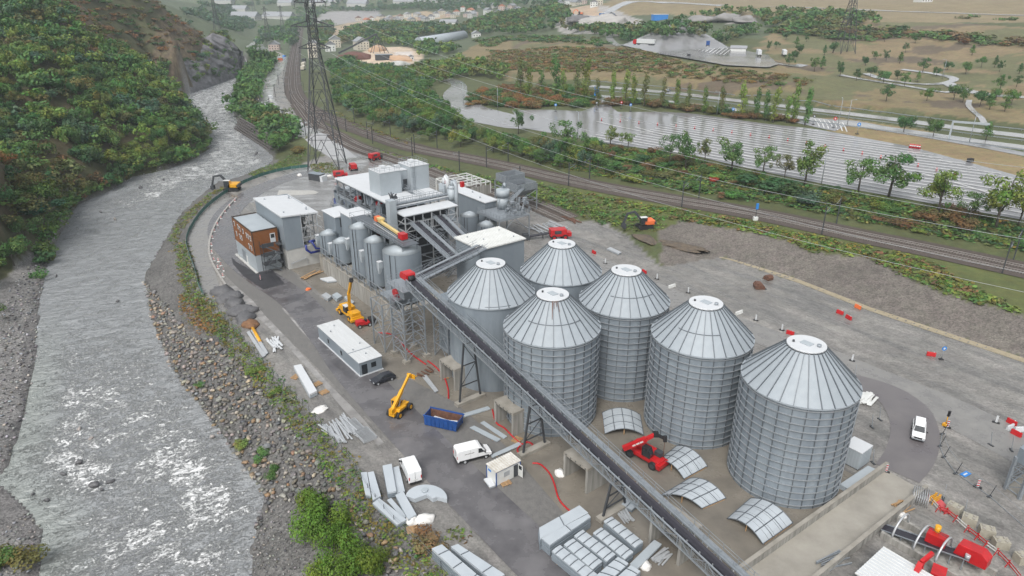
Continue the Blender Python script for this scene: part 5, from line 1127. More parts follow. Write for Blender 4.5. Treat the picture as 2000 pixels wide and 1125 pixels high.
def pickup(lab, loc, rz):
    o = thing('pickup', lab, 'pickup truck', loc, rz)
    bev(MB().side([(-2.6, .5), (2.5, .5), (2.68, .75), (2.6, 1.08), (1.3, 1.2), (-2.62, 1.2)], -.93, .93).build('body', wpaint_m, o), .1, 3)
    bev(MB().hexa([(-2.58, -.86, 1.18), (1.35, -.86, 1.18), (1.35, .86, 1.18), (-2.58, .86, 1.18)], [(-2.45, -.7, 1.86), (.4, -.7, 1.86), (.4, .7, 1.86), (-2.45, .7, 1.86)]).build('cabin', wpaint_m, o), .1, 3)
    MB().hexa([(1.2, -.76, 1.25), (1.3, -.76, 1.22), (1.3, .76, 1.22), (1.2, .76, 1.25)], [(.5, -.64, 1.8), (.56, -.64, 1.8), (.56, .64, 1.8), (.5, .64, 1.8)]).build('windscreen', glass_m, o)
    for s_ in (-1, 1):
        MB().hexa([(-2.3, s_*.83-.01, 1.26), (.95, s_*.83-.01, 1.26), (.95, s_*.83+.02, 1.26), (-2.3, s_*.83+.02, 1.26)], [(-2.2, s_*.73-.01, 1.76), (.35, s_*.73-.01, 1.76), (.35, s_*.73+.02, 1.76), (-2.2, s_*.73+.02, 1.76)]).build('side_window', glass_m, o)
        MB().cbox((.95, s_*1.08, 1.25), (.15, .24, .18)).build('mirror', black_m, o); MB().cbox((2.6, s_*.7, .95), (.12, .34, .16)).build('headlight', alu_m, o)
    MB().cbox((2.66, 0, .88), (.08, 1.1, .22)).build('grille', black_m, o); MB().cbox((2.66, 0, .62), (.14, 1.7, .12)).build('bumper', steel_m, o)
    wheels(o, (-1.7, 1.6), .86, .38, .26)
p, r = line2(1794, 832, 1791, 864); pickup('white pickup with a hard top driving down the ramp road', p, r)
def lorry(lab, loc, rz, cabm=None, trailer=True, box=white_m):
    o = thing('lorry', lab, 'lorry', loc, rz, 'lorries on the rest area')
    if trailer:
        bev(MB().box(-8.0, 5.3, -1.25, 1.25, 1.2, 4.0).build('trailer_box', box, o), .05); MB().box(-7.8, 5, -.5, .5, .75, 1.19).build('chassis', black_m, o); wheels(o, (-6.6, -5.3, -4.0), 1.05, .5, .35, steel_m)
        MB().box(-8.06, -8.002, -.02, .02, 1.3, 3.9).build('door_seam', steel_m, o)
    if cabm is not None:
        bev(MB().side([(5.6, .7), (8.0, .7), (8.05, 2.2), (7.6, 3.6), (5.6, 3.7)], -1.22, 1.22).build('cab', cabm, o), .1); MB().hexa([(8.0, -1.1, 2.2), (8.08, -1.1, 2.2), (8.08, 1.1, 2.2), (8.0, 1.1, 2.2)], [(7.7, -1.05, 3.3), (7.78, -1.05, 3.3), (7.78, 1.05, 3.3), (7.7, 1.05, 3.3)]).build('windscreen', glass_m, o)
        MB().box(3.5, 7.6, -.5, .5, .6, 1.1).build('chassis', black_m, o); wheels(o, (4.2, 6.9), 1.0, .5, .4, steel_m)
for x0, y0, x1, y1, cm, tr, lab in ((1281, 92, 1235, 90, red_m, True, 'lorry with a red cab and a long white trailer on the rest area'), (1305, 90, 1314, 80, None, True, 'white trailer seen end on next to the red cab lorry'), (1378, 100, 1384, 90, blue_m, False, 'dark blue lorry cab in the middle of the rest area bays'), (1487, 117, 1475, 106, None, True, 'white trailer at the right end of the rest area'), (1527, 108, 1535, 116, None, True, 'white trailer half hidden by trees right of the rest area')):
    p, r = line2(x0, y0, x1, y1, 22); g_ = gz(p.x, p.y); p, r = line2(x0, y0, x1, y1, g_); p.z = g_+.95; lorry(lab, p, r, cm, tr)
def wmb(o): b = MB(); b.X = Matrix.Translation(-Vector(o.location)); return b       # build at world places under a root
def telehandler(lab, loc, rz, m, k=1.0, lift=38, reach=6.5, group=None):
    o = thing('telehandler', lab, 'telehandler', loc, rz); c = MB(); c.box(-2.3, 2.0, -.55, .55, .55, 1.25); bev(c.build('chassis', m, o), .06)
    bev(MB().side([(-1.6, 1.2), (.4, 1.2), (.5, 1.55), (-1.4, 1.75)], -1.1, -.35).build('engine_cover', m, o), .1)
    cb = MB().side([(-.6, 1.0), (1.1, 1.0), (1.1, 1.6), (.6, 2.5), (-.6, 2.5)], .3, 1.15).build('cab', glass_m, o); fr = MB()
    for y in (.32, 1.13): fr.bar((1.1, y, 1), (1.1, y, 1.6), .09); fr.bar((1.1, y, 1.6), (.6, y, 2.5), .09); fr.bar((-.6, y, 1), (-.6, y, 2.5), .1)
    fr.box(-.66, .66, .25, 1.2, 2.5, 2.58); fr.build('cab_frame', m, cb)
    a = R(lift); bx, bz = -1.9, 1.75; tx, tz = bx+reach*math.cos(a), bz+reach*math.sin(a); mx, mz = bx+reach*.55*math.cos(a), bz+reach*.55*math.sin(a)
    MB().box(-2.5, -1.4, -.4, .3, 1.2, 2.05).build('boom_mount', m, o)
    bo = MB().bar((bx, -.05, bz), (mx, -.05, mz), .48, .55).build('boom', m, o); MB().bar((mx, -.05, mz), (tx, -.05, tz), .34, .4).build('boom_section', m, bo)
    h = MB(); h.bar((tx, -.05, tz), (tx+.5, -.05, tz-.7), .4); h.box(tx+.35, tx+.5, -.85, .75, tz-1.0, tz-.2); h.bar((tx+.5, -.5, tz-.95), (tx+1.5, -.5, tz-.95), .12); h.bar((tx+.5, .4, tz-.95), (tx+1.5, .4, tz-.95), .12); h.build('fork_carriage', m, bo)
    MB().bar((-.2, -.05, 1.3), (mx*.6, -.05, mz*.75), .14).build('lift_ram', alu_m, o); wheels(o, (-1.45, 1.55), .98, .62, .48, m)
    return o
p, r = line2(768, 817, 794, 795); telehandler('yellow telehandler with its boom raised beside the road', p, r, yel_m)
# red rotating telehandler lifting among the arched panels
p, r = line2(1236, 885, 1284, 912); o = thing('rotating_telehandler', 'large red rotating telehandler with a jib and hanging cable between the silos', 'telehandler', p, r)
bev(MB().box(-3.0, 3.0, -.95, .95, .7, 1.45).build('chassis', red_m, o), .1); MB().box(-3.4, -2.6, -1.2, 1.2, .5, 1.2).build('stabiliser', dsteel_m, o); MB().box(2.6, 3.4, -1.2, 1.2, .5, 1.2).build('stabiliser', red_m, o)
bev(MB().box(-2.4, 1.3, -.2, 1.15, 1.5, 2.25).build('turret', red_m, o), .15); MB().box(1.0, 2.4, .3, 1.25, 1.5, 2.2).build('engine_cover', dsteel_m, o)
cb = MB().side([(.1, 1.6), (1.5, 1.6), (1.55, 2.2), (1.1, 3.05), (.1, 3.05)], -1.15, -.25).build('cab', glass_m, o); f = MB(); f.box(.05, 1.15, -1.18, -.22, 3.05, 3.12)
for y in (-1.15, -.25): f.bar((.1, y, 1.6), (.1, y, 3.05), .09); f.bar((1.55, y, 1.9), (1.1, y, 3.05), .08)
f.build('cab_frame', black_m, cb); wheels(o, (-2.1, 2.1), 1.05, .66, .5, dsteel_m)
B0, B1, B2, B3 = [Vector(at(*q)) for q in ((1217, 876, 2.6), (1262, 857, 4.2), (1281, 848, 4.9), (1299, 857, 4.6))]
iv = (Matrix.Translation(p) @ Matrix.Rotation(r, 4, 'Z')).inverted(); b = MB(); b.X = iv; b.bar(B0, B1, .6, .7); bo = b.build('boom', red_m, o); b = MB(); b.X = iv; b.bar(B1, B2, .45, .5); b.build('boom_section', red_m, bo)
b = MB(); b.X = iv; b.bar(B2, B3, .3, .4); b.cbox(B2, (.7, .7, .7)); b.cbox(B3, (.5, .5, .9)); b.build('jib', black_m, bo); b = MB(); b.X = iv; b.bar(B3, B3-Vector((0, 0, 4.0)), .07); b.cbox(B3-Vector((0, 0, 4.1)), (.2, .2, .3)); b.build('cable', rust_m, bo)
lg = MB()
lg.X = iv; d = (B1-B0).normalized(); sx_ = d.cross(Vector((0, 0, 1))).normalized()*.33
for t_ in (.45, .62, .78): c_ = B0.lerp(B1, t_)+sx_; lg.bar(c_-d*.25, c_+d*.25, .02, .26)
lg.build('boom_print', offw_m, bo)
# yellow mobile crane
p, r = line2(668, 606, 700, 632); o = thing('mobile_crane', 'yellow four wheeled mobile crane with raised boom below the retaining wall', 'crane', p, r)
bev(MB().box(-3.6, 3.6, -1.15, 1.15, .9, 1.5).build('chassis', yel_m, o), .06); bev(MB().box(-2.6, .6, -1.2, 1.2, 1.55, 2.5).build('superstructure', yel_m, o), .1); MB().box(-3.9, -3.2, -1.5, 1.5, .5, 1.0).build('outrigger', yel_m, o); MB().box(3.2, 3.9, -1.5, 1.5, .5, 1.0).build('outrigger', yel_m, o)
bev(MB().box(1.4, 3.4, -1.1, 1.1, 1.55, 2.2).build('engine_cover', yel_m, o), .1); cb = MB().box(-.4, 1.0, -1.25, -.4, 1.6, 3.0).build('cab', glass_m, o); MB().box(-.45, 1.05, -1.3, -.35, 3.0, 3.1).build('cab_roof', white_m, cb); wheels(o, (-2.3, 2.3), 1.1, .7, .55, yel_m)
iv = (Matrix.Translation(p) @ Matrix.Rotation(r, 4, 'Z')).inverted(); B0, B1, B2 = [Vector(at(*q)) for q in ((683, 604, 2.4), (681, 573, 6.8), (686, 547, 10.5))]
b = MB(); b.X = iv; b.bar(B0, B1, .62, .7); bo = b.build('boom', yel_m, o); b = MB(); b.X = iv; b.bar(B1, B2, .46, .5); b.build('boom_section', yel_m, bo); b = MB(); b.X = iv; b.cbox(B2, (.7, .7, .8)); b.bar(B2, B2-Vector((0, 0, 2.5)), .05); b.build('boom_head', black_m, bo)
p, r = line2(697, 640, 722, 634); o = thing('mini_loader', 'small red wheeled loader next to the yellow crane', 'loader', p, r)
bev(MB().side([(-1.6, .5), (.4, .5), (.5, 1.2), (-.2, 1.6), (-1.5, 1.5)], -.7, .7).build('hood', red_m, o), .15); MB().box(.3, 1.3, -.75, .75, .5, 1.0).build('floor', red_m, o); MB().cbox((.6, 0, 1.2), (.5, .6, .6)).build('seat', black_m, o); MB().box(1.4, 2.6, -.9, .9, .5, 1.5).build('counterweight', black_m, o); wheels(o, (-1.0, 1.2), .8, .42, .34, alu_m)
def excavator(lab, loc, rz, body, armm, dig=1.0, s=1.0):
    o = thing('excavator', lab, 'excavator', loc, rz)
    for y in (-1.05, 1.05):
        t = MB(); t.side([(-1.9, .25), (-1.6, 0), (1.6, 0), (1.9, .25), (1.9, .6), (1.6, .85), (-1.6, .85), (-1.9, .6)], y-.3, y+.3); t.build('track', black_m, o)
    MB().cyl((0, 0), .7, .5, 1.05, 16).build('turntable', dsteel_m, o)
    bev(MB().box(-2.0, .6, -1.3, 1.3, 1.05, 2.1).build('upper_body', body, o), .15); bev(MB().box(-2.3, -1.5, -1.3, 1.3, 1.1, 1.9).build('counterweight', dsteel_m, o), .15)
    c = MB().box(.0, 1.5, .35, 1.3, 1.1, 2.85).build('cab', glass_m, o); MB().box(-.05, 1.55, .3, 1.35, 2.85, 2.95).build('cab_roof', offw_m, c); MB().box(-.06, 0, .3, 1.35, 1.1, 2.85).build('cab_rear', body, c)
    b = MB(); b.bar((.5, -.2, 1.5), (2.6, -.2, 4.0), .4, .55); b.bar((2.6, -.2, 4.0), (4.6, -.2, 3.6), .36, .45); bo = b.build('boom', armm, o)
    MB().bar((4.4, -.2, 3.7), (5.2, -.2, 1.3), .3, .4).build('arm', armm, bo); MB().side([(4.7, 1.4), (5.5, 1.3), (5.6, .5), (5.0, .1), (4.6, .4)], -.75, .35).build('bucket', dsteel_m, bo); MB().bar((1.0, -.2, 1.5), (2.2, -.2, 3.2), .14).build('ram', alu_m, o)
    o.scale = (s, s, s)
p, r = line2(464, 372, 444, 372); excavator('black and yellow excavator standing at the river fence', p, r, yel_m, dsteel_m, s=1.35)
p, r = line2(1280, 455, 1236, 458); p.z = gz(p.x, p.y); excavator('white and orange excavator digging at the end of the gravel slope', p, r, orange_m, dsteel_m, s=1.25)
p = Vector(on(1133, 30)); excavator('orange excavator far off on top of the dark spoil heap', p, R(180), orange_m, orange_m, s=1.6)
p = Vector(on(1560, 44)); excavator('dark excavator far off beside the grey heaps', p, R(150), dsteel_m, dsteel_m, s=1.7)
# ------------------------------------------------------------------ containers, skip, cabin
o = sthing('site_office', 'long grey prefabricated site office with a white ribbed roof', 'site office', 0, 0); xa, xb, ya, yb = -48.2, -29.3, -20.6, -16.1
MB().box(xa, xb, ya, yb, .25, 2.85).build('wall', grey_m, o); MB().box(xa-.15, xb+.15, ya-.15, yb+.15, L4-.02, .249).build('plinth', white_m, o); MB().box(xa-.12, xb+.12, ya-.12, yb+.12, 2.853, 2.98).build('roof', white_m, o)
rr_me = MB().box(-.04, .04, ya-.12, yb+.12, 2.983, 3.03).mesh('roof_rib', offw_m)
for x in np.arange(xa, xb, .5): inst('roof_rib', rr_me, o, (x, 0, 0))
MB().box(xb-4.4, xb-4.25, ya-.13, yb+.13, 2.985, 3.06).build('roof_joint', steel_m, o)
for x in (-43.2, -37.2): w_ = MB().box(x-.35, x+.35, ya-.04, ya-.003, 1.1, 2.0).build('window', glass_m, o)
MB().box(xb+.003, xb+.04, ya+.4, ya+1.5, .28, 2.3).build('door', glass_m, o); MB().box(xb+.003, xb+.04, ya+2.3, ya+3.3, 1.2, 2.2).build('window', glass_m, o)
v_ = MB()
for x, y in ((-46, -18), (-44, -19.6), (-36, -17.2), (-34.3, -19.4), (-31.6, -18.1)): v_.cyl((x, y), .12, 3.0, 3.25, 8)
v_.build('roof_vents', steel_m, o)
o = sthing('site_cabin', 'small white site cabin with a grimy roof and an open door', 'cabin', 0, 0); MB().box(7.9, 10.2, -18.6, -14.3, .1, 2.5).build('wall', offw_m, o); MB().box(7.8, 10.3, -18.7, -14.2, 2.503, 2.62).build('roof', mat('grimy_roof', (.62, .6, .56), (.42, .38, .32), scale=1.3, rough=.6), o)
rm = MB().box(7.8, 10.3, -.03, .03, 2.623, 2.67).mesh('roof_rib', offw_m)
for y in np.arange(-18.5, -14.2, .42): inst('roof_rib', rm, o, (0, y, 0))
t = MB()
for x, y in ((7.87, -18.63), (10.17, -18.63), (10.17, -14.33)): t.box(x-.04, x+.08, y-.04, y+.08, .1, 2.5)
t.box(10.202, 10.25, -18.6, -14.3, 2.38, 2.5); t.build('blue_trim', blue_m, o); w_ = MB().box(10.203, 10.23, -17.3, -16.2, 1.0, 1.9).build('window', white_m, o); b = MB()
for y in np.arange(-17.2, -16.2, .2): b.box(10.232, 10.25, y, y+.05, 1.03, 1.87)
b.build('window_bars', dsteel_m, w_); MB().box(10.203, 10.23, -15.5, -14.7, .15, 2.2).build('doorway', dsteel_m, o); d = MB().cbox((10.65, -14.62, 1.2), (.95, .05, 2.05), .15).build('door', offw_m, o); MB().cbox((10.68, -14.65, 1.75), (.55, .07, .6), .15).build('pane', glass_m, d); MB().cbox((8.6, -18.63, 1.9), (.7, .03, .3)).build('blue_sign', lblue_m, o)
o = sthing('skip', 'blue open skip with rusty walls and white sheets inside', 'skip', -7.1, -16.5, L1, math.atan2(3.2, 5.1)); k = MB(); k.hexa([(-2.9, -1.15, .15), (2.6, -1.15, .15), (2.6, -1.05, .15), (-2.9, -1.05, .15)], [(-3.05, -1.25, 2.0), (3.05, -1.25, 2.0), (3.05, -1.15, 2.0), (-3.05, -1.15, 2.0)]); k.hexa([(-2.9, 1.05, .15), (2.6, 1.05, .15), (2.6, 1.15, .15), (-2.9, 1.15, .15)], [(-3.05, 1.15, 2.0), (3.05, 1.15, 2.0), (3.05, 1.25, 2.0), (-3.05, 1.25, 2.0)])
k.hexa([(2.5, -1.04, .15), (2.6, -1.04, .15), (2.6, 1.04, .15), (2.5, 1.04, .15)], [(2.95, -1.14, 2.0), (3.05, -1.14, 2.0), (3.05, 1.14, 2.0), (2.95, 1.14, 2.0)]); k.box(-3.0, -2.9, -1.14, 1.14, .15, 2.0); k.build('side_walls', blue_m, o)
rb = MB()
for x in np.arange(-2.6, 2.7, .75):
    for s_ in (-1, 1): rb.box(x, x+.12, s_*1.24-.06, s_*1.24+.06, .3, 1.95)
for s_ in (-1, 1): rb.box(-3.1, 3.1, s_*1.25-.08, s_*1.25+.08, 1.95, 2.1)
rb.build('ribs', blue_m, o); MB().box(-2.85, 2.5, -1.04, 1.04, .2, .5).build('floor', rust_m, o); MB().hexa([(-2.85, -1.03, .5), (2.5, -1.03, .5), (2.5, -1.0, .5), (-2.85, -1.0, .5)], [(-2.95, -1.13, 1.9), (2.9, -1.13, 1.9), (2.9, -1.1, 1.9), (-2.95, -1.1, 1.9)]).build('rusty_lining', rust_m, o); MB().hexa([(-2.85, 1.0, .5), (2.5, 1.0, .5), (2.5, 1.03, .5), (-2.85, 1.03, .5)], [(-2.95, 1.1, 1.9), (2.9, 1.1, 1.9), (2.9, 1.13, 1.9), (-2.95, 1.13, 1.9)]).build('rusty_lining', rust_m, o)
s = sthing('waste_sheets', 'white scrap sheets lying in the blue skip', 'sheets', -6.9, -16.6, .5, math.atan2(3.2, 5.1)); b = MB(); b.cbox((.2, -.2, .35), (4.0, .8, .12), .05); b.cbox((-.8, .3, .5), (2.6, .6, .1), -.12); b.cbox((1.2, .2, .6), (2, .5, .1), .2); b.build('sheets', white_m, s)
def container(lab, a0, a1, b0, b1, h, m, rm, name='container'):
    o = sthing(name, lab, 'container', 0, 0); MB().box(a0, a1, b0, b1, .12, h).build('wall', m, o); MB().box(a0-.06, a1+.06, b0-.06, b1+.06, h+.003, h+.12).build('roof', rm, o); r_ = MB()
    for y in np.arange(b0+.2, b1, .45): r_.box(a1+.002, a1+.05, y, y+.2, .2, h-.1)
    for x in np.arange(a0+.2, a1, .45): r_.box(x, x+.2, b0-.05, b0-.002, .2, h-.1)
    r_.build('corrugation', m, o); MB().box(a0, a1, b0, b1, L1, .118).build('base_frame', dsteel_m, o)
container('small light grey container behind the largest silo', 36.9, 39.7, 25.9, 29.0, 3.0, lgrey_m, white_m)
p, r = line2(606, 350, 636, 355); o = thing('dark_container', 'dark container with a white end wall on the back yard', 'container', p, r); MB().box(-3.2, 2.4, -1.4, 1.4, .1, 2.6).build('wall', dsteel_m, o); MB().box(2.41, 3.6, -1.35, 1.35, .1, 2.2).build('white_end', white_m, o); MB().box(-3.3, 2.5, -1.5, 1.5, 2.603, 2.75).build('roof', grey_m, o)
# ------------------------------------------------------------------ arched roof panels waiting on the slab
def arched(lab, c, arc_i=0, h=1.15, nr=5, ns=5):
    c = [np.array(q) for q in c]; cen = sum(c)/4; o = sthing('arched_roof_panel', lab, 'roof panel', 0, 0, 0, 0, 'arched roof panels lying on the slab')
    def pt(u, v, dz=0): p_ = c[0]*(1-u)*(1-v)+c[1]*u*(1-v)+c[2]*u*v+c[3]*(1-u)*v; return (p_[0], p_[1], .18+h*(1-(2*u-1)**2)+dz)
    for i in range(ns):
        b = MB(); v0, v1 = i/ns+.006, (i+1)/ns-.006; n = 10; vs = []
        for k in range(n+1): u = k/n; vs += [pt(u, v0), pt(u, v1), pt(u, v1, -.08), pt(u, v0, -.08)]
        b.add(vs, [(4*k+j, 4*k+4+j, 4*k+4+(j+1) % 4, 4*k+(j+1) % 4) for k in range(n) for j in range(4)]); b.build('sheet', sheet_m, o)
    for i in range(nr):
        u = (i+.0)/(nr-1); b = MB().bar(pt(u, 0, .03), pt(u, 1, .03), .1, .1); b.build('rib', rib_m, o)
    for i in range(4):
        v = (i+1)/5 if i else 0.0; b = MB(); b.tube([pt(k/10, (0, .33, .66, 1)[i], .04) for k in range(11)], .06, 4); b.build('arch_rib', rib_m, o)
    e = MB()
    for u in (.5,):
        for v in (.05, .95): q = pt(u, v); e.bar((q[0], q[1], L2), (q[0], q[1], q[2]-.1), .12)
    for u in (0, 1): a, b_ = pt(u, .05), pt(u, .95); e.bar((a[0], a[1], .1), (b_[0], b_[1], .1), .14)
    e.build('props', pallet_m, o)
arched('arched roof panel with rusty ribs behind the red telehandler', [(10.7, 2.4), (14.7, 7.1), (10.4, 10.9), (6.1, 6.3)]); arched('arched roof panel under the jib of the red telehandler', [(20.4, 3.8), (25.5, 3.8), (25.7, 8.9), (19.7, 9.1)])
arched('arched roof panel partly hidden by the lowest portal', [(25.8, -1.8), (31.0, 0.9), (31.7, 5.3), (25.9, 4.6)]); arched('arched roof panel nearest the ramp wall', [(34.3, 2.0), (39.9, 1.8), (40.1, 8.3), (33.8, 8.0)])
def pxstack(name, lab, cat, px, z, layers, ribs=4, group=None, m=sheet_m, z0=.12, arch=.08, sidem=grey_m):
    c = [np.array(ab(*at(x, y, z)[:2])) for x, y in px]; o = sthing(name, lab, cat, 0, 0, 0, 0, group); t = (z-z0)/layers; rr_ = random.Random(len(lab))
    for k in range(layers):
        j = np.array([rr_.uniform(-.05, .05), rr_.uniform(-.05, .05)]); zz = z0+k*t; q = [p_+j for p_ in c]; top = k == layers-1
        b = MB(); m0 = (q[0]+q[3])/2; m1 = (q[1]+q[2])/2; up = arch if arch else 0
        vs = [(*q[0], zz), (*m0, zz+up*.8), (*q[3], zz), (*q[1], zz), (*m1, zz+up*.8), (*q[2], zz)]; vs += [(v[0], v[1], v[2]+t*.78) for v in vs]
        b.add(vs, [(6, 7, 10, 9), (7, 8, 11, 10), (0, 3, 4, 1), (1, 4, 5, 2), (0, 6, 9, 3), (2, 5, 11, 8), (0, 1, 7, 6), (1, 2, 8, 7), (3, 9, 10, 4), (4, 10, 11, 5)])
        b.build('panel', m if top else sidem, o)
    b = MB()
    for i in range(ribs):
        f = (i+.5)/ribs if ribs > 1 else .5; p0 = c[0]*(1-f)+c[1]*f; p1 = c[3]*(1-f)+c[2]*f; mm = (p0+p1)/2; zt = z0+(layers-1)*t+t*.78+.04
        b.bar((*p0, zt), (*mm, zt+arch*.8), .09); b.bar((*mm, zt+arch*.8), (*p1, zt), .09)
    if b.v: b.build('ribs', rib_m, o)
    bt = MB()
    for f in (.15, .85): p0 = c[0]*(1-f)+c[1]*f; p1 = c[3]*(1-f)+c[2]*f; bt.bar((*p0, .08), (*p1, .08), .16, .12)
    bt.build('bearers', pallet_m, o); return o
G_ = 'stacks of roof panels by the road'
pxstack('panel_stack', 'stack of silo roof panels nearest the long conveyor', 'panel stack', [(1179, 1017), (1240, 1068), (1256, 1057), (1195, 1008)], 1.6, 6, 5, G_)
pxstack('panel_stack', 'stack of silo roof panels second from the long conveyor', 'panel stack', [(1158, 1040), (1220, 1091), (1237, 1077), (1174, 1029)], 1.6, 6, 5, G_)
pxstack('panel_stack', 'middle stack in the fan of silo roof panels', 'panel stack', [(1121, 1046), (1185, 1096), (1202, 1082), (1138, 1034)], 1.6, 6, 5, G_)
pxstack('panel_stack', 'stack of silo roof panels second from the road', 'panel stack', [(1101, 1063), (1157, 1112), (1176, 1096), (1119, 1051)], 1.6, 6, 4, G_)
pxstack('panel_stack', 'stack of silo roof panels closest to the road', 'panel stack', [(1078, 1076), (1150, 1135), (1166, 1121), (1094, 1064)], 1.6, 7, 5, G_)
pxstack('panel_stack', 'crosswise stack of roof panels at the bottom edge', 'panel stack', [(1150, 1136), (1207, 1087), (1228, 1100), (1182, 1142)], 1.5, 5, 4, G_)
pxstack('panel_stack', 'last crosswise stack of roof panels beside the white bags', 'panel stack', [(1196, 1134), (1232, 1102), (1251, 1114), (1222, 1140)], 1.5, 5, 2, G_)
pxstack('panel_stack', 'small square stack of panels under the conveyor', 'panel stack', [(1214, 984), (1234, 995), (1246, 984), (1226, 972)], .7, 3, 1, None)
pxstack('tapered_sheet_stack', 'high stack of tapered sheets, the outer of two', 'sheet stack', [(1052, 1030), (1131, 986), (1148, 1001), (1054, 1052)], 2.0, 9, 1, 'stacks of tapered sheets', sheet_m, arch=0)
pxstack('tapered_sheet_stack', 'high stack of tapered sheets next to the panel stacks', 'sheet stack', [(1058, 1050), (1149, 1003), (1154, 1009), (1074, 1064)], 2.0, 9, 1, 'stacks of tapered sheets', sheet_m, arch=0)
pxstack('sheet_metal_box', 'long tapered grey sheet metal box nearest the fence at the bottom', 'ducting', [(843, 1070), (930, 1150), (946, 1133), (863, 1062)], 1.9, 4, 3, 'long sheet metal boxes', sheet_m, arch=0)
pxstack('sheet_metal_box', 'long tapered grey sheet metal box nearest the road at the bottom', 'ducting', [(880, 1066), (965, 1135), (985, 1120), (894, 1061)], 1.9, 4, 2, 'long sheet metal boxes', sheet_m, arch=0)
for px, z, lab in (([(705, 922), (714, 965), (725, 968), (717, 921)], .7, 'bent white duct panel at the fence, outermost'), ([(718, 922), (728, 976), (744, 968), (730, 920)], .9, 'bent white duct panel beside the outermost one'), ([(728, 982), (776, 1024), (795, 1014), (741, 972)], .8, 'long white duct panel running along the fence'), ([(747, 908), (757, 960), (774, 957), (765, 904)], 1.3, 'short grey box duct left of the parked white van'), ([(767, 912), (775, 962), (791, 958), (779, 909)], .8, 'flat grey duct between the box duct and the van'), ([(773, 966), (798, 1013), (814, 1004), (788, 958)], 1.0, 'long grey box duct below the parked white van'),
                   ([(756, 976), (786, 1012), (796, 1008), (764, 972)], .4, 'narrow grey sheet lying between the white ducts')): pxstack('duct_panel', lab, 'duct', px, z, 3 if z > .8 else 2, 0, 'sheet metal ducts beside the fence', sheet_m, arch=0)
for px, z, lab, m_ in (([(573, 713), (604, 769), (619, 762), (588, 710)], 1.1, 'long white box stack beside the road on the fence side', white_m), ([(482, 648), (513, 697), (519, 693), (487, 645)], .4, 'bundle of long galvanised profiles near the rusty soil heap', alu_m), ([(490, 644), (518, 692), (524, 688), (495, 641)], .4, 'second bundle of long galvanised profiles by the rusty heap', alu_m), ([(917, 835), (970, 862), (978, 857), (926, 831)], .25, 'grey sheet lying right of the blue skip, nearer the road', lgrey_m), ([(938, 825), (984, 856), (990, 852), (945, 822)], .25, 'grey sheet lying right of the blue skip, nearer the portal', lgrey_m), ([(895, 810), (953, 793), (958, 798), (898, 816)], .3, 'narrow grey sheet lying between the skip and the trestle', lgrey_m), ([(958, 888), (1014, 862), (1020, 868), (962, 893)], .3, 'narrow grey sheet lying behind the panel van', lgrey_m), ([(945, 935), (957, 951), (968, 947), (957, 931)], .5, 'white sheets stacked against the site cabin', white_m),
                  ([(1640, 944), (1664, 957), (1718, 918), (1695, 908)], 1.0, 'grey panels piled against the ramp wall behind the largest silo', lgrey_m), ([(625, 543), (640, 549), (668, 546), (655, 538)], .6, 'white roofing sheets lying before the grey hall', white_m), ([(628, 575), (640, 583), (648, 577), (637, 570)], .9, 'bundle of bright steel parts in front of the retaining wall', alu_m), ([(648, 575), (658, 583), (668, 577), (658, 570)], 1.0, 'grey crate in front of the retaining wall', lgrey_m), ([(672, 580), (688, 592), (692, 589), (676, 577)], .6, 'long grey bundle leaning along the retaining wall', lgrey_m),
                  ([(1186, 485), (1208, 495), (1214, 492), (1192, 482)], .6, 'grey beams lying by the sidings', alu_m), ([(825, 735), (850, 765), (856, 762), (832, 731)], .3, 'long aluminium channel lying before the first portal', alu_m)):
    pxstack('sheet_pile', lab, 'sheets', px, z, 2, 0, None, m_, arch=0, sidem=lgrey_m)
# half-disc cover
o = thing('curved_cover', 'white half round sheet metal cover lying beside the road', 'cover', at(833, 980, 0), R(-30)); n = 18; pg = [(3.0*math.cos(PI*.15+PI*1.0*k/n), 2.6*math.sin(PI*.15+PI*1.0*k/n)) for k in range(n+1)]
pg = [(x, y) for x, y in pg]+[(-1.2, -1.0), (-.3, .6), (.9, .3), (1.2, .9)]; MB().prism(pg, .05, .75).build('shell', sheet_m, o); MB().cyl((-1, 1), .45, .76, 1.0, 16).build('port', lgrey_m, o)
def blob(name, lab, cat, loc, r, m, seed, flat=.6, n=3, group=None, stuff=False):
    bm = bmesh.new(); bmesh.ops.create_icosphere(bm, subdivisions=n, radius=1)
    for v in bm.verts:
        k = 1+.35*mnoise.noise(v.co*1.4+Vector((seed*3.1, 0, 0)))+.18*mnoise.noise(v.co*4+Vector((seed, 5, 0))); v.co = Vector((v.co.x*r[0]*k, v.co.y*r[1]*k, max(-.05, v.co.z*r[2]*k)))
    me = bpy.data.meshes.new(name); bm.to_mesh(me); bm.free(); me.materials.append(m)
    for p_ in me.polygons: p_.use_smooth = n > 2
    o = bpy.data.objects.new(name, me); C.objects.link(o); o.location = loc; o.rotation_euler = (0, 0, seed*1.3); return tag(o, lab, cat, group)
for k, (x, y, r_) in enumerate(((433, 572, (3.2, 2.4, 1.5)), (449, 583, (3.4, 2.2, 1.5)), (459, 596, (3.4, 2.2, 1.5)), (473, 610, (3.4, 2.2, 1.5)), (480, 622, (3, 2, 1.2)))): blob('grit_heap', ('first', 'second', 'third', 'fourth', 'last')[k]+' dark grit heap counted from the track end beside the bend of the road', 'heap', at(x, y), r_, rubble_m, k+2, group='dark grit heaps by the road')
blob('soil_heap', 'rusty brown heap of scrap and soil beside the yellow pipe', 'heap', at(490, 635), (2.2, 1.6, 1.0), mat('rust_soil', (.22, .115, .055), (.13, .07, .04), scale=1.5, rough=.9, bump=.8, bscale=5), 9)
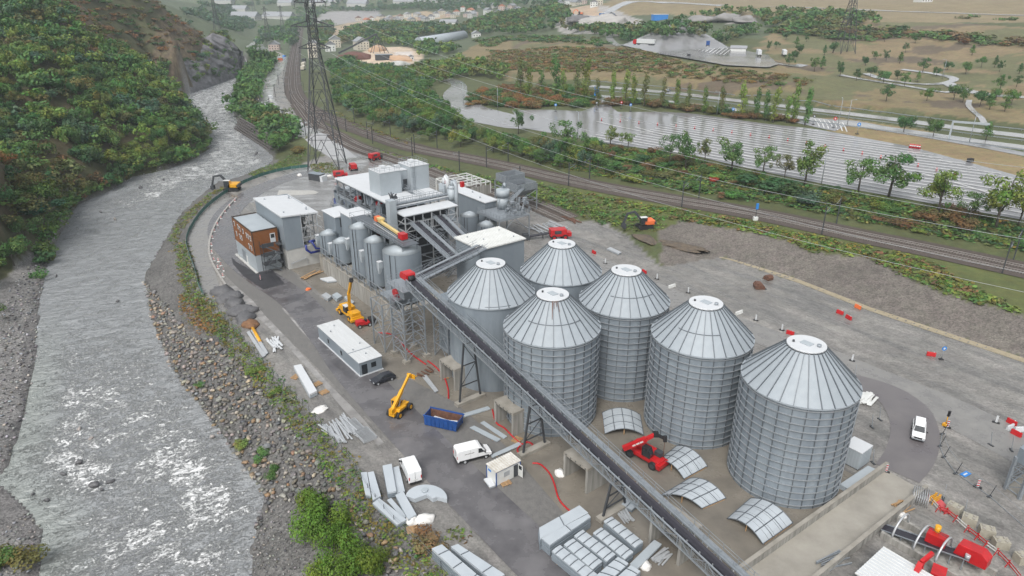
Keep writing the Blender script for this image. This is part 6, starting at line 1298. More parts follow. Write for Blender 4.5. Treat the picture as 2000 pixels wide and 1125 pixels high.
MB_ = thing('yellow_pipe', 'yellow pipe lying beside the rusty heap', 'pipe', at(499, 650), 0); b = wmb(MB_); b.tube([at(492, 638, .35), at(508, 667, .35)], .32, 12); b.build('pipe', yel_m, MB_)
for k, (x, y, r_, lab) in enumerate(((625, 801, (1.9, 1.3, .5), 'white tarpaulin heap among the steel offcuts'), (805, 1018, (1.3, 1.2, 1.0), 'open white bulk bag below the ducts'), (830, 1016, (1.7, 1.3, 1.1), 'full white bulk bag right of the open bag'), (1093, 925, (1.3, 1.0, .9), 'white rubbish bag at the mouth of the straw filled portal'), (1260, 1106, (1.1, 1.0, .9), 'white bulk bag beside the last panel stack'), (602, 566, (.9, .8, .7), 'orange and white bag in front of the timber office'), (1762, 1007, (.8, .8, .5), 'white plastic sheet by the inner end of the pit'), (643, 345, (1.6, 1, 1), 'white pallet load by the pylon foot'), (585, 343, (1.5, 1.2, 1.2), 'pale wrapped load on the back yard'))): blob('bulk_bag', lab, 'bag', at(x, y), tuple(q*.75 for q in r_), bag_m if k != 5 else orange_m, k+20, n=3)
grit_soil = mat('gritty_soil', (.135, .105, .075), (.085, .072, .06), scale=.8, rough=.9, bump=.6, bscale=5)
blob('soil_mound', 'brown soil mound the white and orange excavator is digging', 'heap', on(1330, 482), (7.5, 2.2, .9), grit_soil, 31, n=4); blob('soil_mound', 'low brown mound at the excavator bucket', 'heap', on(1262, 468), (5, 2.4, .8), grit_soil, 33)
blob('pale_heap', 'huge pale aggregate heap in the distance', 'heap', on(1183, 52), (27, 16, 11), paleheap_m, 41, n=4); blob('dark_spoil_heap', 'dark spoil heap left of the pale aggregate heap', 'heap', on(1132, 42), (22, 14, 7), mat('dark_spoil', (.16, .155, .155), (.12, .115, .12), scale=.1, rough=.9), 42, n=4)
for k, (x, y) in enumerate(((1370, 42), (1420, 40), (1455, 42))): blob('grey_heap', ('left', 'middle', 'right')[k]+' grey aggregate heap in the gravel works beyond the rest area', 'heap', on(x, y), (16, 11, 6+k % 2), mat('grey_heap', (.27, .26, .255), (.2, .195, .19), scale=.1, rough=.9), 50+k)
for k, (x, y, s_) in enumerate(((1482, 563, 1.0), (1500, 546, .8))):
    o = thing('digger_bucket', ('rusty digger bucket lying on the mud, nearer the silos', 'small rusty digger bucket lying farther out on the mud')[k], 'bucket', at(x, y), k*2.0, 'loose digger buckets'); b = MB(); b.side([(-.9, .1), (.9, .0), (1.0, .5), (.4, 1.2), (-.6, 1.3), (-1.0, .8)], -.8, .8); b.build('shell', rust_m, o); t = MB()
    for y_ in np.arange(-.7, .8, .35): t.bar((.9, y_, .1), (1.3, y_, -.0+.05), .12)
    t.build('teeth', dsteel_m, o); o.scale = (s_*1.2,)*3
def pallet(lab, x, y, rz, m=pallet_m, lean=0):
    o = thing('pallet', lab, 'pallet', at(x, y, .02), rz, 'loose timber pallets')
    for k in range(6): MB().box(-.6, .6, -.5+k*.18, -.5+k*.18+.1, .11, .135).build('slat', m, o)
    for k in (-.5, 0, .42): MB().box(k-.05, k+.05, -.5, .5, .02, .11).build('bearer', m, o)
    o.scale = (1.3, 1.3, 1.6)
for k, (x, y, rz, lab) in enumerate(((987, 944, .5, 'timber pallet lying before the site cabin'), (620, 751, .9, 'timber pallet at the roadside, upper of two'), (633, 767, .8, 'timber pallet at the roadside, lower of two'), (578, 737, 1.2, 'dark timber pallet left of the long white box stack'), (868, 738, .3, 'timber pallet by the red hoses'), (1010, 860, 1, 'timber pallet under the second trestle'), (806, 1036, .3, 'timber boards beside the bulk bags'))): pallet(lab, x, y, rz)
# galvanised offcuts and frames left of the road
def bundle(name, lab, cat, pxs, n, m, ln, w, z=.15, seed=1, spread=1.0):
    r_ = random.Random(seed); c0 = at(*pxs[0]); c1 = at(*pxs[1]); o = thing(name, lab, cat, ((c0[0]+c1[0])/2, (c0[1]+c1[1])/2, 0)); d = Vector(c1)-Vector(c0); L = d.length; d.normalize(); x = Vector((d.y, -d.x, 0))
    for k in range(n):
        a = r_.uniform(-.25, .25); s_ = r_.uniform(-spread, spread); c = x*s_+d*r_.uniform(-.2, .2)*L*.4; dd = (d+x*a).normalized()*ln*r_.uniform(.35, .5); zz = z+r_.random()*.35
        MB().bar(c-dd+Vector((0, 0, zz)), c+dd+Vector((0, 0, zz+r_.uniform(-.05, .1))), w*r_.uniform(.7, 1.3), .12).build('bar', m, o)
    return o
bundle('steel_offcuts', 'heap of white and grey steel offcuts left of the road', 'steel offcuts', ((640, 812), (700, 870)), 34, alu_m, 6.5, .22, seed=4, spread=2.2); bundle('steel_bars', 'scattered bright bars under the conveyor next to the panel stacks', 'steel bars', ((1212, 1000), (1228, 1022)), 16, alu_m, 2.4, .16, seed=5, spread=.7); bundle('steel_bars', 'bright steel parts lying by the sidings behind the store', 'steel bars', ((1040, 432), (1110, 462)), 22, alu_m, 9, .25, seed=6, spread=5); bundle('rusty_rails', 'pile of rusty beams lying beside the siding end', 'beams', ((1105, 420), (1140, 440)), 14, rust_m, 8, .4, seed=7, spread=2)
bundle('pipe_sections', 'white plastic pipes and fittings along the road edge', 'pipes', ((522, 640), (555, 712)), 18, white_m, 4.5, .3, seed=8, spread=.9); bundle('timber_scraps', 'broken timber scraps behind the outer ramp wall', 'timber', ((1755, 1000), (1775, 985)), 14, pallet_m, 2.4, .12, seed=9, spread=1.1); bundle('steel_parts', 'grey steel parts stacked by the lowest portal', 'steel parts', ((1285, 1100), (1305, 1085)), 12, alu_m, 3, .25, seed=10, spread=.8); bundle('rebar_stack', 'loose steel rods by the big white roof', 'rods', ((1600, 1110), (1650, 1085)), 16, steel_m, 5, .1, seed=12, spread=1.0)
bundle('timber_planks', 'planks and orange barrier lying in front of the grey hall', 'timber', ((590, 545), (622, 532)), 9, pallet_m, 6, .25, seed=13, spread=1.2); bundle('debris_pile', 'pale pipes and rubble beside the ramp road bend', 'debris', ((1683, 790), (1700, 770)), 12, offw_m, 4.5, .45, seed=14, spread=1.4)
bundle('yard_rubbish', 'rubbish strewn by the red hoses before the lattice tower', 'rubbish', ((810, 720), (850, 740)), 10, rust_m, 2, .2, seed=15, spread=1.5); bundle('beam_pile', 'steel frames and beams lying round the pylon foot', 'steel frames', ((655, 350), (705, 352)), 14, alu_m, 10, .35, seed=16, spread=5)
o = thing('girder', 'long rusty girder lying at the edge of the green strip', 'beam', at(1163, 433, .0)); b = wmb(o); b.bar(at(1130, 415, .5), at(1205, 443, .5), 1.0, .9); b.build('girder', rust_m, o)
o = thing('steel_channel', 'grooved grey steel channel leaning by the lowest portal', 'steel channel', at(1262, 1080)); b = wmb(o); b.bar(at(1237, 1108, .6), at(1285, 1060, .7), 1.1, .3); b.build('channel', lgrey_m, o)
for x, y, lab in ((714, 852, 'galvanised barrier frames stacked flat left of the road'), (690, 835, 'stack of grating frames beside the steel offcuts')):
    o = thing('frame_stack', lab, 'frames', at(x, y), R(-52)); g = MB()
    for k in range(4):
        z = .1+k*.14
        for y_ in (-1.1, 1.1): g.bar((-1.7, y_, z), (1.7, y_, z), .07)
        for x_ in np.linspace(-1.7, 1.7, 10): g.bar((x_, -1.1, z), (x_, 1.1, z), .06)
    g.build('frames', alu_m, o)
# hoses
def hose(lab, px, m=red_m, r=.13):
    p_ = [at(*q, .14) for q in px]; sm = smooth(p_, 3); o = thing('red_hose', lab, 'hose', (p_[0][0], p_[0][1], 0), 0, 'red hoses on the slab'); b = wmb(o); b.tube([(q[0], q[1], r+L2) for q in sm], r, 6); b.build('hose', m, o)
hose('red hose winding over the slab to the panel stacks', [(1040, 905), (1055, 905), (1075, 925), (1084, 948), (1090, 975), (1108, 995), (1128, 1008)]); hose('red hose coil at the foot of the middle trestle', [(1012, 885), (1030, 890), (1042, 872), (1035, 862), (1018, 868), (1008, 880), (1018, 888), (1036, 880), (1044, 868), (1026, 862)])
hose('red hose running past the second portal', [(962, 800), (968, 828), (985, 835), (1000, 852), (1018, 868)]); hose('red hose curving before the first portal', [(835, 705), (850, 715), (868, 735), (876, 760), (876, 778)]); hose('red hose lying under the lattice tower', [(738, 650), (770, 652), (800, 690), (832, 712)])
# concrete blocks, barriers, markers on the right
blk = MB().box(-.85, .85, -.6, .6, 0, 1.2).mesh('block', mat('block_concrete', (.36, .34, .28), (.28, .26, .21), scale=1.5, rough=.8)); nub = MB().cyl((0, 0), .2, 1.2, 1.32, 8).mesh('stud', conc_m)
for k, (x, y) in enumerate(((1862, 1000), (1891, 1022), (1925, 1045), (1952, 1068), (1995, 1097))):
    o = thing('concrete_block', ('first', 'second', 'third', 'fourth', 'last')[k]+' studded concrete block, counted from the ramp along the red netting', 'concrete block', at(x, y), ANG+.25*k, 'concrete blocks'); inst('block', blk, o)
    for dx in (-.45, .45):
        for dy in (-.3, .3): inst('stud', nub, o, (dx, dy, 0))
def wbarrier(lab, x, y, rz, m, s=1.0):
    o = thing('water_barrier', lab, 'barrier', on(x, y), rz, 'plastic water filled barriers'); bev(MB().side([(-.25, 0), (.25, 0), (.2, .3), (.1, .8), (-.1, .8), (-.2, .3)], -.75, .75).build('body', m, o), .05); MB().tube([(0, -.4, .8), (0, -.4, .88)], .08, 8).build('filler_cap', white_m, o); o.scale = (s, s, s)
for k, (x, y, rz, m, lab) in enumerate(((1640, 613, .6, red_m, 'red barrier lying left of a pair on the muddy ground'), (1657, 623, .3, red_m, 'red barrier right of a pair on the muddy ground'), (1675, 602, .4, orange_m, 'faded red barrier on the sandy strip'), (1543, 653, .9, red_m, 'red barrier behind the tip of the largest silo'), (1160, 495, .5, red_m, 'red barrier beyond the rearmost silo'), (1258, 533, .5, red_m, 'red barrier just behind the back row silo cap'), (1818, 695, 1.2, red_m, 'thin red barrier standing by the blue round sign'), (1975, 828, .4, red_m, 'red barrier at the far side of the white and red barrier ring'), (1990, 842, 1.6, white_m, 'white barrier at the right edge'), (1972, 838, 2.0, white_m, 'white barrier of the ring at its left end'), (1984, 850, .5, red_m, 'red barrier at the near side of the white and red barrier ring'))): wbarrier(lab, x, y, rz, m, 1.05)
def delineator(lab, x, y, stripes=True, h=1.0):
    o = thing('delineator_post', lab, 'marker post', on(x, y), ANG+.3, 'marker posts with heavy feet'); MB().box(-.45, .45, -.22, .22, 0, .12).build('foot', black_m, o); MB().box(-.13, .13, -.03, .03, .12, h+.2).build('blade', white_m, o)
    if stripes:
        for z in (.3, .65, 1.0): MB().hexa([(-.131, -.034, z-.1), (.131, -.034, z), (.131, .034, z), (-.131, .034, z-.1)], [(-.131, -.034, z+.06), (.131, -.034, z+.16), (.131, .034, z+.16), (-.131, .034, z+.06)]).build('stripe', red_m, o)
    o.scale = (1.15,)*3
for x, y, st_, lab in ((1909, 952, True, 'red striped marker post on the right yard'), (1850, 835, True, 'red striped marker at the corner of the fenced plot'), (509, 547, True, 'red striped marker on the fresh asphalt'), (1730, 922, True, 'red striped marker at the end of the ramp wall'), (1283, 545, False, 'white marker post beside the haul road, third from the silos end'), (1344, 572, False, 'white marker post on the haul road behind the rightmost back silo'), (1476, 626, False, 'white marker post on the haul road between two red barriers'), (1527, 645, False, 'bent white marker beside the red barrier'), (1664, 705, False, 'white marker post near the mud edge right of the largest silo'), (1945, 826, False, 'white marker post left of the barrier ring'), (1182, 515, False, 'marker post beyond the rearmost silo')): delineator(lab, x, y, st_)
def kerbwhite(lab, x, y): o = thing('kerb_unit', lab, 'kerb', on(x, y), ANG-.05, 'white kerb units on the haul road'); bev(MB().side([(-.3, 0), (.3, 0), (.15, .7), (-.15, .7)], -1.1, 1.1).build('unit', offw_m, o), .04)
for x, y, lab in ((1312, 561, 'white kerb unit on the haul road behind the middle silos'), (1443, 613, 'white kerb unit on the haul road behind the largest silo')): kerbwhite(lab, x, y)
def roadsign(lab, x, y, m, shape='disc', h=2.2, s=1.0, base=True):
    o = thing('road_sign', lab, 'sign', on(x, y), 0); MB().cyl((0, 0), .05, 0, h, 8).build('post', steel_m, o)
    if shape == 'disc': p_ = MB().tube([(0, -.06, h), (0, -.1, h)], .42, 20).build('plate', m, o); MB().tube([(0, -.101, h), (0, -.104, h)], .2, 12).build('symbol', white_m, p_)
    else: MB().box(-.8, .8, -.1, -.06, h-.5, h+.4).build('plate', m, o)
    if base: MB().cbox((0, 0, .06), (.7, .5, .12)).build('foot', black_m, o)
    o.scale = (s, s, s)
for x, y, m, lab, s_ in ((1838, 702, lblue_m, 'blue round sign standing on the mud beyond the silos', 1.1), (1085, 218, lblue_m, 'small blue round sign on the edge of the lorry park by the access road', 1.5), (1231, 218, lblue_m, 'blue round sign at the junction edge of the lorry park', 1.5), (1213, 213, red_m, 'red round no entry sign at the junction', 1.5), (1430, 228, lblue_m, 'blue round sign below the poplar row', 1.6), (1628, 250, red_m, 'round sign at the tip of the dry grass island', 1.8), (1674, 262, lblue_m, 'blue round sign on the dry grass island', 1.8), (1588, 243, dsteel_m, 'dark round sign at the slip road junction', 1.6), (1165, 214, dsteel_m, 'dark round sign left of the junction', 1.5)): roadsign(lab, x, y, m, s=s_)
o = thing('direction_sign', 'tall blue direction signpost by the highway junction', 'sign', on(1164, 196), R(10)); MB().box(-.25, .25, -.15, .15, 0, 7).build('post', steel_m, o); MB().box(-1.2, 1.2, -.3, -.2, 2.5, 7).build('plate', lblue_m, o)
o = thing('traffic_light', 'black traffic light on a yellow stand at the ramp road corner', 'traffic light', at(1846, 832), .4); MB().cyl((0, 0), .08, 0, 2.6, 8).build('post', yel_m, o); MB().cbox((0, 0, .25), (.7, .7, .5)).build('battery_box', yel_m, o); MB().cbox((0, -.05, 2.4), (.35, .3, .95)).build('lamp_head', black_m, o)
o = thing('lying_sign', 'blue sign plate lying flat on the grit', 'sign', at(1886, 926, .04), .5); MB().box(-.8, .8, -.4, .4, 0, .05).build('plate', lblue_m, o); MB().box(-.5, .35, -.12, .12, .051, .06).build('symbol', white_m, o)
# crane basket sheaf of frames and red netting
o = thing('barrier_frames', 'sheaf of galvanised barrier frames behind the outer ramp wall', 'barriers', at(1795, 978), ANG+.4); g = MB()
for k in range(8):
    x = -.9+k*.26
    g.tube([(x, -1.2, 0), (x, -1.2, 1.5), (x+.1, 1.2, 1.5), (x+.1, 1.2, 0)], .045, 5); g.bar((x, -1.2, .4), (x+.1, 1.2, .4), .05)
    for y in np.linspace(-1, 1, 5): g.bar((x, y, .4), (x, y, 1.5), .035)
g.build('frames', alu_m, o)
NET = [(1812, 978), (1832, 1000), (1848, 1005), (1866, 1020), (1888, 1040), (1908, 1055), (1925, 1070), (1946, 1085), (1968, 1108), (1990, 1135)]
o = thing('red_netting', 'low red safety barrier line with crossed red stands', 'safety barrier', at(*NET[0])); 
for i in range(len(NET)-1):
    b = wmb(o); p0, p1 = Vector(at(*NET[i])), Vector(at(*NET[i+1]))
    b.bar(p0+Vector((0, 0, .9)), p1+Vector((0, 0, .9)), .04, .14); b.bar(p0+Vector((0, 0, .5)), p1+Vector((0, 0, .5)), .04, .14); b.build('tape', red_m if i % 3 else offw_m, o); b = wmb(o)
    for d in (.35, -.35): b.bar(p0+Vector((d, 0, 0)), p0+Vector((-d*.3, .1, 1.1)), .08)
    b.build('stand', red_m, o)
o = thing('netting_sheet', 'red safety netting lying on the ground by the yellow barrier', 'netting', at(1845, 995)); b = wmb(o); q = [Vector(at(*p_, .12)) for p_ in ((1826, 980), (1838, 976), (1862, 1002), (1846, 1004))]; b.hexa(q, [v+Vector((0, 0, .08)) for v in q]); b.build('net', mat('red_net', (.55, .10, .11), (.45, .07, .08), scale=4, rough=.7), o)
o = thing('yellow_barrier', 'yellow folding barrier at the head of the red netting', 'barrier', at(1825, 982), ANG); g = MB()
for s_ in (0, .5):
    for z in (.4, .75, 1.1): g.bar((s_-.5, -.9, z), (s_-.2, .9, z), .06, .2)
    for y in (-.8, .8): g.bar((s_-.5, y, 0), (s_-.4, y, 1.2), .08)
g.build('panels', yel_m, o)
# mesh fence posts of the fenced plot
PLOT = [(1840, 848), (1835, 872), (1843, 893), (1866, 925), (1932, 970), (2000, 1030)]
o = thing('site_fence', 'light mesh construction fence round the grit plot on the right', 'fence', at(*PLOT[0])); f = MB()
for i in range(len(PLOT)-1):
    p0, p1 = Vector(at(*PLOT[i])), Vector(at(*PLOT[i+1])); b = wmb(o); b.bar(p0, p0+Vector((.5, 0, 2.0)), .07); b.cbox(p0+Vector((0, 0, .07)), (.8, .3, .14), .4); b.build('post', dsteel_m, o); b = wmb(o); b.bar(p0+Vector((0, 0, .12)), p1+Vector((0, 0, .12)), .06); b.bar(p0+Vector((.4, 0, 1.6)), p1+Vector((.4, 0, 1.6)), .035); b.build('rail', steel_m, o)
def leanpost(lab, x, y): o = thing('fence_stand', lab, 'fence stand', at(x, y), rnd.random()*3, 'empty fence stands'); MB().cbox((0, 0, .07), (.9, .3, .14)).build('foot', dsteel_m, o); MB().bar((0, 0, .1), (.35, .1, 2.3), .07).build('pole', steel_m, o)
for x, y, lab in ((1703, 835, 'fence stand on the grit between the largest silo and the ramp road'), (1718, 820, 'fence stand nearer the ramp road bend'), (1842, 975, 'fence stand left of the first concrete block'), (1884, 1005, 'fence stand between the first two concrete blocks'), (1705, 905, 'fence stand behind the grey container'), (1670, 735, 'fence stand right behind the largest silo eave'), (1935, 870, 'fence stand at the far edge of the grit plot'), (1975, 880, 'fence stand at the far right of the grit plot')): leanpost(lab, x, y)
# ------------------------------------------------------------------ sunken conveyor pit, arches, red machines, white roof at lower right
o = sthing('pit_wall', 'long concrete wall on the outer side of the conveyor pit', 'wall', 0, 0); MB().box(48.3, 60, 19.4, 19.85, 0, .95).build('wall', dconc_m, o)
o = sthing('pit_wall', 'long concrete wall on the inner side of the conveyor pit', 'wall', 0, 0); MB().box(48.3, 60, 15.0, 15.4, 0, .95).build('wall', dconc_m, o)
MB_ = sheet('pit_floor', rect(48.3, 60, 15.4, 19.4), L3, dconc_m, 'shaded concrete floor of the conveyor pit')
o = sthing('pit_conveyor', 'black belt conveyor with a red motor cover in the concrete pit', 'conveyor', 0, 0); b = MB(); b.hexa([(48.0, 15.9, .45), (57.5, 17.6, 1.7), (57.3, 18.9, 1.7), (47.8, 17.2, .45)], [(48.0, 15.9, .6), (57.5, 17.6, 1.85), (57.3, 18.9, 1.85), (47.8, 17.2, .6)]); b.build('belt', belt_m, o)
b = MB()
for s_ in (-.1, 1.45):
    b.bar((48, 15.8+s_, .7), (57.5, 17.5+s_, 1.95), .12)
    for x in np.linspace(49, 57, 7): b.bar((x, 15.9+s_+(x-48)*.18, L3), (x, 15.9+s_+(x-48)*.18, .7+(x-48)*.13), .1)
b.build('frame', steel_m, o); bev(MB().side([(55.6, 1.2), (59.2, 1.6), (59.2, 2.9), (58.4, 3.5), (55.9, 3.2)], 17.7, 19.3).build('red_cover', red_m, o), .08); MB().cyl((57.2, 17.6), .3, 2.0, 2.6, 10).build('fan', alu_m, o); MB().cbox((53.5, 18.2, 2.0), (2.2, 1.4, 1.3), .15).build('drive_motor', red_m, o); MB().cyl((53.2, 18.6), .35, 2.4, 3.5, 10).build('yellow_unit', yel_m, o)
for k, x in enumerate((49.6, 52.2, 54.8)):
    o = sthing('arch_hoop', ('first', 'second', 'third')[k]+' white half arch over the conveyor pit counted from the ramp', 'arch', 0, 0, 0, 0, 'white hoops over the pit'); MB().tube([(x, 17.4+2.2*math.cos(t), .9+2.3*math.sin(t)) for t in np.linspace(0, PI, 14)], .13, 6).build('hoop', alu_m, o)
o = sthing('arch_purlins', 'thin rods joining the white hoops over the pit', 'rods', 0, 0); b = MB()
for t in (.5, .8, 1.1, 1.4): b.bar((52.2, 17.4+2.2*math.cos(t), .9+2.3*math.sin(t)), (54.8, 17.4+2.2*math.cos(t), .9+2.3*math.sin(t)), .04)
b.build('rods', dsteel_m, o)
o = sthing('white_shed', 'shed with a big white ribbed roof at the lower right edge', 'building', 0, 0); MB().hexa([(50.2, 5.2, 0), (64, 5.2, 0), (64, 11.6, 0), (50.2, 11.6, 0)], [(50.2, 5.2, 1.5), (64, 5.2, 1.5), (64, 11.6, 1.5), (50.2, 11.6, 1.5)]).build('wall', lgrey_m, o)
for k in range(12): y = 5.0+k*.57; MB().hexa([(50, y, 1.51), (64.2, y, 1.51), (64.2, y+.52, 1.51), (50, y+.52, 1.51)], [(50, y, 1.66), (64.2, y, 1.66), (64.2, y+.52, 1.66), (50, y+.52, 1.66)]).build('roof_sheet', white_m, o)
rm = MB().box(50, 64.2, -.03, .03, 1.6, 1.74).mesh('roof_rib', offw_m)
for k in range(13): inst('roof_rib', rm, o, (0, 4.98+k*.57, 0))
o = thing('red_loader_crane', 'red loader crane folded beside the white shed', 'crane', at(1805, 1110, 0)); b = wmb(o); b.bar(at(1788, 1122, 1.2), at(1800, 1098, 2.6), .6, .6); b.bar(at(1800, 1098, 2.6), at(1822, 1080, 3.4), .4, .5); b.build('jib', red_m, o); b = wmb(o); b.bar(at(1784, 1118, .4), at(1800, 1124, .4), 1.2, 1.6); b.build('base', red_m, o); b = wmb(o); b.bar(at(1818, 1116, .8), at(1846, 1128, .8), 2.0, 1.3); b.build('body', red_m, o)
o = thing('hopper_tower', 'grey lattice supported hopper cut off by the right edge', 'tower', at(1985, 955)); cs = [Vector(at(*q)) for q in ((1963, 955), (1990, 975), (2040, 935), (2010, 918))]
for c in cs: b = wmb(o); b.bar(c, c+Vector((0, 0, 5.6)), .4); b.build('leg', steel_m, o)
b = wmb(o)
for i in range(4):
    p_, q_ = cs[i], cs[(i+1) % 4]
    for z in (.4, 2.2, 4.0): b.bar(p_+Vector((0, 0, z)), q_+Vector((0, 0, z)), .14); b.bar(p_+Vector((0, 0, z)), q_+Vector((0, 0, z+1.6)), .11)
b.build('bracing', steel_m, o); b = wmb(o); b.hexa([c+Vector((0, 0, 5.0)) for c in cs], [c+Vector((0, 0, 7.2)) for c in cs]); b.build('hopper', grey_m, o); b = wmb(o); b.hexa([c*1+Vector((0, 0, .0)) for c in cs], [c+Vector((0, 0, .3)) for c in cs]); b.build('footing', conc_m, o)
# ------------------------------------------------------------------ yard furniture at the back
def redplant(lab, x, y, rz, s=1.0, kind=0):
    o = thing('red_machine', lab, 'machine', on(x, y), rz); bev(MB().box(-2, 1.4, -1, 1, .7, 2.2).build('body', red_m, o), .15); MB().box(1.4, 2.4, -.8, .8, .6, 1.4).build('attachment', red_m if kind else dsteel_m, o); MB().box(-1.2, .2, -1.02, 1.02, 1.3, 2.0).build('side_panel', dsteel_m, o); wheels(o, (-1.3, 1.0), 1.0, .55, .4, red_m); o.scale = (s, s, s)
redplant('red machine with black wheels by the siding near the yard entrance', 733, 312, .8, 1.3); redplant('red machine standing behind the pylon foot beams', 690, 332, 2.0, 1.2, 1); redplant('red generator box nearest the dark container', 664, 347, .3, 1.2, 1); redplant('red crusher machine on the mud behind the rearmost silo', 1092, 466, .2, 1.4, 1)
o = thing('dark_screener', 'dark screening belt machine beside the red crusher', 'machine', on(1060, 466), .2); MB().bar((-5, 0, .8), (3.5, 0, 1.8), 1.2, .3).build('belt', belt_m, o); b = MB()
for x in (-4, 0, 3): b.bar((x, -.6, 0), (x, -.6, 1.2), .15); b.bar((x, .6, 0), (x, .6, 1.2), .15)
b.build('legs', dsteel_m, o); MB().cbox((-5, 0, 1), (1.6, 1.6, 1.6)).build('drum', dsteel_m, o)
# kerb line with striped markers on the bend
KB = [p_[:2] for p_ in onflat('462,388 448,402 437,415 424,434 415,452 409,472 408,495 413,512 420,525 432,545 445,565')]; kr = resample(smooth(KB), 2.1); o = thing('kerb_line', 'row of low pale kerb units along the bend of the site road', 'kerb', (kr[0][0], kr[0][1], 0)); ku = MB().box(-.95, .95, -.25, .25, 0, .5).mesh('kerb_unit', kerb_m)
for i in range(len(kr)-1): d = kr[i+1]-kr[i]; inst('kerb_unit', ku, o, ((kr[i][0]+kr[i+1][0])/2-kr[0][0], (kr[i][1]+kr[i+1][1])/2-kr[0][1], 0), math.atan2(d[1], d[0]))
bl1 = MB().cbox((0, 0, .7), (.3, .1, 1.0)).cbox((0, 0, .1), (.7, .4, .2)).mesh('marker', offw_m); bl2 = MB().cbox((0, -.0, .55), (.32, .12, .18)).cbox((0, 0, .95), (.32, .12, .18)).mesh('stripe', red_m)
for i in range(2, len(kr)-2, 3):
    r_ = thing('kerb_marker', 'small red and white marker standing on the kerb line of the bend', 'marker post', (kr[i][0]+.6, kr[i][1]+.2, 0), rnd.random(), 'red and white markers along the bend'); inst('marker', bl1, r_); inst('stripe', bl2, r_)
for k, (x, y) in enumerate(((427, 512), (432, 520), (437, 530), (497, 205), (505, 195), (512, 182), (520, 172), (527, 160))):
    r_ = thing('kerb_marker', 'small red and white marker beside the access road' if k > 2 else 'small red and white marker on the asphalt inside the bend', 'marker post', at(x, y), k, 'red and white markers along the access road' if k > 2 else 'red and white markers inside the bend'); inst('marker', bl1, r_); inst('stripe', bl2, r_)
# ------------------------------------------------------------------ fences
def fence(name, lab, px, h, post_m, fill_m=None, wires=3, gap=3.0, pts=None):
    p_ = resample(smooth(pts if pts is not None else [at(*q) for q in px], 1), gap); o = thing(name, lab, 'fence', (p_[0][0], p_[0][1], 0)); b = wmb(o); w_ = wmb(o); zs = [gz(*q) for q in p_]
    pm = MB().bar((0, 0, 0), (0, 0, h), .07).mesh('post', post_m)
    for i, q in enumerate(p_): inst('post', pm, o, (q[0]-p_[0][0], q[1]-p_[0][1], zs[i]))
    for i in range(len(p_)-1):
        A = Vector((*p_[i], zs[i])); B = Vector((*p_[i+1], zs[i+1]))
        if fill_m is not None:
            f = wmb(o); sg = (rnd.random()-.5)*.2; f.hexa([A+Vector((0, 0, .1)), B+Vector((0, 0, .1)), B+Vector((.03, .03, .1)), A+Vector((.03, .03, .1))], [A+Vector((0, 0, h-.1+sg)), B+Vector((0, 0, h-.1)), B+Vector((.03, .03, h-.1)), A+Vector((.03, .03, h-.1+sg))]); f.build('netting', fill_m, o)
        for k in range(wires): z = h*(k+1)/wires-.05; w_.bar(A+Vector((0, 0, z)), B+Vector((0, 0, z)), .025)
    if wires: w_.build('wires', steel_m, o)
fence('green_mesh_fence', 'green netting fence along the riverside track', None, 1.35, steel_m, green_m, 0, 3.2, [at(*q) for q in ((398, 578), (388, 562), (383, 535), (371, 502), (362, 475), (372, 447), (398, 410), (440, 377), (480, 356), (520, 341), (562, 331), (602, 327))])
fence('wire_fence', 'thin wire fence along the top of the boulder bank', None, 1.5, dsteel_m, None, 3, 2.6, [at(*q) for q in ((940, 1240), (877, 1127), (850, 1103), (800, 1050), (753, 1007), (707, 943), (697, 917), (657, 870), (610, 813), (575, 775), (537, 737), (500, 692), (457, 645), (414, 592))])
# ------------------------------------------------------------------ plants
nr = np.random.default_rng(5)
def leaf_material():
    m = bpy.data.materials.new('foliage'); m.use_nodes = True; n = m.node_tree.nodes; l = m.node_tree.links; p = n['Principled BSDF']; p.inputs['Roughness'].default_value = .6; p.inputs['Specular IOR Level'].default_value = .25
    a = n.new('ShaderNodeAttribute'); a.attribute_name = 'leafc'; oi = n.new('ShaderNodeObjectInfo')
    mx = n.new('ShaderNodeMix'); mx.data_type = 'RGBA'; mx.blend_type = 'MULTIPLY'; mx.inputs[0].default_value = 1; l.new(a.outputs['Color'], mx.inputs[6]); l.new(oi.outputs['Color'], mx.inputs[7])
    l.new(mx.outputs[2], p.inputs['Base Color'])
    tr = n.new('ShaderNodeBsdfTranslucent'); l.new(mx.outputs[2], tr.inputs[0]); ms = n.new('ShaderNodeMixShader'); ms.inputs[0].default_value = .18
    l.new(p.outputs[0], ms.inputs[1]); l.new(tr.outputs[0], ms.inputs[2]); l.new(ms.outputs[0], n['Material Output'].inputs[0]); return m
leaf_m = leaf_material()
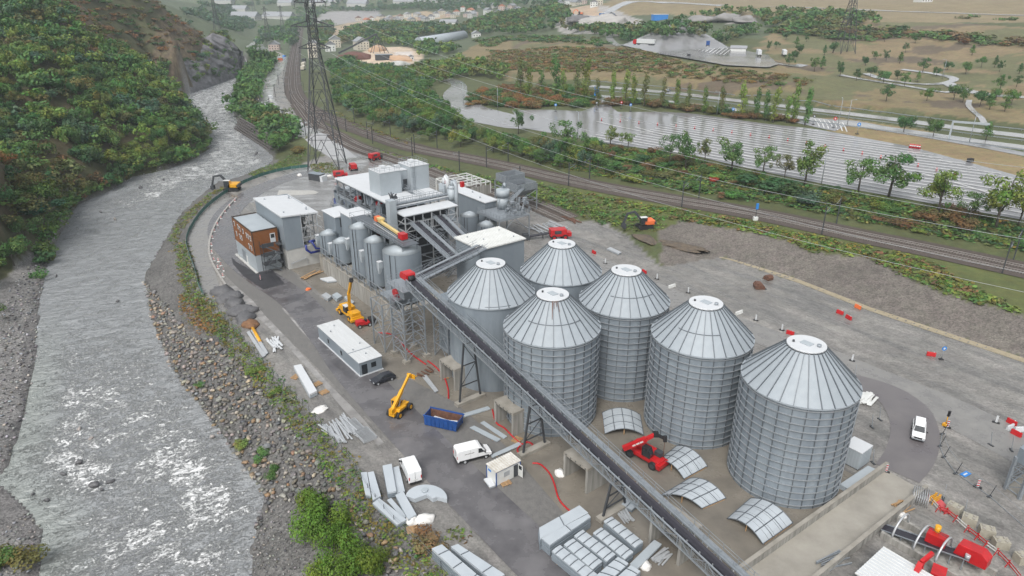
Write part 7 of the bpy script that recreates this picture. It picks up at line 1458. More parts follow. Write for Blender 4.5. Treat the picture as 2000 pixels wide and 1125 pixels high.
def crown_pts(kind, nl, rg):
    """leaf centres for a crown of unit height standing on z = 0"""
    if kind == 'poplar': lob = [(rg.normal(0, .05), rg.normal(0, .05), .18+.8*i/8, .12*(1-.6*abs(i/8-.4))+.05, .14) for i in range(9)]
    elif kind == 'pine': lob = [(rg.normal(0, .09)*(1.25-i/8), rg.normal(0, .09)*(1.25-i/8), .3+.62*i/8, .26*(1.12-i/8)+.05, .09) for i in range(9)]
    elif kind == 'bush': lob = [(rg.normal(0, .33), rg.normal(0, .33), .28+rg.random()*.35, .28+rg.random()*.16, .26+rg.random()*.12) for i in range(7)]
    elif kind == 'sparse': lob = [(rg.normal(0, .2), rg.normal(0, .2), .38+rg.random()*.55, .10+rg.random()*.09, .09+rg.random()*.06) for i in range(17)]
    else: lob = [(rg.normal(0, .23), rg.normal(0, .23), .42+rg.random()*.42, .17+rg.random()*.13, .15+rg.random()*.09) for i in range(11)]
    k = rg.integers(0, len(lob), nl); L = np.array(lob)[k]; d = rg.normal(0, 1, (nl, 3)); d /= np.linalg.norm(d, axis=1)[:, None]; r = (.45+.55*rg.random(nl)**.6)[:, None]
    p = L[:, :3]+d*r*np.stack([L[:, 3], L[:, 3], L[:, 4]], 1); p[:, 2] = np.maximum(p[:, 2], .03); return p, d, k
def leaves(p, d, size, rg, flat=.5):
    n = len(p); nn = d*1.25+rg.normal(0, .42, (n, 3))+np.array([0, 0, flat]); nn /= np.linalg.norm(nn, axis=1)[:, None]; t = np.cross(nn, rg.normal(0, 1, (n, 3))); t /= np.linalg.norm(t, axis=1)[:, None]; b = np.cross(nn, t)
    s = size*(.6+.8*rg.random(n))[:, None]; t = t*s; b = b*s*.7
    v = np.stack([p-t*.5-b*.5, p+t*.5-b*.35, p+t*.35+b*.5, p-t*.6+b*.4], 1).reshape(-1, 3); return v, np.arange(4*n).reshape(n, 4)
def leaf_cols(k, rg, spread=.22, hue=.12):
    nl = len(k); g = 1+rg.normal(0, spread, 32)[k % 32]*.6+rg.normal(0, spread*.6, nl); h = rg.normal(0, hue, 32)[k % 32]+rg.normal(0, hue*.6, nl); c = np.stack([g*(1+h), g, g*(1-.6*np.abs(h))], 1); return np.clip(c, .25, 2)
def leaf_mesh(name, v, f, col, m=None):
    me = raw(name, v, f, m or leaf_m); a = me.color_attributes.new('leafc', 'FLOAT_COLOR', 'POINT'); q = np.ones((len(v), 4), np.float32); q[:, :3] = np.repeat(col, 4, 0); a.data.foreach_set('color', q.ravel()); return me
CROWN = {}; PROTO = {}
for kind, nv, nl, ls, fl in (('broad', 5, 1900, .05, .45), ('bush', 4, 1100, .085, .45), ('poplar', 3, 700, .045, .2), ('pine', 3, 800, .05, .4), ('sparse', 4, 1700, .036, .25)):
    CROWN[kind] = []; PROTO[kind] = []
    for s_ in range(nv):
        rg = np.random.default_rng(100+s_*7+len(kind)); p, d, k = crown_pts(kind, nl, rg); v, f = leaves(p, d, ls, rg, fl); CROWN[kind].append(leaf_mesh('crown', v, f, leaf_cols(k, rg)))
        PROTO[kind].append(lambda n, kind=kind, s_=s_: crown_pts(kind, n, np.random.default_rng(100+s_*7+len(kind))))
def trunk_mesh(kind, s_):
    b = MB(); r_ = random.Random(s_); h = {'broad': .55, 'bush': .25, 'poplar': .85, 'pine': .9, 'sparse': .75}[kind]; w = {'bush': .03}.get(kind, .026)
    b.tube([(0, 0, -.06), (r_.uniform(-.02, .02), r_.uniform(-.02, .02), h*.5), (r_.uniform(-.05, .05), r_.uniform(-.05, .05), h)], [w, w*.75, w*.3], 6)
    for k in range(3 if kind not in ('poplar', 'pine') else 0): a = r_.random()*6.28; b.tube([(0, 0, h*(.4+.12*k)), (.2*math.cos(a), .2*math.sin(a), h*(.8+.2*k)+.08)], [w*.5, w*.2], 5)
    return b.mesh('trunk', bark_m)
TRUNK = {k: [trunk_mesh(k, s_) for s_ in range(3)] for k in CROWN}
GREEN, DGREEN, YGREEN, OLIVE, BROWN, ORANGE, BLUEG = (.085, .17, .05), (.055, .12, .045), (.145, .215, .05), (.125, .14, .05), (.17, .11, .055), (.23, .125, .05), (.075, .135, .085)
def vary(c, a=.18):
    g = 1+rnd.uniform(-a, a); return (c[0]*g*(1+rnd.uniform(-.12, .12)), c[1]*g, c[2]*g*(1+rnd.uniform(-.15, .15)), 1)
NM = {'broad': 'broadleaf_tree', 'bush': 'shrub', 'poplar': 'poplar_tree', 'pine': 'pine_tree', 'sparse': 'roadside_tree'}
def plant(kind, x, y, h, w, col, label, group=None, z=None):
    o = thing(NM[kind], label, 'shrub' if kind == 'bush' else 'tree', (x, y, gz(x, y) if z is None else z), rnd.random()*6.28, group); o.scale = (w, w, h)
    c = inst('crown', rnd.choice(CROWN[kind]), o); c.color = vary(col); inst('trunk', rnd.choice(TRUNK[kind]), o); return o
class Mass:                                               # plants past the limit, joined as one stuff object
    def __init__(s, name, label): s.v = []; s.c = []; s.name = name; s.label = label; s.n = 0
    def add(s, kind, x, y, z, h, w, col, nl=110, ls=None):
        p, d, k = PROTO[kind][int(nr.integers(0, len(PROTO[kind])))](nl); a = nr.random()*6.28; ca, sa = math.cos(a), math.sin(a)
        ls = ls or {'broad': 1.75, 'bush': 2.0, 'poplar': 1.3, 'pine': 1.5, 'sparse': 1.1}[kind]/math.sqrt(nl)
        v, f = leaves(p, d, ls, nr); v = v*np.array([w, w, h]); v = np.stack([v[:, 0]*ca-v[:, 1]*sa+x, v[:, 0]*sa+v[:, 1]*ca+y, v[:, 2]+z], 1)
        s.v.append(v); s.c.append(leaf_cols(k, nr)*np.array(vary(col)[:3])); s.n += 1
    def done(s):
        if not s.v: return
        v = np.concatenate(s.v); me = leaf_mesh(s.name, v, np.arange(len(v)).reshape(-1, 4), np.concatenate(s.c)); o = bpy.data.objects.new(s.name, me); C.objects.link(o); tag(o, s.label, kind='stuff')
def poly(s): return np.array([on(*[float(v) for v in t.split(',')])[:2] for t in s.split()])
def scatter(pl, gap, jit=.45):
    x0, y0 = pl.min(0); x1, y1 = pl.max(0); gx, gy = np.meshgrid(np.arange(x0, x1, gap), np.arange(y0, y1, gap)); gx = gx+nr.uniform(-jit, jit, gx.shape)*gap; gy = gy+nr.uniform(-jit, jit, gy.shape)*gap; m = inpoly(gx, gy, pl); return list(zip(gx[m], gy[m]))
def pick(opts): return opts[int(nr.integers(0, len(opts)))]
# ---- left hillside wood
def seen(x, y, up=7.0, slack=14.0):                       # plants wholly behind the hill are left out
    p = Vector((x, y, gz(x, y)+up))-Vector((0, 0, CAMZ)); L = p.length; h = GB_T.ray_cast(Vector((0, 0, CAMZ)), p/L)[3]
    return (h is None or h > L-slack) and abs(x) < y*.80+15
hillw = np.array([p[:2] for p in offs(RL[12:28], -.5)]+[on(*q)[:2] for q in ((345, 165), (300, 120), (230, 105), (165, 75), (110, 25), (80, 2))]+[(-420, 300), (-300, 120), (-200, 110)])
spots = [(math.hypot(x, y), x, y) for x, y in scatter(hillw, 4.8)]
scrubp = np.array([on(*q)[:2] for q in ((80, 3), (110, 25), (165, 75), (230, 105), (300, 120), (350, 165), (400, 150), (440, 105), (448, 88), (400, 62), (340, 30), (285, 4))])
hp_ = np.array(hillpoly); scr = [(math.hypot(x, y), x, y) for x, y in scatter(np.array([(-420, 250), (-150, 250), (-200, 430), (-248, 500), (-250, 640), (-330, 640), (-420, 560)]), 4.4) if gz(x, y) > 3 and not inpoly(np.array([x]), np.array([y]), hillw)[0] and seen(x, y, 2.5, 8)]
row = resample(offs(RL[13:24], -1.2), 3.2)
front = [s for s in spots if gz(s[1], s[2]) > -6.05 and seen(s[1], s[2]) and not inpoly(np.array([s[1]]), np.array([s[2]]), GBAR)[0]]; front.sort(); nI = 0; hm = Mass('hillside_woodland', 'dense mixed wood covering the rest of the left hillside')
def hillcol(x, y):
    n_ = mnoise.noise(Vector((x*.03, y*.03, 1))); z = gz(x, y)
    if y < 235 and gz(x, y) < 24 and nr.random() < .24: return pick([BROWN, ORANGE, OLIVE, OLIVE])
    if n_ > .4: return pick([BROWN, ORANGE, OLIVE, BROWN])
    return pick([GREEN, GREEN, DGREEN, YGREEN, OLIVE, BLUEG]) if n_ > -.25 else pick([GREEN, YGREEN, YGREEN, GREEN])
for i, (d, x, y) in enumerate(front):
    z = gz(x, y); col = hillcol(x, y); small = col in (BROWN, ORANGE); h = rnd.uniform(3, 4.8) if small else rnd.uniform(4.5, 9.5); w = rnd.uniform(3.5, 5) if small else rnd.uniform(4.8, 10)
    if nI < 190 and not small and i % 2 == 0: plant('broad', x, y, h, w, col, 'broadleaf tree in the dense wood on the left hillside above the river', 'trees of the wood on the left hillside', z-.4); nI += 1
    else: hm.add('bush' if small else 'broad', x, y, z-.5, h, w, col, 420 if d < 260 else 240)
for d, x, y in scr:
    if nr.random() < .8: hm.add('bush', x, y, gz(x, y)-.3, rnd.uniform(1.4, 3.6), rnd.uniform(3, 6.0), pick([OLIVE, BROWN, ORANGE, OLIVE, DGREEN, BROWN, GREEN, BROWN]), 100)
for x, y in scatter(np.array([on(*q)[:2] for q in ((345, 190), (400, 160), (430, 120), (400, 90), (350, 120))]), 7): hm.add('bush', x, y, gz(x, y)-.3, rnd.uniform(1.5, 3), rnd.uniform(2.5, 4.5), pick([BROWN, ORANGE, OLIVE]), 100)
for x, y in row:
    if nr.random() < .85: hm.add('broad' if nr.random() < .6 else 'bush', x, y, gz(x, y)-.4, rnd.uniform(2.5, 5.5), rnd.uniform(4, 6.5), pick([GREEN, GREEN, OLIVE, DGREEN, YGREEN]), 240)
hm.done()
# ---- wood between the railway and the lorry park access road
cp = poly('650,150 690,135 760,135 820,152 842,166 850,205 895,242 960,272 1010,282 1100,290 1190,292 1200,340 1120,338 1020,315 900,288 800,268 700,238 660,215'); cs_ = sorted((math.hypot(x, y), x, y) for x, y in scatter(cp, 6.0)); cm = Mass('railway_woodland', 'leafy wood between the railway and the road to the lorry park'); nI = 0
for i, (d, x, y) in enumerate(cs_):
    col = pick([GREEN, GREEN, DGREEN, YGREEN, OLIVE, GREEN, BLUEG]); h, w = rnd.uniform(4.5, 8), rnd.uniform(5, 8)
    if nI < 90: plant('broad', x, y, h, w, col, 'broadleaf tree in the wood between the railway and the lorry park', 'trees of the wood beside the railway'); nI += 1
    else: cm.add('broad', x, y, gz(x, y)-.3, h, w, col, 330)
cm.done()
# ---- slope below the lorry park
sl_ = np.array([p[:2] for p in offs(RAIL[11:18], -11)]+[p[:2] for p in reversed(offs(PN[2:], -3 if False else 3))]); nI = 0; um = Mass('undergrowth', 'weeds, brambles and low bushes on the slope below the lorry park')
for x, y in scatter(sl_, 4.3):
    if nr.random() < .55 and nI < 130:
        big = nr.random() < .3; plant('bush', x, y, rnd.uniform(2.2, 3.4) if big else rnd.uniform(1.0, 2.2), rnd.uniform(3.6, 6) if big else rnd.uniform(2, 3.6), pick([GREEN, OLIVE, YGREEN, DGREEN, GREEN, OLIVE, BROWN]), 'bush on the green slope between the main line and the lorry park', 'bushes on the slope below the lorry park'); nI += 1
for x, y in scatter(sl_, 1.5): um.add('bush', x, y, gz(x, y)-.1, rnd.uniform(.45, 1.4), rnd.uniform(1.4, 2.8), pick([GREEN, OLIVE, YGREEN, GREEN, (.16, .15, .045), GREEN, DGREEN]), 18, .36)
for pl_, gap, cols in ((np.array([p[:2] for p in GT[1:-2]]+[p[:2] for p in reversed(offs(RAIL[12:17], 8.5))]), 1.3, [YGREEN, (.2, .19, .045), OLIVE, YGREEN, BROWN, GREEN]), (poly('640,212 700,250 800,285 800,278 700,238 660,215'), 2.2, [OLIVE, (.2, .17, .05), YGREEN]), (poly('700,278 760,298 840,320 900,334 980,352 1100,388 1180,412 1200,430 1110,405 960,365 840,328 740,298'), 1.7, [GREEN, GREEN, YGREEN, OLIVE]), (poly('1000,345 1100,372 1200,398 1300,418 1400,434 1480,452 1400,437 1300,430 1285,452 1230,452 1190,440 1110,412 1040,388 1000,372'), 1.8, [OLIVE, GREEN, YGREEN])):
    for x, y in scatter(pl_, gap): um.add('bush', x, y, gz(x, y)-.1, rnd.uniform(.3, 1.1), rnd.uniform(1.0, 2.4), pick(cols), 14, .4)
um.done()
plant('bush', *on(1520, 375)[:2], 4.2, 13, DGREEN, 'wide dark green shrub on the slope below the lorry park'); plant('bush', *on(1560, 392)[:2], 3.4, 9, BLUEG, 'blue green shrub right of the wide dark one on the slope'); plant('bush', *on(1400, 355)[:2], 1.8, 3.4, (.38, .06, .04), 'bright red bush on the green slope')
for k, (x, yb, yt, wp, col, kd, what) in enumerate(((1012, 262, 220, 34, DGREEN, 'sparse', 'at the bend of the access road'), (1102, 290, 240, 46, GREEN, 'sparse', 'left of the first lamp post on the lorry park edge'), (1192, 285, 252, 32, YGREEN, 'sparse', 'short and windswept, right of the first lamp post'), (1226, 290, 262, 26, YGREEN, 'sparse', 'small and pale'), (1308, 325, 268, 36, GREEN, 'sparse', 'left of a close pair'), (1338, 330, 270, 42, GREEN, 'sparse', 'right of a close pair'), (1376, 322, 275, 26, OLIVE, 'sparse', 'thin with grey leaves'), (1428, 335, 282, 64, GREEN, 'sparse', 'broad and low above the red bush'), (1490, 340, 293, 40, GREEN, 'sparse', 'left of the wide dark shrub'), (1532, 350, 308, 32, OLIVE, 'sparse', 'thin and grey behind the wide dark shrub'), (1572, 360, 293, 62, YGREEN, 'sparse', 'tall and bright beside the second lamp post'), (1676, 375, 320, 54, GREEN, 'sparse', 'leaning, left of the largest roadside crown'), (1735, 385, 317, 76, GREEN, 'sparse', 'with the largest crown on the lorry park edge'), (1832, 418, 348, 68, YGREEN, 'sparse', 'standing alone with a forked trunk'), (1893, 432, 386, 42, GREEN, 'sparse', 'small, left of the last pair'), (1945, 445, 360, 70, YGREEN, 'sparse', 'tall and thin near the right edge'), (1988, 440, 385, 46, YGREEN, 'sparse', 'at the very right edge'))):
    x0, y0, z0 = on(x, yb); D = math.hypot(x0, y0); h = (yb-yt)*D/FPX*1.12; w = wp*D/FPX*1.25; plant(kd, x0, y0, h, w, col, 'roadside tree '+what)
# ---- poplars and hedges between lorry park and highway
for x, yb, yt in ((1017, 190, 130), (1032, 195, 140), (1058, 190, 148), (1085, 192, 128), (1100, 195, 150), (1127, 192, 138), (1142, 200, 130), (1165, 210, 165), (1197, 200, 152), (1222, 200, 150), (1237, 205, 157), (1258, 208, 158), (1294, 210, 165), (1320, 212, 165), (1343, 218, 176), (1375, 222, 180), (1408, 225, 180), (1447, 228, 176), (1475, 232, 186), (1494, 235, 190), (1510, 240, 187), (1536, 240, 200), (1548, 238, 180), (1572, 245, 190)):
    x0, y0, z0 = on(x, yb); D = math.hypot(x0, y0); plant('poplar', x0, y0, (yb-yt)*D/FPX*1.1, (yb-yt)*D/FPX*.75, pick([GREEN, YGREEN, OLIVE, YGREEN]), 'slim poplar in the row between the lorry park and the highway', 'poplars between the lorry park and the highway')
hg = poly('1180,212 1210,205 1300,212 1400,226 1500,240 1585,246 1580,240 1500,228 1400,214 1300,204 1215,196 1195,200'); isl = poly('925,205 935,180 1000,170 1100,172 1160,185 1165,208 1060,212 980,214')
for x, y in scatter(hg, 4.6): plant('bush', x, y, rnd.uniform(2, 3.8), rnd.uniform(4, 6.5), pick([GREEN, DGREEN, OLIVE, BROWN, OLIVE, GREEN, BROWN]), 'shrub in the hedge below the poplars', 'hedge shrubs below the poplars')
for x, y in scatter(isl, 6.5): plant('bush', x, y, rnd.uniform(2.2, 4.4), rnd.uniform(5, 8), pick([GREEN, DGREEN, ORANGE, BROWN, OLIVE, ORANGE]), 'autumn coloured shrub on the planted island by the access road', 'shrubs on the island by the access road')
# ---- trees of the hillside pasture
PT = [(1535, 78), (1575, 82), (1610, 108), (1627, 104), (1690, 128), (1710, 116), (1700, 150), (1730, 120), (1725, 162), (1757, 124), (1752, 155), (1766, 168), (1792, 160), (1802, 142), (1828, 150), (1850, 137), (1768, 103), (1727, 82), (1787, 84), (1898, 108), (1916, 132), (1885, 145), (1942, 132), (1952, 140), (1952, 178), (1985, 170), (1990, 145), (1928, 206), (1862, 195), (1880, 200), (1945, 195), (1975, 205), (1913, 208), (1932, 214), (1962, 218), (1730, 198), (1810, 197), (1550, 118), (1590, 140), (1640, 150), (1672, 158), (1540, 130), (1605, 135), (1555, 92), (1925, 275), (1765, 258), (1822, 268), (1500, 100), (1515, 95), (1560, 105)]
for x, y in PT:
    x0, y0, z0 = on(x, y); kd = pick(['broad', 'broad', 'pine', 'sparse']); h = rnd.uniform(6, 9) if kd != 'broad' else rnd.uniform(5.5, 8)
    plant(kd, x0, y0, h, h*rnd.uniform(.75, 1.0), pick([DGREEN, GREEN, DGREEN, GREEN]), 'dark '+{'broad': 'broadleaf', 'pine': 'pine', 'sparse': 'windblown'}[kd]+' tree on the dry pasture above the highway', 'trees dotted over the dry pasture')
bands = (('1180,95 1240,96 1300,112 1360,124 1440,138 1520,142 1600,168 1500,172 1300,150 1150,140 1000,140 950,120 960,100 1050,95', 4.8, [OLIVE, OLIVE, BROWN, (.2, .16, .06), GREEN, (.19, .13, .05)], 'bush', (1.2, 2.8), .8), ('950,95 1000,80 1100,85 1180,92 1180,80 1100,70 980,70 920,80', 8, [GREEN, OLIVE, DGREEN], 'bush', (2, 4), .8), ('1090,60 1180,75 1215,80 1300,82 1380,80 1480,72 1470,55 1350,56 1270,50 1200,62 1130,56', 9, [DGREEN, GREEN, DGREEN, OLIVE], 'broad', (6, 10), .95), ('1320,36 1400,25 1480,24 1600,25 1700,32 1720,48 1600,62 1500,55 1480,40 1400,34', 9, [GREEN, OLIVE, GREEN, DGREEN], 'broad', (6, 9), .8), ('1480,60 1600,75 1660,82 1760,74 1900,88 2000,96 2000,84 1900,70 1800,62 1700,55 1560,48', 9, [DGREEN, OLIVE, BROWN, GREEN], 'bush', (3, 6), .85), ('860,165 900,150 1000,160 1000,140 900,120 840,130 800,150', 7, [YGREEN, GREEN, YGREEN, OLIVE], 'broad', (5, 9), .9), ('640,125 690,120 700,135 650,150', 8, [GREEN, DGREEN], 'broad', (6, 9), 1), ('720,75 800,66 820,80 900,100 860,112 820,112 810,95 760,88 700,95', 10, [GREEN, DGREEN, YGREEN], 'broad', (6, 10), .9), ('650,88 680,60 740,48 830,52 920,55 960,70 910,72 820,72 740,82', 11, [DGREEN, GREEN, OLIVE, BLUEG], 'broad', (7, 11), .9), ('900,55 1000,30 1080,18 1120,40 1090,60 1000,72', 12, [GREEN, DGREEN, OLIVE], 'broad', (7, 11), .9), ('480,130 520,110 540,118 528,140 508,165 505,200 468,225 456,220 468,180', 6, [GREEN, DGREEN, GREEN], 'broad', (6, 10), 1), ('455,222 505,210 545,232 580,258 570,285 520,280 508,262 470,240', 5.5, [GREEN, DGREEN, GREEN, OLIVE], 'broad', (6, 9), .9), ('350,20 420,16 470,30 500,50 470,66 440,60 400,42 340,18', 13, [BLUEG, DGREEN, BLUEG], 'broad', (7, 11), .9), ('500,100 508,62 560,55 582,62 575,92 530,80', 11, [GREEN, DGREEN, BLUEG], 'broad', (7, 11), .9), ('560,50 580,20 660,15 620,30 600,60', 13, [BLUEG, GREEN], 'broad', (7, 11), .8), ('640,20 740,8 900,8 1000,14 900,24 800,20 720,24', 14, [BLUEG, DGREEN], 'broad', (8, 12), .85), ('300,8 400,4 560,3 700,3 640,12 480,12 400,14', 14, [BLUEG, DGREEN], 'broad', (8, 13), .7), ('700,3 900,3 1150,2 1100,10 900,6', 14, [BLUEG, DGREEN, GREEN], 'broad', (8, 13), .8), ('1480,20 1700,28 1990,45 1990,36 1700,24 1500,17', 14, [OLIVE, GREEN], 'bush', (2, 4), .3), ('608,60 640,40 655,60 640,100 618,90', 11, [GREEN, OLIVE, BLUEG], 'broad', (6, 10), .8))
fm = Mass('far_woodland', 'woods, scrub and hedges of the valley and slopes beyond the highway and the station'); nT = 0
for s_, gap, cols, kd, hh, dens in bands:
    for x, y in scatter(poly(s_), gap):
        if nr.random() > dens: continue
        h = rnd.uniform(*hh); w = h*rnd.uniform(.85, 1.25) if kd == 'broad' else h*rnd.uniform(1.5, 2.6); D = math.hypot(x, y); fm.add(kd, x, y, gz(x, y)-.3, h, w, pick(cols), 170 if D < 450 else 95 if D < 700 else 50)
fm.done()
for k, (x, y, h, w, col, lab) in enumerate(((545, 295, 9.5, 15, GREEN, 'big round green tree on the river bank by the crib wall'), (520, 232, 7, 11, GREEN, 'leafy tree on the bank above the crib wall'), (487, 225, 7, 12, BLUEG, 'grey green tree at the river end of the crib wall'), (575, 300, 4, 6, (.2, .16, .05), 'yellowing bush right of the big round tree'))): x0, y0, z0 = on(x, y); plant('broad' if h > 5 else 'bush', x0, y0, h, w, col, lab)
for k, (x, y, h, w, lab) in enumerate(((622, 1040, 6.2, 8.5, 'tall bright green bush on the boulder bank, highest of the clump'), (655, 1075, 5.5, 7.0, 'bright green bush in the middle of the clump on the boulder bank'), (610, 1000, 4.6, 5.5, 'upper bright green bush of the clump on the boulder bank'), (705, 1120, 5.2, 7.5, 'bright green bush at the bottom right of the clump near the fence'), (655, 1135, 5, 6, 'bright green bush at the very bottom of the clump'), (735, 1110, 3.2, 4, 'low bright green bush nearest the fence at the bottom'))):
    x0, y0, z0 = on(x, y); o = plant('bush', x0, y0, h*1.05, w*.62, (.105, .18, .025), lab); rg = np.random.default_rng(900+k); p, d, kk_ = crown_pts('bush', 3800, rg); v, f = leaves(p, d+np.array([0, 0, .2]), .042, rg, .3); o.children[0].data = leaf_mesh('crown', v, f, leaf_cols(kk_, rg))
for x, y, h, w, col, lab in ((480, 872, 1.2, 2.2, YGREEN, 'small green bush between boulders at the water'), (517, 885, 1.2, 2.2, GREEN, 'small green bush right of the one by the water'), (540, 925, 1.3, 2.0, GREEN, 'small green bush above the gravel beach'), (395, 752, .8, 1.6, GREEN, 'tiny green bush among the upper boulders'), (35, 1085, 2.4, 4.5, OLIVE, 'green and reddish bush on the gravel bar at the lower left'), (8, 1110, 2, 3.4, GREEN, 'green bush cut off by the lower left corner'), (835, 1062, 2.0, 3.4, BROWN, 'brown dried bush at the fence near the sheet metal boxes'), (545, 765, 1.0, 1.6, YGREEN, 'small green bush beside the fence'), (503, 730, 1.4, 2.2, YGREEN, 'green bush on the fence line below the long profiles'), (60, 415, 3.5, 9, (.03, .085, .045), 'wide dark green bush on the left bank')): x0, y0, z0 = on(x, y); plant('bush', x0, y0, h, w, col, lab)
# ---- verge on the bank top
vm = Mass('bank_weeds', 'yellowing weeds and grass along the fence on top of the boulder bank'); fp = [p[:2] for p in FENCE]
for pl_, gap, cols, dens in ((np.array([p[:2] for p in offs(FENCE[2:19], .3)]+[p[:2] for p in reversed(offs(FENCE[2:19], -3.2))]), .85, [YGREEN, OLIVE, (.2, .17, .05), YGREEN, GREEN, (.16, .15, .05)], .95), (poly('350,575 400,585 430,620 420,660 385,650 355,610'), .8, [ORANGE, (.26, .16, .05), OLIVE, ORANGE], .7), (poly('480,340 560,310 590,280 600,300 560,330 500,345'), 1.4, [YGREEN, GREEN, OLIVE], .9), (poly('330,470 345,440 385,400 440,362 440,368 395,405 360,445 345,480'), 1.1, [OLIVE, (.2, .16, .05), YGREEN], .7), (poly('605,322 640,318 668,330 660,340 612,338'), 1.2, [OLIVE, (.2, .17, .05), YGREEN], .9), (poly('850,1040 900,1030 930,1075 890,1075'), .8, [OLIVE, YGREEN, BROWN], .6)):
    for x, y in scatter(pl_, gap):
        if nr.random() < dens: vm.add('bush', x, y, gz(x, y)-.08, rnd.uniform(.25, .95), rnd.uniform(.8, 1.7), pick(cols), 18, .28)
vm.done()
# ------------------------------------------------------------------ stones
def rockmesh(seed, sub=1):
    bm = bmesh.new(); bmesh.ops.create_icosphere(bm, subdivisions=sub, radius=.5); r_ = random.Random(seed)
    ax = [Vector((r_.gauss(0, 1), r_.gauss(0, 1), r_.gauss(0, 1))).normalized() for _ in range(9)]; cut = [r_.uniform(.2, .36) for _ in ax]
    for v in bm.verts:
        for a, c in zip(ax, cut):
            t = v.co.dot(a)
            if t > c: v.co -= a*(t-c)
        v.co *= 1+.16*mnoise.noise(v.co*3+Vector((seed, 0, 0)))
    v = np.array([tuple(q.co) for q in bm.verts]); f = np.array([[w.index for w in p.verts] for p in bm.faces]); bm.free(); return v, f
def rock_material():
    m = bpy.data.materials.new('bank_stone'); m.use_nodes = True; n = m.node_tree.nodes; l = m.node_tree.links; p = n['Principled BSDF']; p.inputs['Roughness'].default_value = .6
    a = n.new('ShaderNodeAttribute'); a.attribute_name = 'leafc'; oi = n.new('ShaderNodeObjectInfo'); mx = n.new('ShaderNodeMix'); mx.data_type = 'RGBA'; mx.blend_type = 'MULTIPLY'; mx.inputs[0].default_value = 1; l.new(a.outputs['Color'], mx.inputs[6]); l.new(oi.outputs['Color'], mx.inputs[7])
    ge = n.new('ShaderNodeNewGeometry'); no = n.new('ShaderNodeTexNoise'); no.inputs['Scale'].default_value = 2.5; no.inputs['Detail'].default_value = 6; l.new(ge.outputs['Position'], no.inputs['Vector']); mr = n.new('ShaderNodeMapRange'); mr.inputs[1].default_value = .3; mr.inputs[2].default_value = .7; mr.inputs[3].default_value = .6; mr.inputs[4].default_value = 1.3; l.new(no.outputs[0], mr.inputs[0])
    hs_ = n.new('ShaderNodeHueSaturation'); l.new(mx.outputs[2], hs_.inputs['Color']); l.new(mr.outputs[0], hs_.inputs['Value']); l.new(hs_.outputs[0], p.inputs['Base Color']); return m
rock_m = rock_material(); RK = [rockmesh(s_) for s_ in range(10)]; RK0 = [rockmesh(s_+50, 1) for s_ in range(6)]
ROCKC = [(.22, .205, .178), (.17, .163, .15), (.30, .27, .22), (.085, .085, .085), (.25, .23, .20), (.24, .16, .10), (.13, .125, .12), (.19, .18, .165)]
def stone_mesh(name, v, f, col):
    me = raw(name, v, f, rock_m); a = me.color_attributes.new('leafc', 'FLOAT_COLOR', 'POINT'); q = np.ones((len(v), 4), np.float32); q[:, :3] = col; a.data.foreach_set('color', q.ravel()); return me
BOUL = [stone_mesh('boulder', v, f, np.ones((len(v), 3))) for v, f in RK]
def stones(name, label, spots, smin, smax, cols, meshes, sink=.2):
    vs = []; fs_ = []; cc = []; o = 0
    for x, y in spots:
        v, f = meshes[int(nr.integers(0, len(meshes)))]; s = nr.uniform(smin, smax)**1.0; a = nr.random()*6.28; ca, sa = math.cos(a), math.sin(a); k = np.array([s, s*nr.uniform(.6, 1), s*nr.uniform(.5, .8)]); w = v*k; w = np.stack([w[:, 0]*ca-w[:, 1]*sa+x, w[:, 0]*sa+w[:, 1]*ca+y, w[:, 2]+gz(x, y)+s*sink], 1)
        vs.append(w); fs_.append(f+o); o += len(v); cc.append(np.tile(np.array(vary(cols[int(nr.integers(0, len(cols)))], .3)[:3]), (len(v), 1)))
    if vs: me = stone_mesh(name, np.concatenate(vs), np.concatenate(fs_), np.concatenate(cc)); ob = bpy.data.objects.new(name, me); C.objects.link(ob); tag(ob, label, kind='stuff')
rip = np.array([p[:2] for p in offs(RR[3:14], -.6)]+[on(*q)[:2] for q in ((330, 600), (370, 655), (420, 668), (455, 690), (490, 735), (530, 785), (570, 835), (612, 890), (650, 940), (690, 985), (735, 1040), (800, 1090), (840, 1130), (760, 1130), (700, 1060), (600, 1000), (540, 975))])
sp = scatter(rip, 1.05); sp = sorted(sp, key=lambda q: math.hypot(*q)); big = [q for i, q in enumerate(sp) if i % 3 == 0][:295]; bs = set(big)
for x, y in big:
    o = bpy.data.objects.new('boulder', rnd.choice(BOUL)); C.objects.link(o); s = rnd.uniform(.85, 1.7); o.location = (x, y, gz(x, y)+.2*s); o.rotation_euler = (rnd.uniform(-.4, .4), rnd.uniform(-.4, .4), rnd.random()*6.28); o.scale = (s, s*rnd.uniform(.65, 1), s*rnd.uniform(.55, .85)); o.color = vary(rnd.choice(ROCKC), .22); tag(o, 'angular grey boulder in the stone bank between the river and the fence', 'boulder', 'boulders of the river bank')
stones('riprap', 'smaller and farther stones filling the river bank', [q for q in sp if q not in bs]+scatter(rip, 1.3), .5, 1.35, ROCKC, RK)
edge = np.array([p[:2] for p in offs(RR[1:22], .8)]+[p[:2] for p in reversed(offs(RR[1:22], -2.0))]); stones('shore_stones', 'dark wet stones along the water line', scatter(edge, 1.1), .3, 1.0, [(.10, .10, .105), (.15, .148, .145), (.2, .195, .19)], RK0)
lb = np.array([p[:2] for p in RL[6:21]]+[on(*q)[:2] for q in ((205, 372), (145, 395), (95, 475), (20, 560), (0, 640), (0, 760), (0, 900))]); stones('cobbles', 'grey and pale cobbles of the left gravel bar', scatter(lb, .95), .2, 1.0, [(.10, .10, .105), (.2, .2, .2), (.4, .39, .38), (.15, .14, .14), (.24, .235, .23)], RK0)
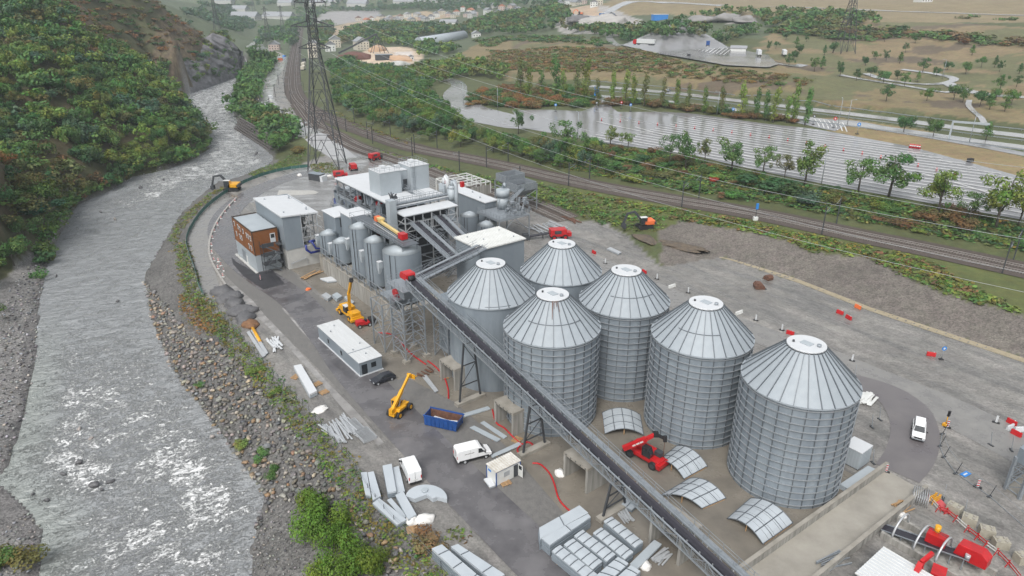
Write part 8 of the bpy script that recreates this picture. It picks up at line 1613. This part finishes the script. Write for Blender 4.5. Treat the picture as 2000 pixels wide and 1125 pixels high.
lb2 = poly('0,1030 40,1008 85,980 82,1030 78,1080 85,1125 0,1125'); stones('cobbles', 'cobbles of the gravel spit in the lower left corner', scatter(lb2, .8), .25, .8, [(.13, .13, .135), (.2, .2, .2), (.32, .315, .31), (.16, .15, .15)], RK0)
lb3 = poly('342,195 420,168 408,205 385,235 400,280 388,260 372,228'); stones('cobbles', 'cobble bank below the cliff', scatter(lb3, 2.0), .7, 2.0, [(.15, .15, .15), (.24, .235, .23)], RK0)
lb4 = poly('500,1000 560,985 620,1060 600,1125 490,1125'); stones('pebble_beach', 'dark pebble beach below the bright green bushes', scatter(lb4, .62), .15, .55, [(.1, .1, .105), (.16, .158, .155), (.28, .275, .27)], RK0)
for k, (x, y, s, lab) in enumerate(((186, 950, 2.6, 'large dark boulder in the rapids, biggest of a pair'), (217, 942, 1.8, 'dark boulder right of the biggest one in the rapids'), (200, 958, 1.4, 'flat boulder in front of the pair in the rapids'), (155, 905, 2.2, 'brown rock breaking the foam upstream of the pair'), (178, 858, 1.5, 'pale rock in the upper rapids'), (155, 838, 1.6, 'dark rock beside the pale one in the upper rapids'), (125, 928, 1.8, 'low dark rock in the greenish shallow water'), (92, 978, 1.8, 'dark rock at the tip of the gravel spit'), (65, 965, 1.2, 'small rock in the side channel'), (415, 855, 2.4, 'pale pink boulder half under water at the right bank'), (230, 590, 1.6, 'lone rock with a wake in the smooth reach'), (110, 541, 1.8, 'flat dark rock near the left gravel bar'), (197, 415, 2.4, 'dark rock below the left bank bushes'), (275, 368, 3.2, 'dark rock pile in the bend, middle of the river'), (225, 430, 2.4, 'pale rock in the bend of the river'), (320, 352, 2.6, 'dark rock in the far rapids'), (500, 303, 4.0, 'dark rock group at the foot of the big round tree'), (232, 362, 4.2, 'grey boulder on the left bank at the bend'))):
    o = bpy.data.objects.new('river_rock', BOUL[k % 10]); C.objects.link(o); q = at(x, y, -6); o.location = (q[0], q[1], -6.0+.1*s); s *= .8; o.scale = (s, s*.75, s*.62); o.rotation_euler = (.1*k, .07*k, k); o.color = (.10, .10, .105, 1) if 'pale' not in lab else (.32, .29, .27, 1); tag(o, lab, 'rock')

# ------------------------------------------------------------------ masts, pylons, wires
def pylon_parts(H, base, top):
    z = [0, .18, .33, .45, .55, .63, .70, .77, .84, .91, 1]; hw = [base/2+(top/2-base/2)*min(1, f/.66) for f in z]; lg = []; out = []
    for sx_ in (-1, 1):
        for sy in (-1, 1):
            b = MB(); b.bar((sx_*base/2, sy*base/2, -.2), (sx_*top/2, sy*top/2, H*.66), .36); b.bar((sx_*top/2, sy*top/2, H*.66), (sx_*top*.3, sy*top*.3, H), .3); out.append(('leg', b))
    for i in range(len(z)-1):
        b = MB(); c0 = [(s[0]*hw[i], s[1]*hw[i], z[i]*H) for s in ((-1, -1), (1, -1), (1, 1), (-1, 1))]; c1 = [(s[0]*hw[i+1], s[1]*hw[i+1], z[i+1]*H) for s in ((-1, -1), (1, -1), (1, 1), (-1, 1))]
        for k in range(4):
            p, q, r_, s_ = Vector(c0[k]), Vector(c0[(k+1) % 4]), Vector(c1[k]), Vector(c1[(k+1) % 4]); m_ = (r_+s_)/2
            if i < 4: b.bar(p, m_, .18); b.bar(q, m_, .18); b.bar((p+m_)/2, p.lerp(r_, .5), .14); b.bar((q+m_)/2, q.lerp(s_, .5), .14)
            else: b.bar(p, s_, .17); b.bar(q, r_, .17); b.bar(p.lerp(r_, .5), q.lerp(s_, .5), .12)
            b.bar(r_, s_, .18)
        out.append(('bracing', b))
    for f, w in ((.682, .18), (.798, .24), (.923, .172)):
        b = MB(); W_ = H*w/2; t = top/2
        for s_ in (-1, 1):
            for y in (-t*.8, t*.8): b.bar((s_*t, y, f*H), (s_*W_, 0, f*H+.2), .3); b.bar((s_*t, y, f*H+H*.03), (s_*W_, 0, f*H+.3), .28)
            for u in (.33, .66): b.bar((s_*(t+(W_-t)*u), 0, f*H), (s_*(t+(W_-t)*u), 0, f*H+H*.03*(1-u)), .12)
            b.bar((s_*W_, 0, f*H), (s_*W_, 0, f*H-1.6), .14)
        b.bar((-t, 0, f*H), (t, 0, f*H), .14); b.bar((-t, -t*.8, f*H), (-t, t*.8, f*H), .12); b.bar((t, -t*.8, f*H), (t, t*.8, f*H), .12)
        out.append(('cross_arm', b))
    return out
PM = [(n_, b.mesh(n_, dsteel_m)) for n_, b in pylon_parts(66, 12.5, 3.2)]
def pylon(lab, loc, s, rz=0, m=None):
    o = thing('lattice_pylon', lab, 'pylon', loc, rz, 'high voltage pylons')
    for n_, me in PM: inst(n_, me, o)
    o.scale = (s, s, s); return o
pm_ = at(640, 327, 0); pylon('huge lattice pylon rising out of the picture beside the yard entrance', pm_, 1.0, .0)
for x, yb, yt, lab in ((430, 92, 3, 'pylon standing behind the cliff nose'), (526, 92, 22, 'pylon behind the brown house by the far road'), (554, 72, 18, 'pylon beside the far railway, right of the other far ones'), (1648, 104, -40, 'pylon on the dry pasture, cut off by the top edge'), (497, 30, -8, 'faint pylon far up the valley')):
    q = at(x, yb, 0) if lab.startswith('pylon standing') else on(x, yb); D = math.hypot(q[0], q[1]); pylon(lab, q, (yb-yt)*D/FPX/70, .1)
def wire(lab, pts, sag, r=.05, group='overhead wires from the big pylon'):
    o = thing('overhead_wire', lab, 'wire', pts[0], 0, group); b = wmb(o)
    for i in range(len(pts)-1):
        P_, Q_ = Vector(pts[i]), Vector(pts[i+1]); b.tube([P_.lerp(Q_, t)-Vector((0, 0, 4*sag*t*(1-t))) for t in np.linspace(0, 1, 28)], r, 4)
    b.build('cable', alu_m, o)
H_ = 66
for f, w in ((.682, .18), (.798, .24), (.923, .172)):
    for s_ in (-1, 1):
        wire({.682: 'lower', .798: 'middle', .923: 'upper'}[f]+(' wire on the rail side' if s_ > 0 else ' wire on the river side')+' running from the big pylon over the silos', [(pm_[0]+s_*H_*w/2, pm_[1], f*H_-1.6), (150+s_*7, 5, f*H_-6)], 17, .03)
mast_me = MB().bar((0, 0, -.2), (0, 0, 8), .26).mesh('post', dsteel_m); arm_me = MB().bar((0, 0, 6.2), (3.4, 0, 6.9), .09).bar((0, 0, 7.6), (3.2, 0, 6.9), .07).bar((2.4, 0, 5.9), (3.6, 0, 6.3), .06).mesh('arm', steel_m); gant_me = MB().bar((0, 0, 7.2), (13, 0, 7.2), .2).mesh('arm', steel_m)
def mast(lab, x, y, rz, g, arm=True):
    o = thing('catenary_mast', lab, 'mast', (x, y, gz(x, y)), rz, g); inst('post', mast_me, o); inst('arm', arm_me, o)
rp = resample(smooth(RAIL), 42); tt = np.gradient(rp, axis=0); tt /= np.linalg.norm(tt, axis=1)[:, None]
for i in range(len(rp)):
    if math.hypot(*rp[i]) > 900: continue
    for s_ in (-1, 1):
        nx, ny = tt[i][1]*s_, -tt[i][0]*s_; x, y = rp[i][0]+nx*6, rp[i][1]+ny*6; mast('dark catenary mast on the '+('plant' if s_ > 0 else 'hill')+' side of the main line', x, y, math.atan2(-ny, -nx), 'catenary masts on the '+('plant' if s_ > 0 else 'hill')+' side of the main line')
for s_ in (-1, 1):
    for dz, nm in ((5.6, 'contact'), (6.8, 'carrier')):
        o = thing('catenary_wire', nm+' wire over the '+('nearer' if s_ > 0 else 'farther')+' main line track', 'wire', (rp[0][0], rp[0][1], 0)); b = wmb(o); ofp = rp+np.stack([tt[:, 1], -tt[:, 0]], 1)*s_*2.1
        b.tube([(q[0], q[1], gz(q[0], q[1])+dz+.2) for q in ofp], .03, 4); b.build('cable', dsteel_m, o)
sp_ = resample(smooth(SIDING), 34)
for i in range(2, len(sp_)-1): mast('catenary mast standing between the sidings and the plant', sp_[i][0]+5, sp_[i][1]+4, 2.4, 'catenary masts along the sidings')
for k, (x, y) in enumerate(((528, 215), (538, 190), (545, 168), (553, 235), (570, 258), (597, 262), (620, 262))): q = at(x, y); mast('thin mast beside the access road', q[0], q[1], 1.0, 'thin masts along the access road')
def lamp(lab, x, y, h=11): 
    q = on(x, y); o = thing('street_lamp', lab, 'lamp post', q, rnd.random()*6, 'lamp posts of the lorry park'); MB().cyl((0, 0), .14, 0, h, 8, r1=.08).build('post', steel_m, o); MB().bar((0, 0, h), (1.4, 0, h+.25), .1).build('arm', steel_m, o); MB().cbox((1.6, 0, h+.25), (.8, .3, .14)).build('lamp_head', lgrey_m, o)
for x, y, lab in ((1128, 272, 'lamp post on the near edge of the lorry park, left'), (1604, 360, 'lamp post on the near edge of the lorry park, middle'), (1992, 432, 'lamp post on the near edge of the lorry park, right'), (972, 215, 'lamp post at the bend of the access road'), (905, 203, 'lamp post on the outer side of the access road'), (1400, 226, 'lamp post in the hedge below the poplars'), (1637, 244, 'left of two lamp posts by the dry grass island'), (1654, 247, 'right of two lamp posts by the dry grass island'), (1840, 155, 'lamp post at the hill road junction'), (1893, 278, 'lamp post by the right end of the highway')): lamp(lab, x, y)
o = thing('road_gantry', 'grey sign gantry over the highway at the right', 'gantry', on(1853, 272), R(-40)); MB().box(-.3, .3, -.3, .3, 0, 7).build('post', lgrey_m, o); MB().bar((0, 0, 6.8), (12, 0, 7.2), .7).build('beam', lgrey_m, o)
o = thing('railway_signal', 'railway signal with a pale base on the verge of the main line', 'signal', on(1475, 430), 0); MB().cyl((0, 0), .1, 0, 4.5, 8).build('post', dsteel_m, o); MB().cbox((0, -.1, 4.2), (.7, .4, 1.7)).build('head', lblue_m, o); MB().cbox((0, 0, .5), (1.3, 1.0, 1.0)).build('base', offw_m, o)
for x, y, lab in ((1724, 104, 'hatch'), (1345, 112, 'small black bin on the edge of the rest area')):
    if lab != 'hatch': o = thing('bin', lab, 'bin', on(x, y), 0); MB().box(-1, 1, -.8, .8, 0, 2).build('body', dsteel_m, o); MB().box(-1.1, 1.1, -.9, .9, 2, 2.2).build('lid', black_m, o)
for x, y, lab in ((1894, 317, 'black box standing on the edge of the right grass island'),): o = thing('bin', lab, 'bin', on(x, y), .4); MB().box(-1, 1, -.6, .6, 0, 1.2).build('body', dsteel_m, o); MB().box(-1.05, 1.05, -.65, .65, 1.2, 1.35).build('lid', black_m, o)
bol = MB().cyl((0, 0), .3, 0, .9, 8, r1=.15).mesh('cone', red_m); bo2 = MB().cyl((0, 0), .26, .45, .65, 8, r1=.2).mesh('stripe', white_m)
for k in range(20): 
    f = k/19; q = on(1175+f*690, 236+f*f*20+f*88-12*math.sin(f*3)); o = thing('traffic_cone', 'red and white cone in the line across the lorry park', 'traffic cone', q, 0, 'cones across the lorry park'); inst('cone', bol, o); inst('stripe', bo2, o); o.scale = (1.3,)*3
for k in range(5): q = on(1777+k*4.5, 289+k*.6); o = thing('traffic_cone', 'red cone in the tight cluster at the tip of the right island', 'traffic cone', q, 0, 'cone cluster at the island tip'); inst('cone', bol, o); inst('stripe', bo2, o); o.scale = (1.8,)*3
# ------------------------------------------------------------------ distant buildings
WALLS = [lconc_m, offw_m, mat('cream_render', (.56, .52, .44), (.5, .46, .39), rough=.8), mat('pinkish_render', (.5, .4, .36), rough=.8)]; RO = [mat('slate_roof', (.24, .25, .27), (.2, .21, .225), rough=.55), mat('tile_roof', (.42, .17, .10), (.36, .15, .09), rough=.75), mat('grey_metal_roof', (.30, .31, .33), rough=.4), mat('dull_brown_roof', (.25, .17, .14), rough=.7)]
def house(lab, x, y, w, d, h, rz, wm_, rm_, name='house', cat='house', g='houses of the distant village', z=None):
    o = thing(name, lab, cat, on(x, y) if z is None else at(x, y, z), rz, g); MB().box(-w/2, w/2, -d/2, d/2, -2, h).build('wall', wm_, o); r_ = MB(); r_.side([(-w/2-.5, h), (0, h+w*.32), (w/2+.5, h), (w/2+.5, h+.25), (0, h+w*.32+.3), (-w/2-.5, h+.25)], -d/2-.6, d/2+.6); r_.side([(-w/2, h), (w/2, h), (0, h+w*.31)], -d/2, d/2); r_.build('roof', rm_, o)
    wn = MB().box(-.5, .5, -.04, .04, 0, 1.3).mesh('window', glass_m)
    for k in range(max(2, int(w/3))):
        for zz in np.arange(1, h-1.2, 2.7): inst('window', wn, o, (-w/2+w*(k+.5)/max(2, int(w/3)), -d/2-.05, zz))
VI = [(717, 44, 1), (726, 42, 3), (744, 37, 0), (762, 40, 2), (782, 39, 3), (796, 34, 2), (804, 45, 0), (825, 41, 0), (831, 44, 0), (852, 34, 0), (863, 29, 0), (876, 32, 2), (892, 30, 1), (904, 22, 1), (919, 25, 1), (928, 32, 0), (922, 35, 2), (953, 28, 0), (973, 29, 0), (990, 25, 2), (815, 33, 2), (842, 38, 0), (885, 35, 2), (912, 33, 0), (775, 45, 2), (755, 46, 0), (700, 40, 3), (1000, 18, 0), (965, 15, 0), (1110, 9, 2), (1125, 11, 0), (1140, 8, 2), (1095, 12, 0), (1160, 13, 0), (1168, 10, 2), (980, 20, 1), (940, 14, 2), (1010, 24, 0)]
for k, (x, y, r_) in enumerate(VI): house(('grey roofed', 'red roofed', 'pale roofed', 'brown roofed')[r_]+' village house in the hazy distance', x, y, rnd.uniform(9, 13), rnd.uniform(11, 17), rnd.uniform(4.5, 7), rnd.uniform(-.7, .7), WALLS[k % 4], RO[r_], g=('grey roofed', 'red roofed', 'pale roofed', 'brown roofed')[r_]+' houses of the distant village')
for x, y, w, d, h, rz, wi, ri, lab in ((877, 50, 12, 26, 5, 1.3, 1, 2, 'long low house with a pale roof below the village'), (655, 92, 13, 20, 9, .25, 2, 2, 'cream gabled sawmill building with a pale roof'), (706, 97, 14, 16, 9, .5, 2, 2, 'cream block behind the sawmill conveyor'), (537, 97, 12, 16, 6, .2, 3, 0, 'brown house with a slate roof beside the far road'), (646, 100, 11, 9, 7, .2, 1, 0, 'dark roofed shed in front of the sawmill'), (613, 112, 9, 12, 14, .1, 2, 2, 'tall cream sawmill tower behind the big pylon'), (1442, 102, 5, 11, 3, 1.2, 1, 2, 'white service building at the end of the rest area'), (1190, 37, 14, 10, 3, .2, 1, 2, 'small pale shed behind the pale heap'), (1802, 4, 14, 14, 9, .2, 1, 2, 'white building at the top edge on the hillside'), (930, 72, 10, 8, 4, .3, 1, 2, 'white hut above the covered road'), (803, 117, 5, 5, 3, .2, 1, 2, 'small white hut at the sawmill yard')): house(lab, x, y, w, d, h, rz, WALLS[wi], RO[ri], 'building', 'building', None)
for k, (x, y, w, d) in enumerate(((480, 38, 30, 60), (545, 37, 30, 70), (470, 22, 26, 40), (630, 10, 30, 60), (800, 8, 40, 70), (845, 6, 24, 60), (700, 12, 30, 50), (560, 10, 30, 40), (440, 6, 26, 50), (655, 4, 30, 40))): house('pale industrial shed in the hazy valley bottom', x, y, w, d, 6, 1.4, WALLS[0], RO[2], 'shed', 'building', 'industrial sheds in the hazy valley')
for k, (x, y, h) in enumerate(((1185, 33, 4), (1288, 38, 5))): q = on(x, y); o = thing('blue_shed', ('blue', 'second blue')[k]+' shed among the gravel heaps', 'building', q, .2); MB().box(-8, 8, -4, 4, -1, h).build('wall', lblue_m, o); MB().box(-8.3, 8.3, -4.3, 4.3, h, h+.4).build('roof', white_m, o)
# sawmill yard
for k, (x, y, r_, m_, lab) in enumerate(((692, 116, (16, 8, 7), mat('bark_heap', (.16, .075, .06), (.11, .055, .045), scale=.3, rough=.9), 'dark brown bark heap at the sawmill'), (738, 100, (13, 7, 6), mat('chip_heap', (.46, .31, .2), (.4, .27, .18), scale=.3, rough=.9), 'pale orange wood chip heap under the conveyor'), (785, 118, (15, 6, 4.5), mat('chip_heap', (.46, .31, .2)), 'orange wood chip heap in front of the sawmill yard'), (780, 127, (12, 5, 3.5), lconc_m, 'pale timber stack at the edge of the sawmill yard'))): blob('chip_heap', lab, 'heap', on(x, y), r_, m_, 70+k, n=3)
o = thing('sawmill_conveyor', 'long inclined sawmill conveyor on slender legs', 'conveyor', on(665, 110), 0); b = wmb(o); A_, B_ = Vector(on(662, 112))+Vector((0, 0, 4)), Vector(on(738, 106))+Vector((0, 0, 20)); b.bar(A_, B_, 1.4, 1.6); b.build('gallery', dsteel_m, o); b = wmb(o)
for dx, dy in ((-8, 2), (-4, -3), (2, 3), (8, -2), (11, 4)): b.bar(B_, Vector((B_.x+dx, B_.y+dy, B_.z-19)), .5)
b.build('legs', dsteel_m, o)
o = thing('dark_bin', 'dark walled bin in the sawmill yard', 'bin', on(750, 117), .3); MB().box(-8, 8, -4, 4, 0, 5).build('wall', dsteel_m, o); MB().box(-8.2, 8.2, -4.2, 4.2, 5, 5.3).build('rim', steel_m, o)
o = thing('covered_road', 'long pale covered road gallery on the wooded slope', 'gallery', on(860, 88), 0); A_, B_ = Vector(on(818, 90)), Vector(on(906, 74)); A_.z += 3; B_.z = A_.z+4; b = wmb(o); d = (B_-A_).normalized(); x = Vector((d.y, -d.x, 0)).normalized(); b.tube([A_, B_], 7.0, 14); b.build('shell', lgrey_m, o); b = wmb(o); b.bar(A_+Vector((0, 0, 7.2)), B_+Vector((0, 0, 7.2)), 1.0, .8); b.build('ridge', dsteel_m, o); b = wmb(o); b.bar(A_.lerp(B_, .35)+x*3+Vector((0, 0, -9)), B_.lerp(A_, .1)+x*3+Vector((0, 0, -9)), 2, 9); b.build('wall', lconc_m, o)
for k in range(3): q = at(592.5+k*.8, 137-k*7.5, .8); o = thing('hopper_wagon', ('last', 'middle', 'first')[k]+' pale railway wagon parked on the far side track', 'wagon', q, R(96), 'wagons by the sawmill'); MB().box(-5, 5, -1.4, 1.4, 1, 3.6).build('body', WALLS[2] if k < 2 else dsteel_m, o); MB().box(-5.2, 5.2, -1.2, 1.2, .4, 1.0).build('underframe', black_m, o)
o = thing('bridge', 'brown girder bridge crossing the river upstream of the cliff', 'bridge', at(490, 115, -1), 0); b = wmb(o); A_, B_ = Vector(at(462, 114, 0)), Vector(at(525, 116, 0)); b.bar(A_, B_, 7, 2.2); b.build('girder', mat('bridge_brown', (.2, .12, .085), rough=.7), o); b = wmb(o); b.bar(A_+Vector((0, 0, 1.6)), B_+Vector((0, 0, 1.6)), .3, .9); b.build('railing', rust_m, o)
o = thing('crib_wall', 'stepped dark timber crib wall holding the river bank', 'wall', at(460, 240, -6), 0)
for k in range(6): 
    A_, B_ = Vector(at(459, 252, -6)), Vector(at(528, 296, -6)); d = (B_-A_).normalized(); x = Vector((-d.y, d.x, 0)); b = wmb(o); u = x*(k*.7)+Vector((0, 0, .5+k*1.05)); b.bar(A_+u, B_+u, .9, .62); b.build('beam', mat('old_timber', (.085, .075, .07), (.13, .12, .115), scale=.6, rough=.7), o); b = wmb(o); b.bar(A_+u+x*.5-Vector((0, 0, .4)), B_+u+x*.5-Vector((0, 0, .4)), 1.2, .5); b.build('fill', rubble_m, o)
for k, (x, y, m_, lab) in enumerate(((548, 118, orange_m, 'orange site vehicle on the far road by the brown house'), (556, 112, lblue_m, 'blue site vehicle on the far road'), (578, 252, white_m, 'white low loader at the roadside near the river trees'), (528, 193, white_m, 'white van beside the access road'), (530, 200, offw_m, 'pale trailer beside the access road'))):
    o = thing('site_vehicle', lab, 'vehicle', at(x, y), R(60+k*20)); bev(MB().side([(-2.6, .5), (2.6, .5), (2.6, 1.3), (1.8, 2.1), (-2.6, 2.2)], -1, 1).build('body', m_, o), .1); MB().side([(1.2, 1.35), (2.5, 1.33), (1.8, 2.0), (1.2, 2.05)], -1.02, 1.02).build('windows', glass_m, o); wheels(o, (-1.6, 1.6), .9, .4, .3)
# ------------------------------------------------------------------ air
hz = MB().box(-2600, 2600, -60, 2250, -9.5, 420).build('haze', None); hz.data.materials.clear()
m = bpy.data.materials.new('haze_air'); m.use_nodes = True; n = m.node_tree.nodes; n.remove(n['Principled BSDF']); pv_ = n.new('ShaderNodeVolumePrincipled'); pv_.inputs['Color'].default_value = (.84, .92, 1, 1); pv_.inputs['Density'].default_value = .00013; pv_.inputs['Anisotropy'].default_value = 0
m.node_tree.links.new(pv_.outputs[0], n['Material Output'].inputs['Volume']); hz.data.materials.append(m); tag(hz, 'thin rainy haze filling the valley', kind='stuff')
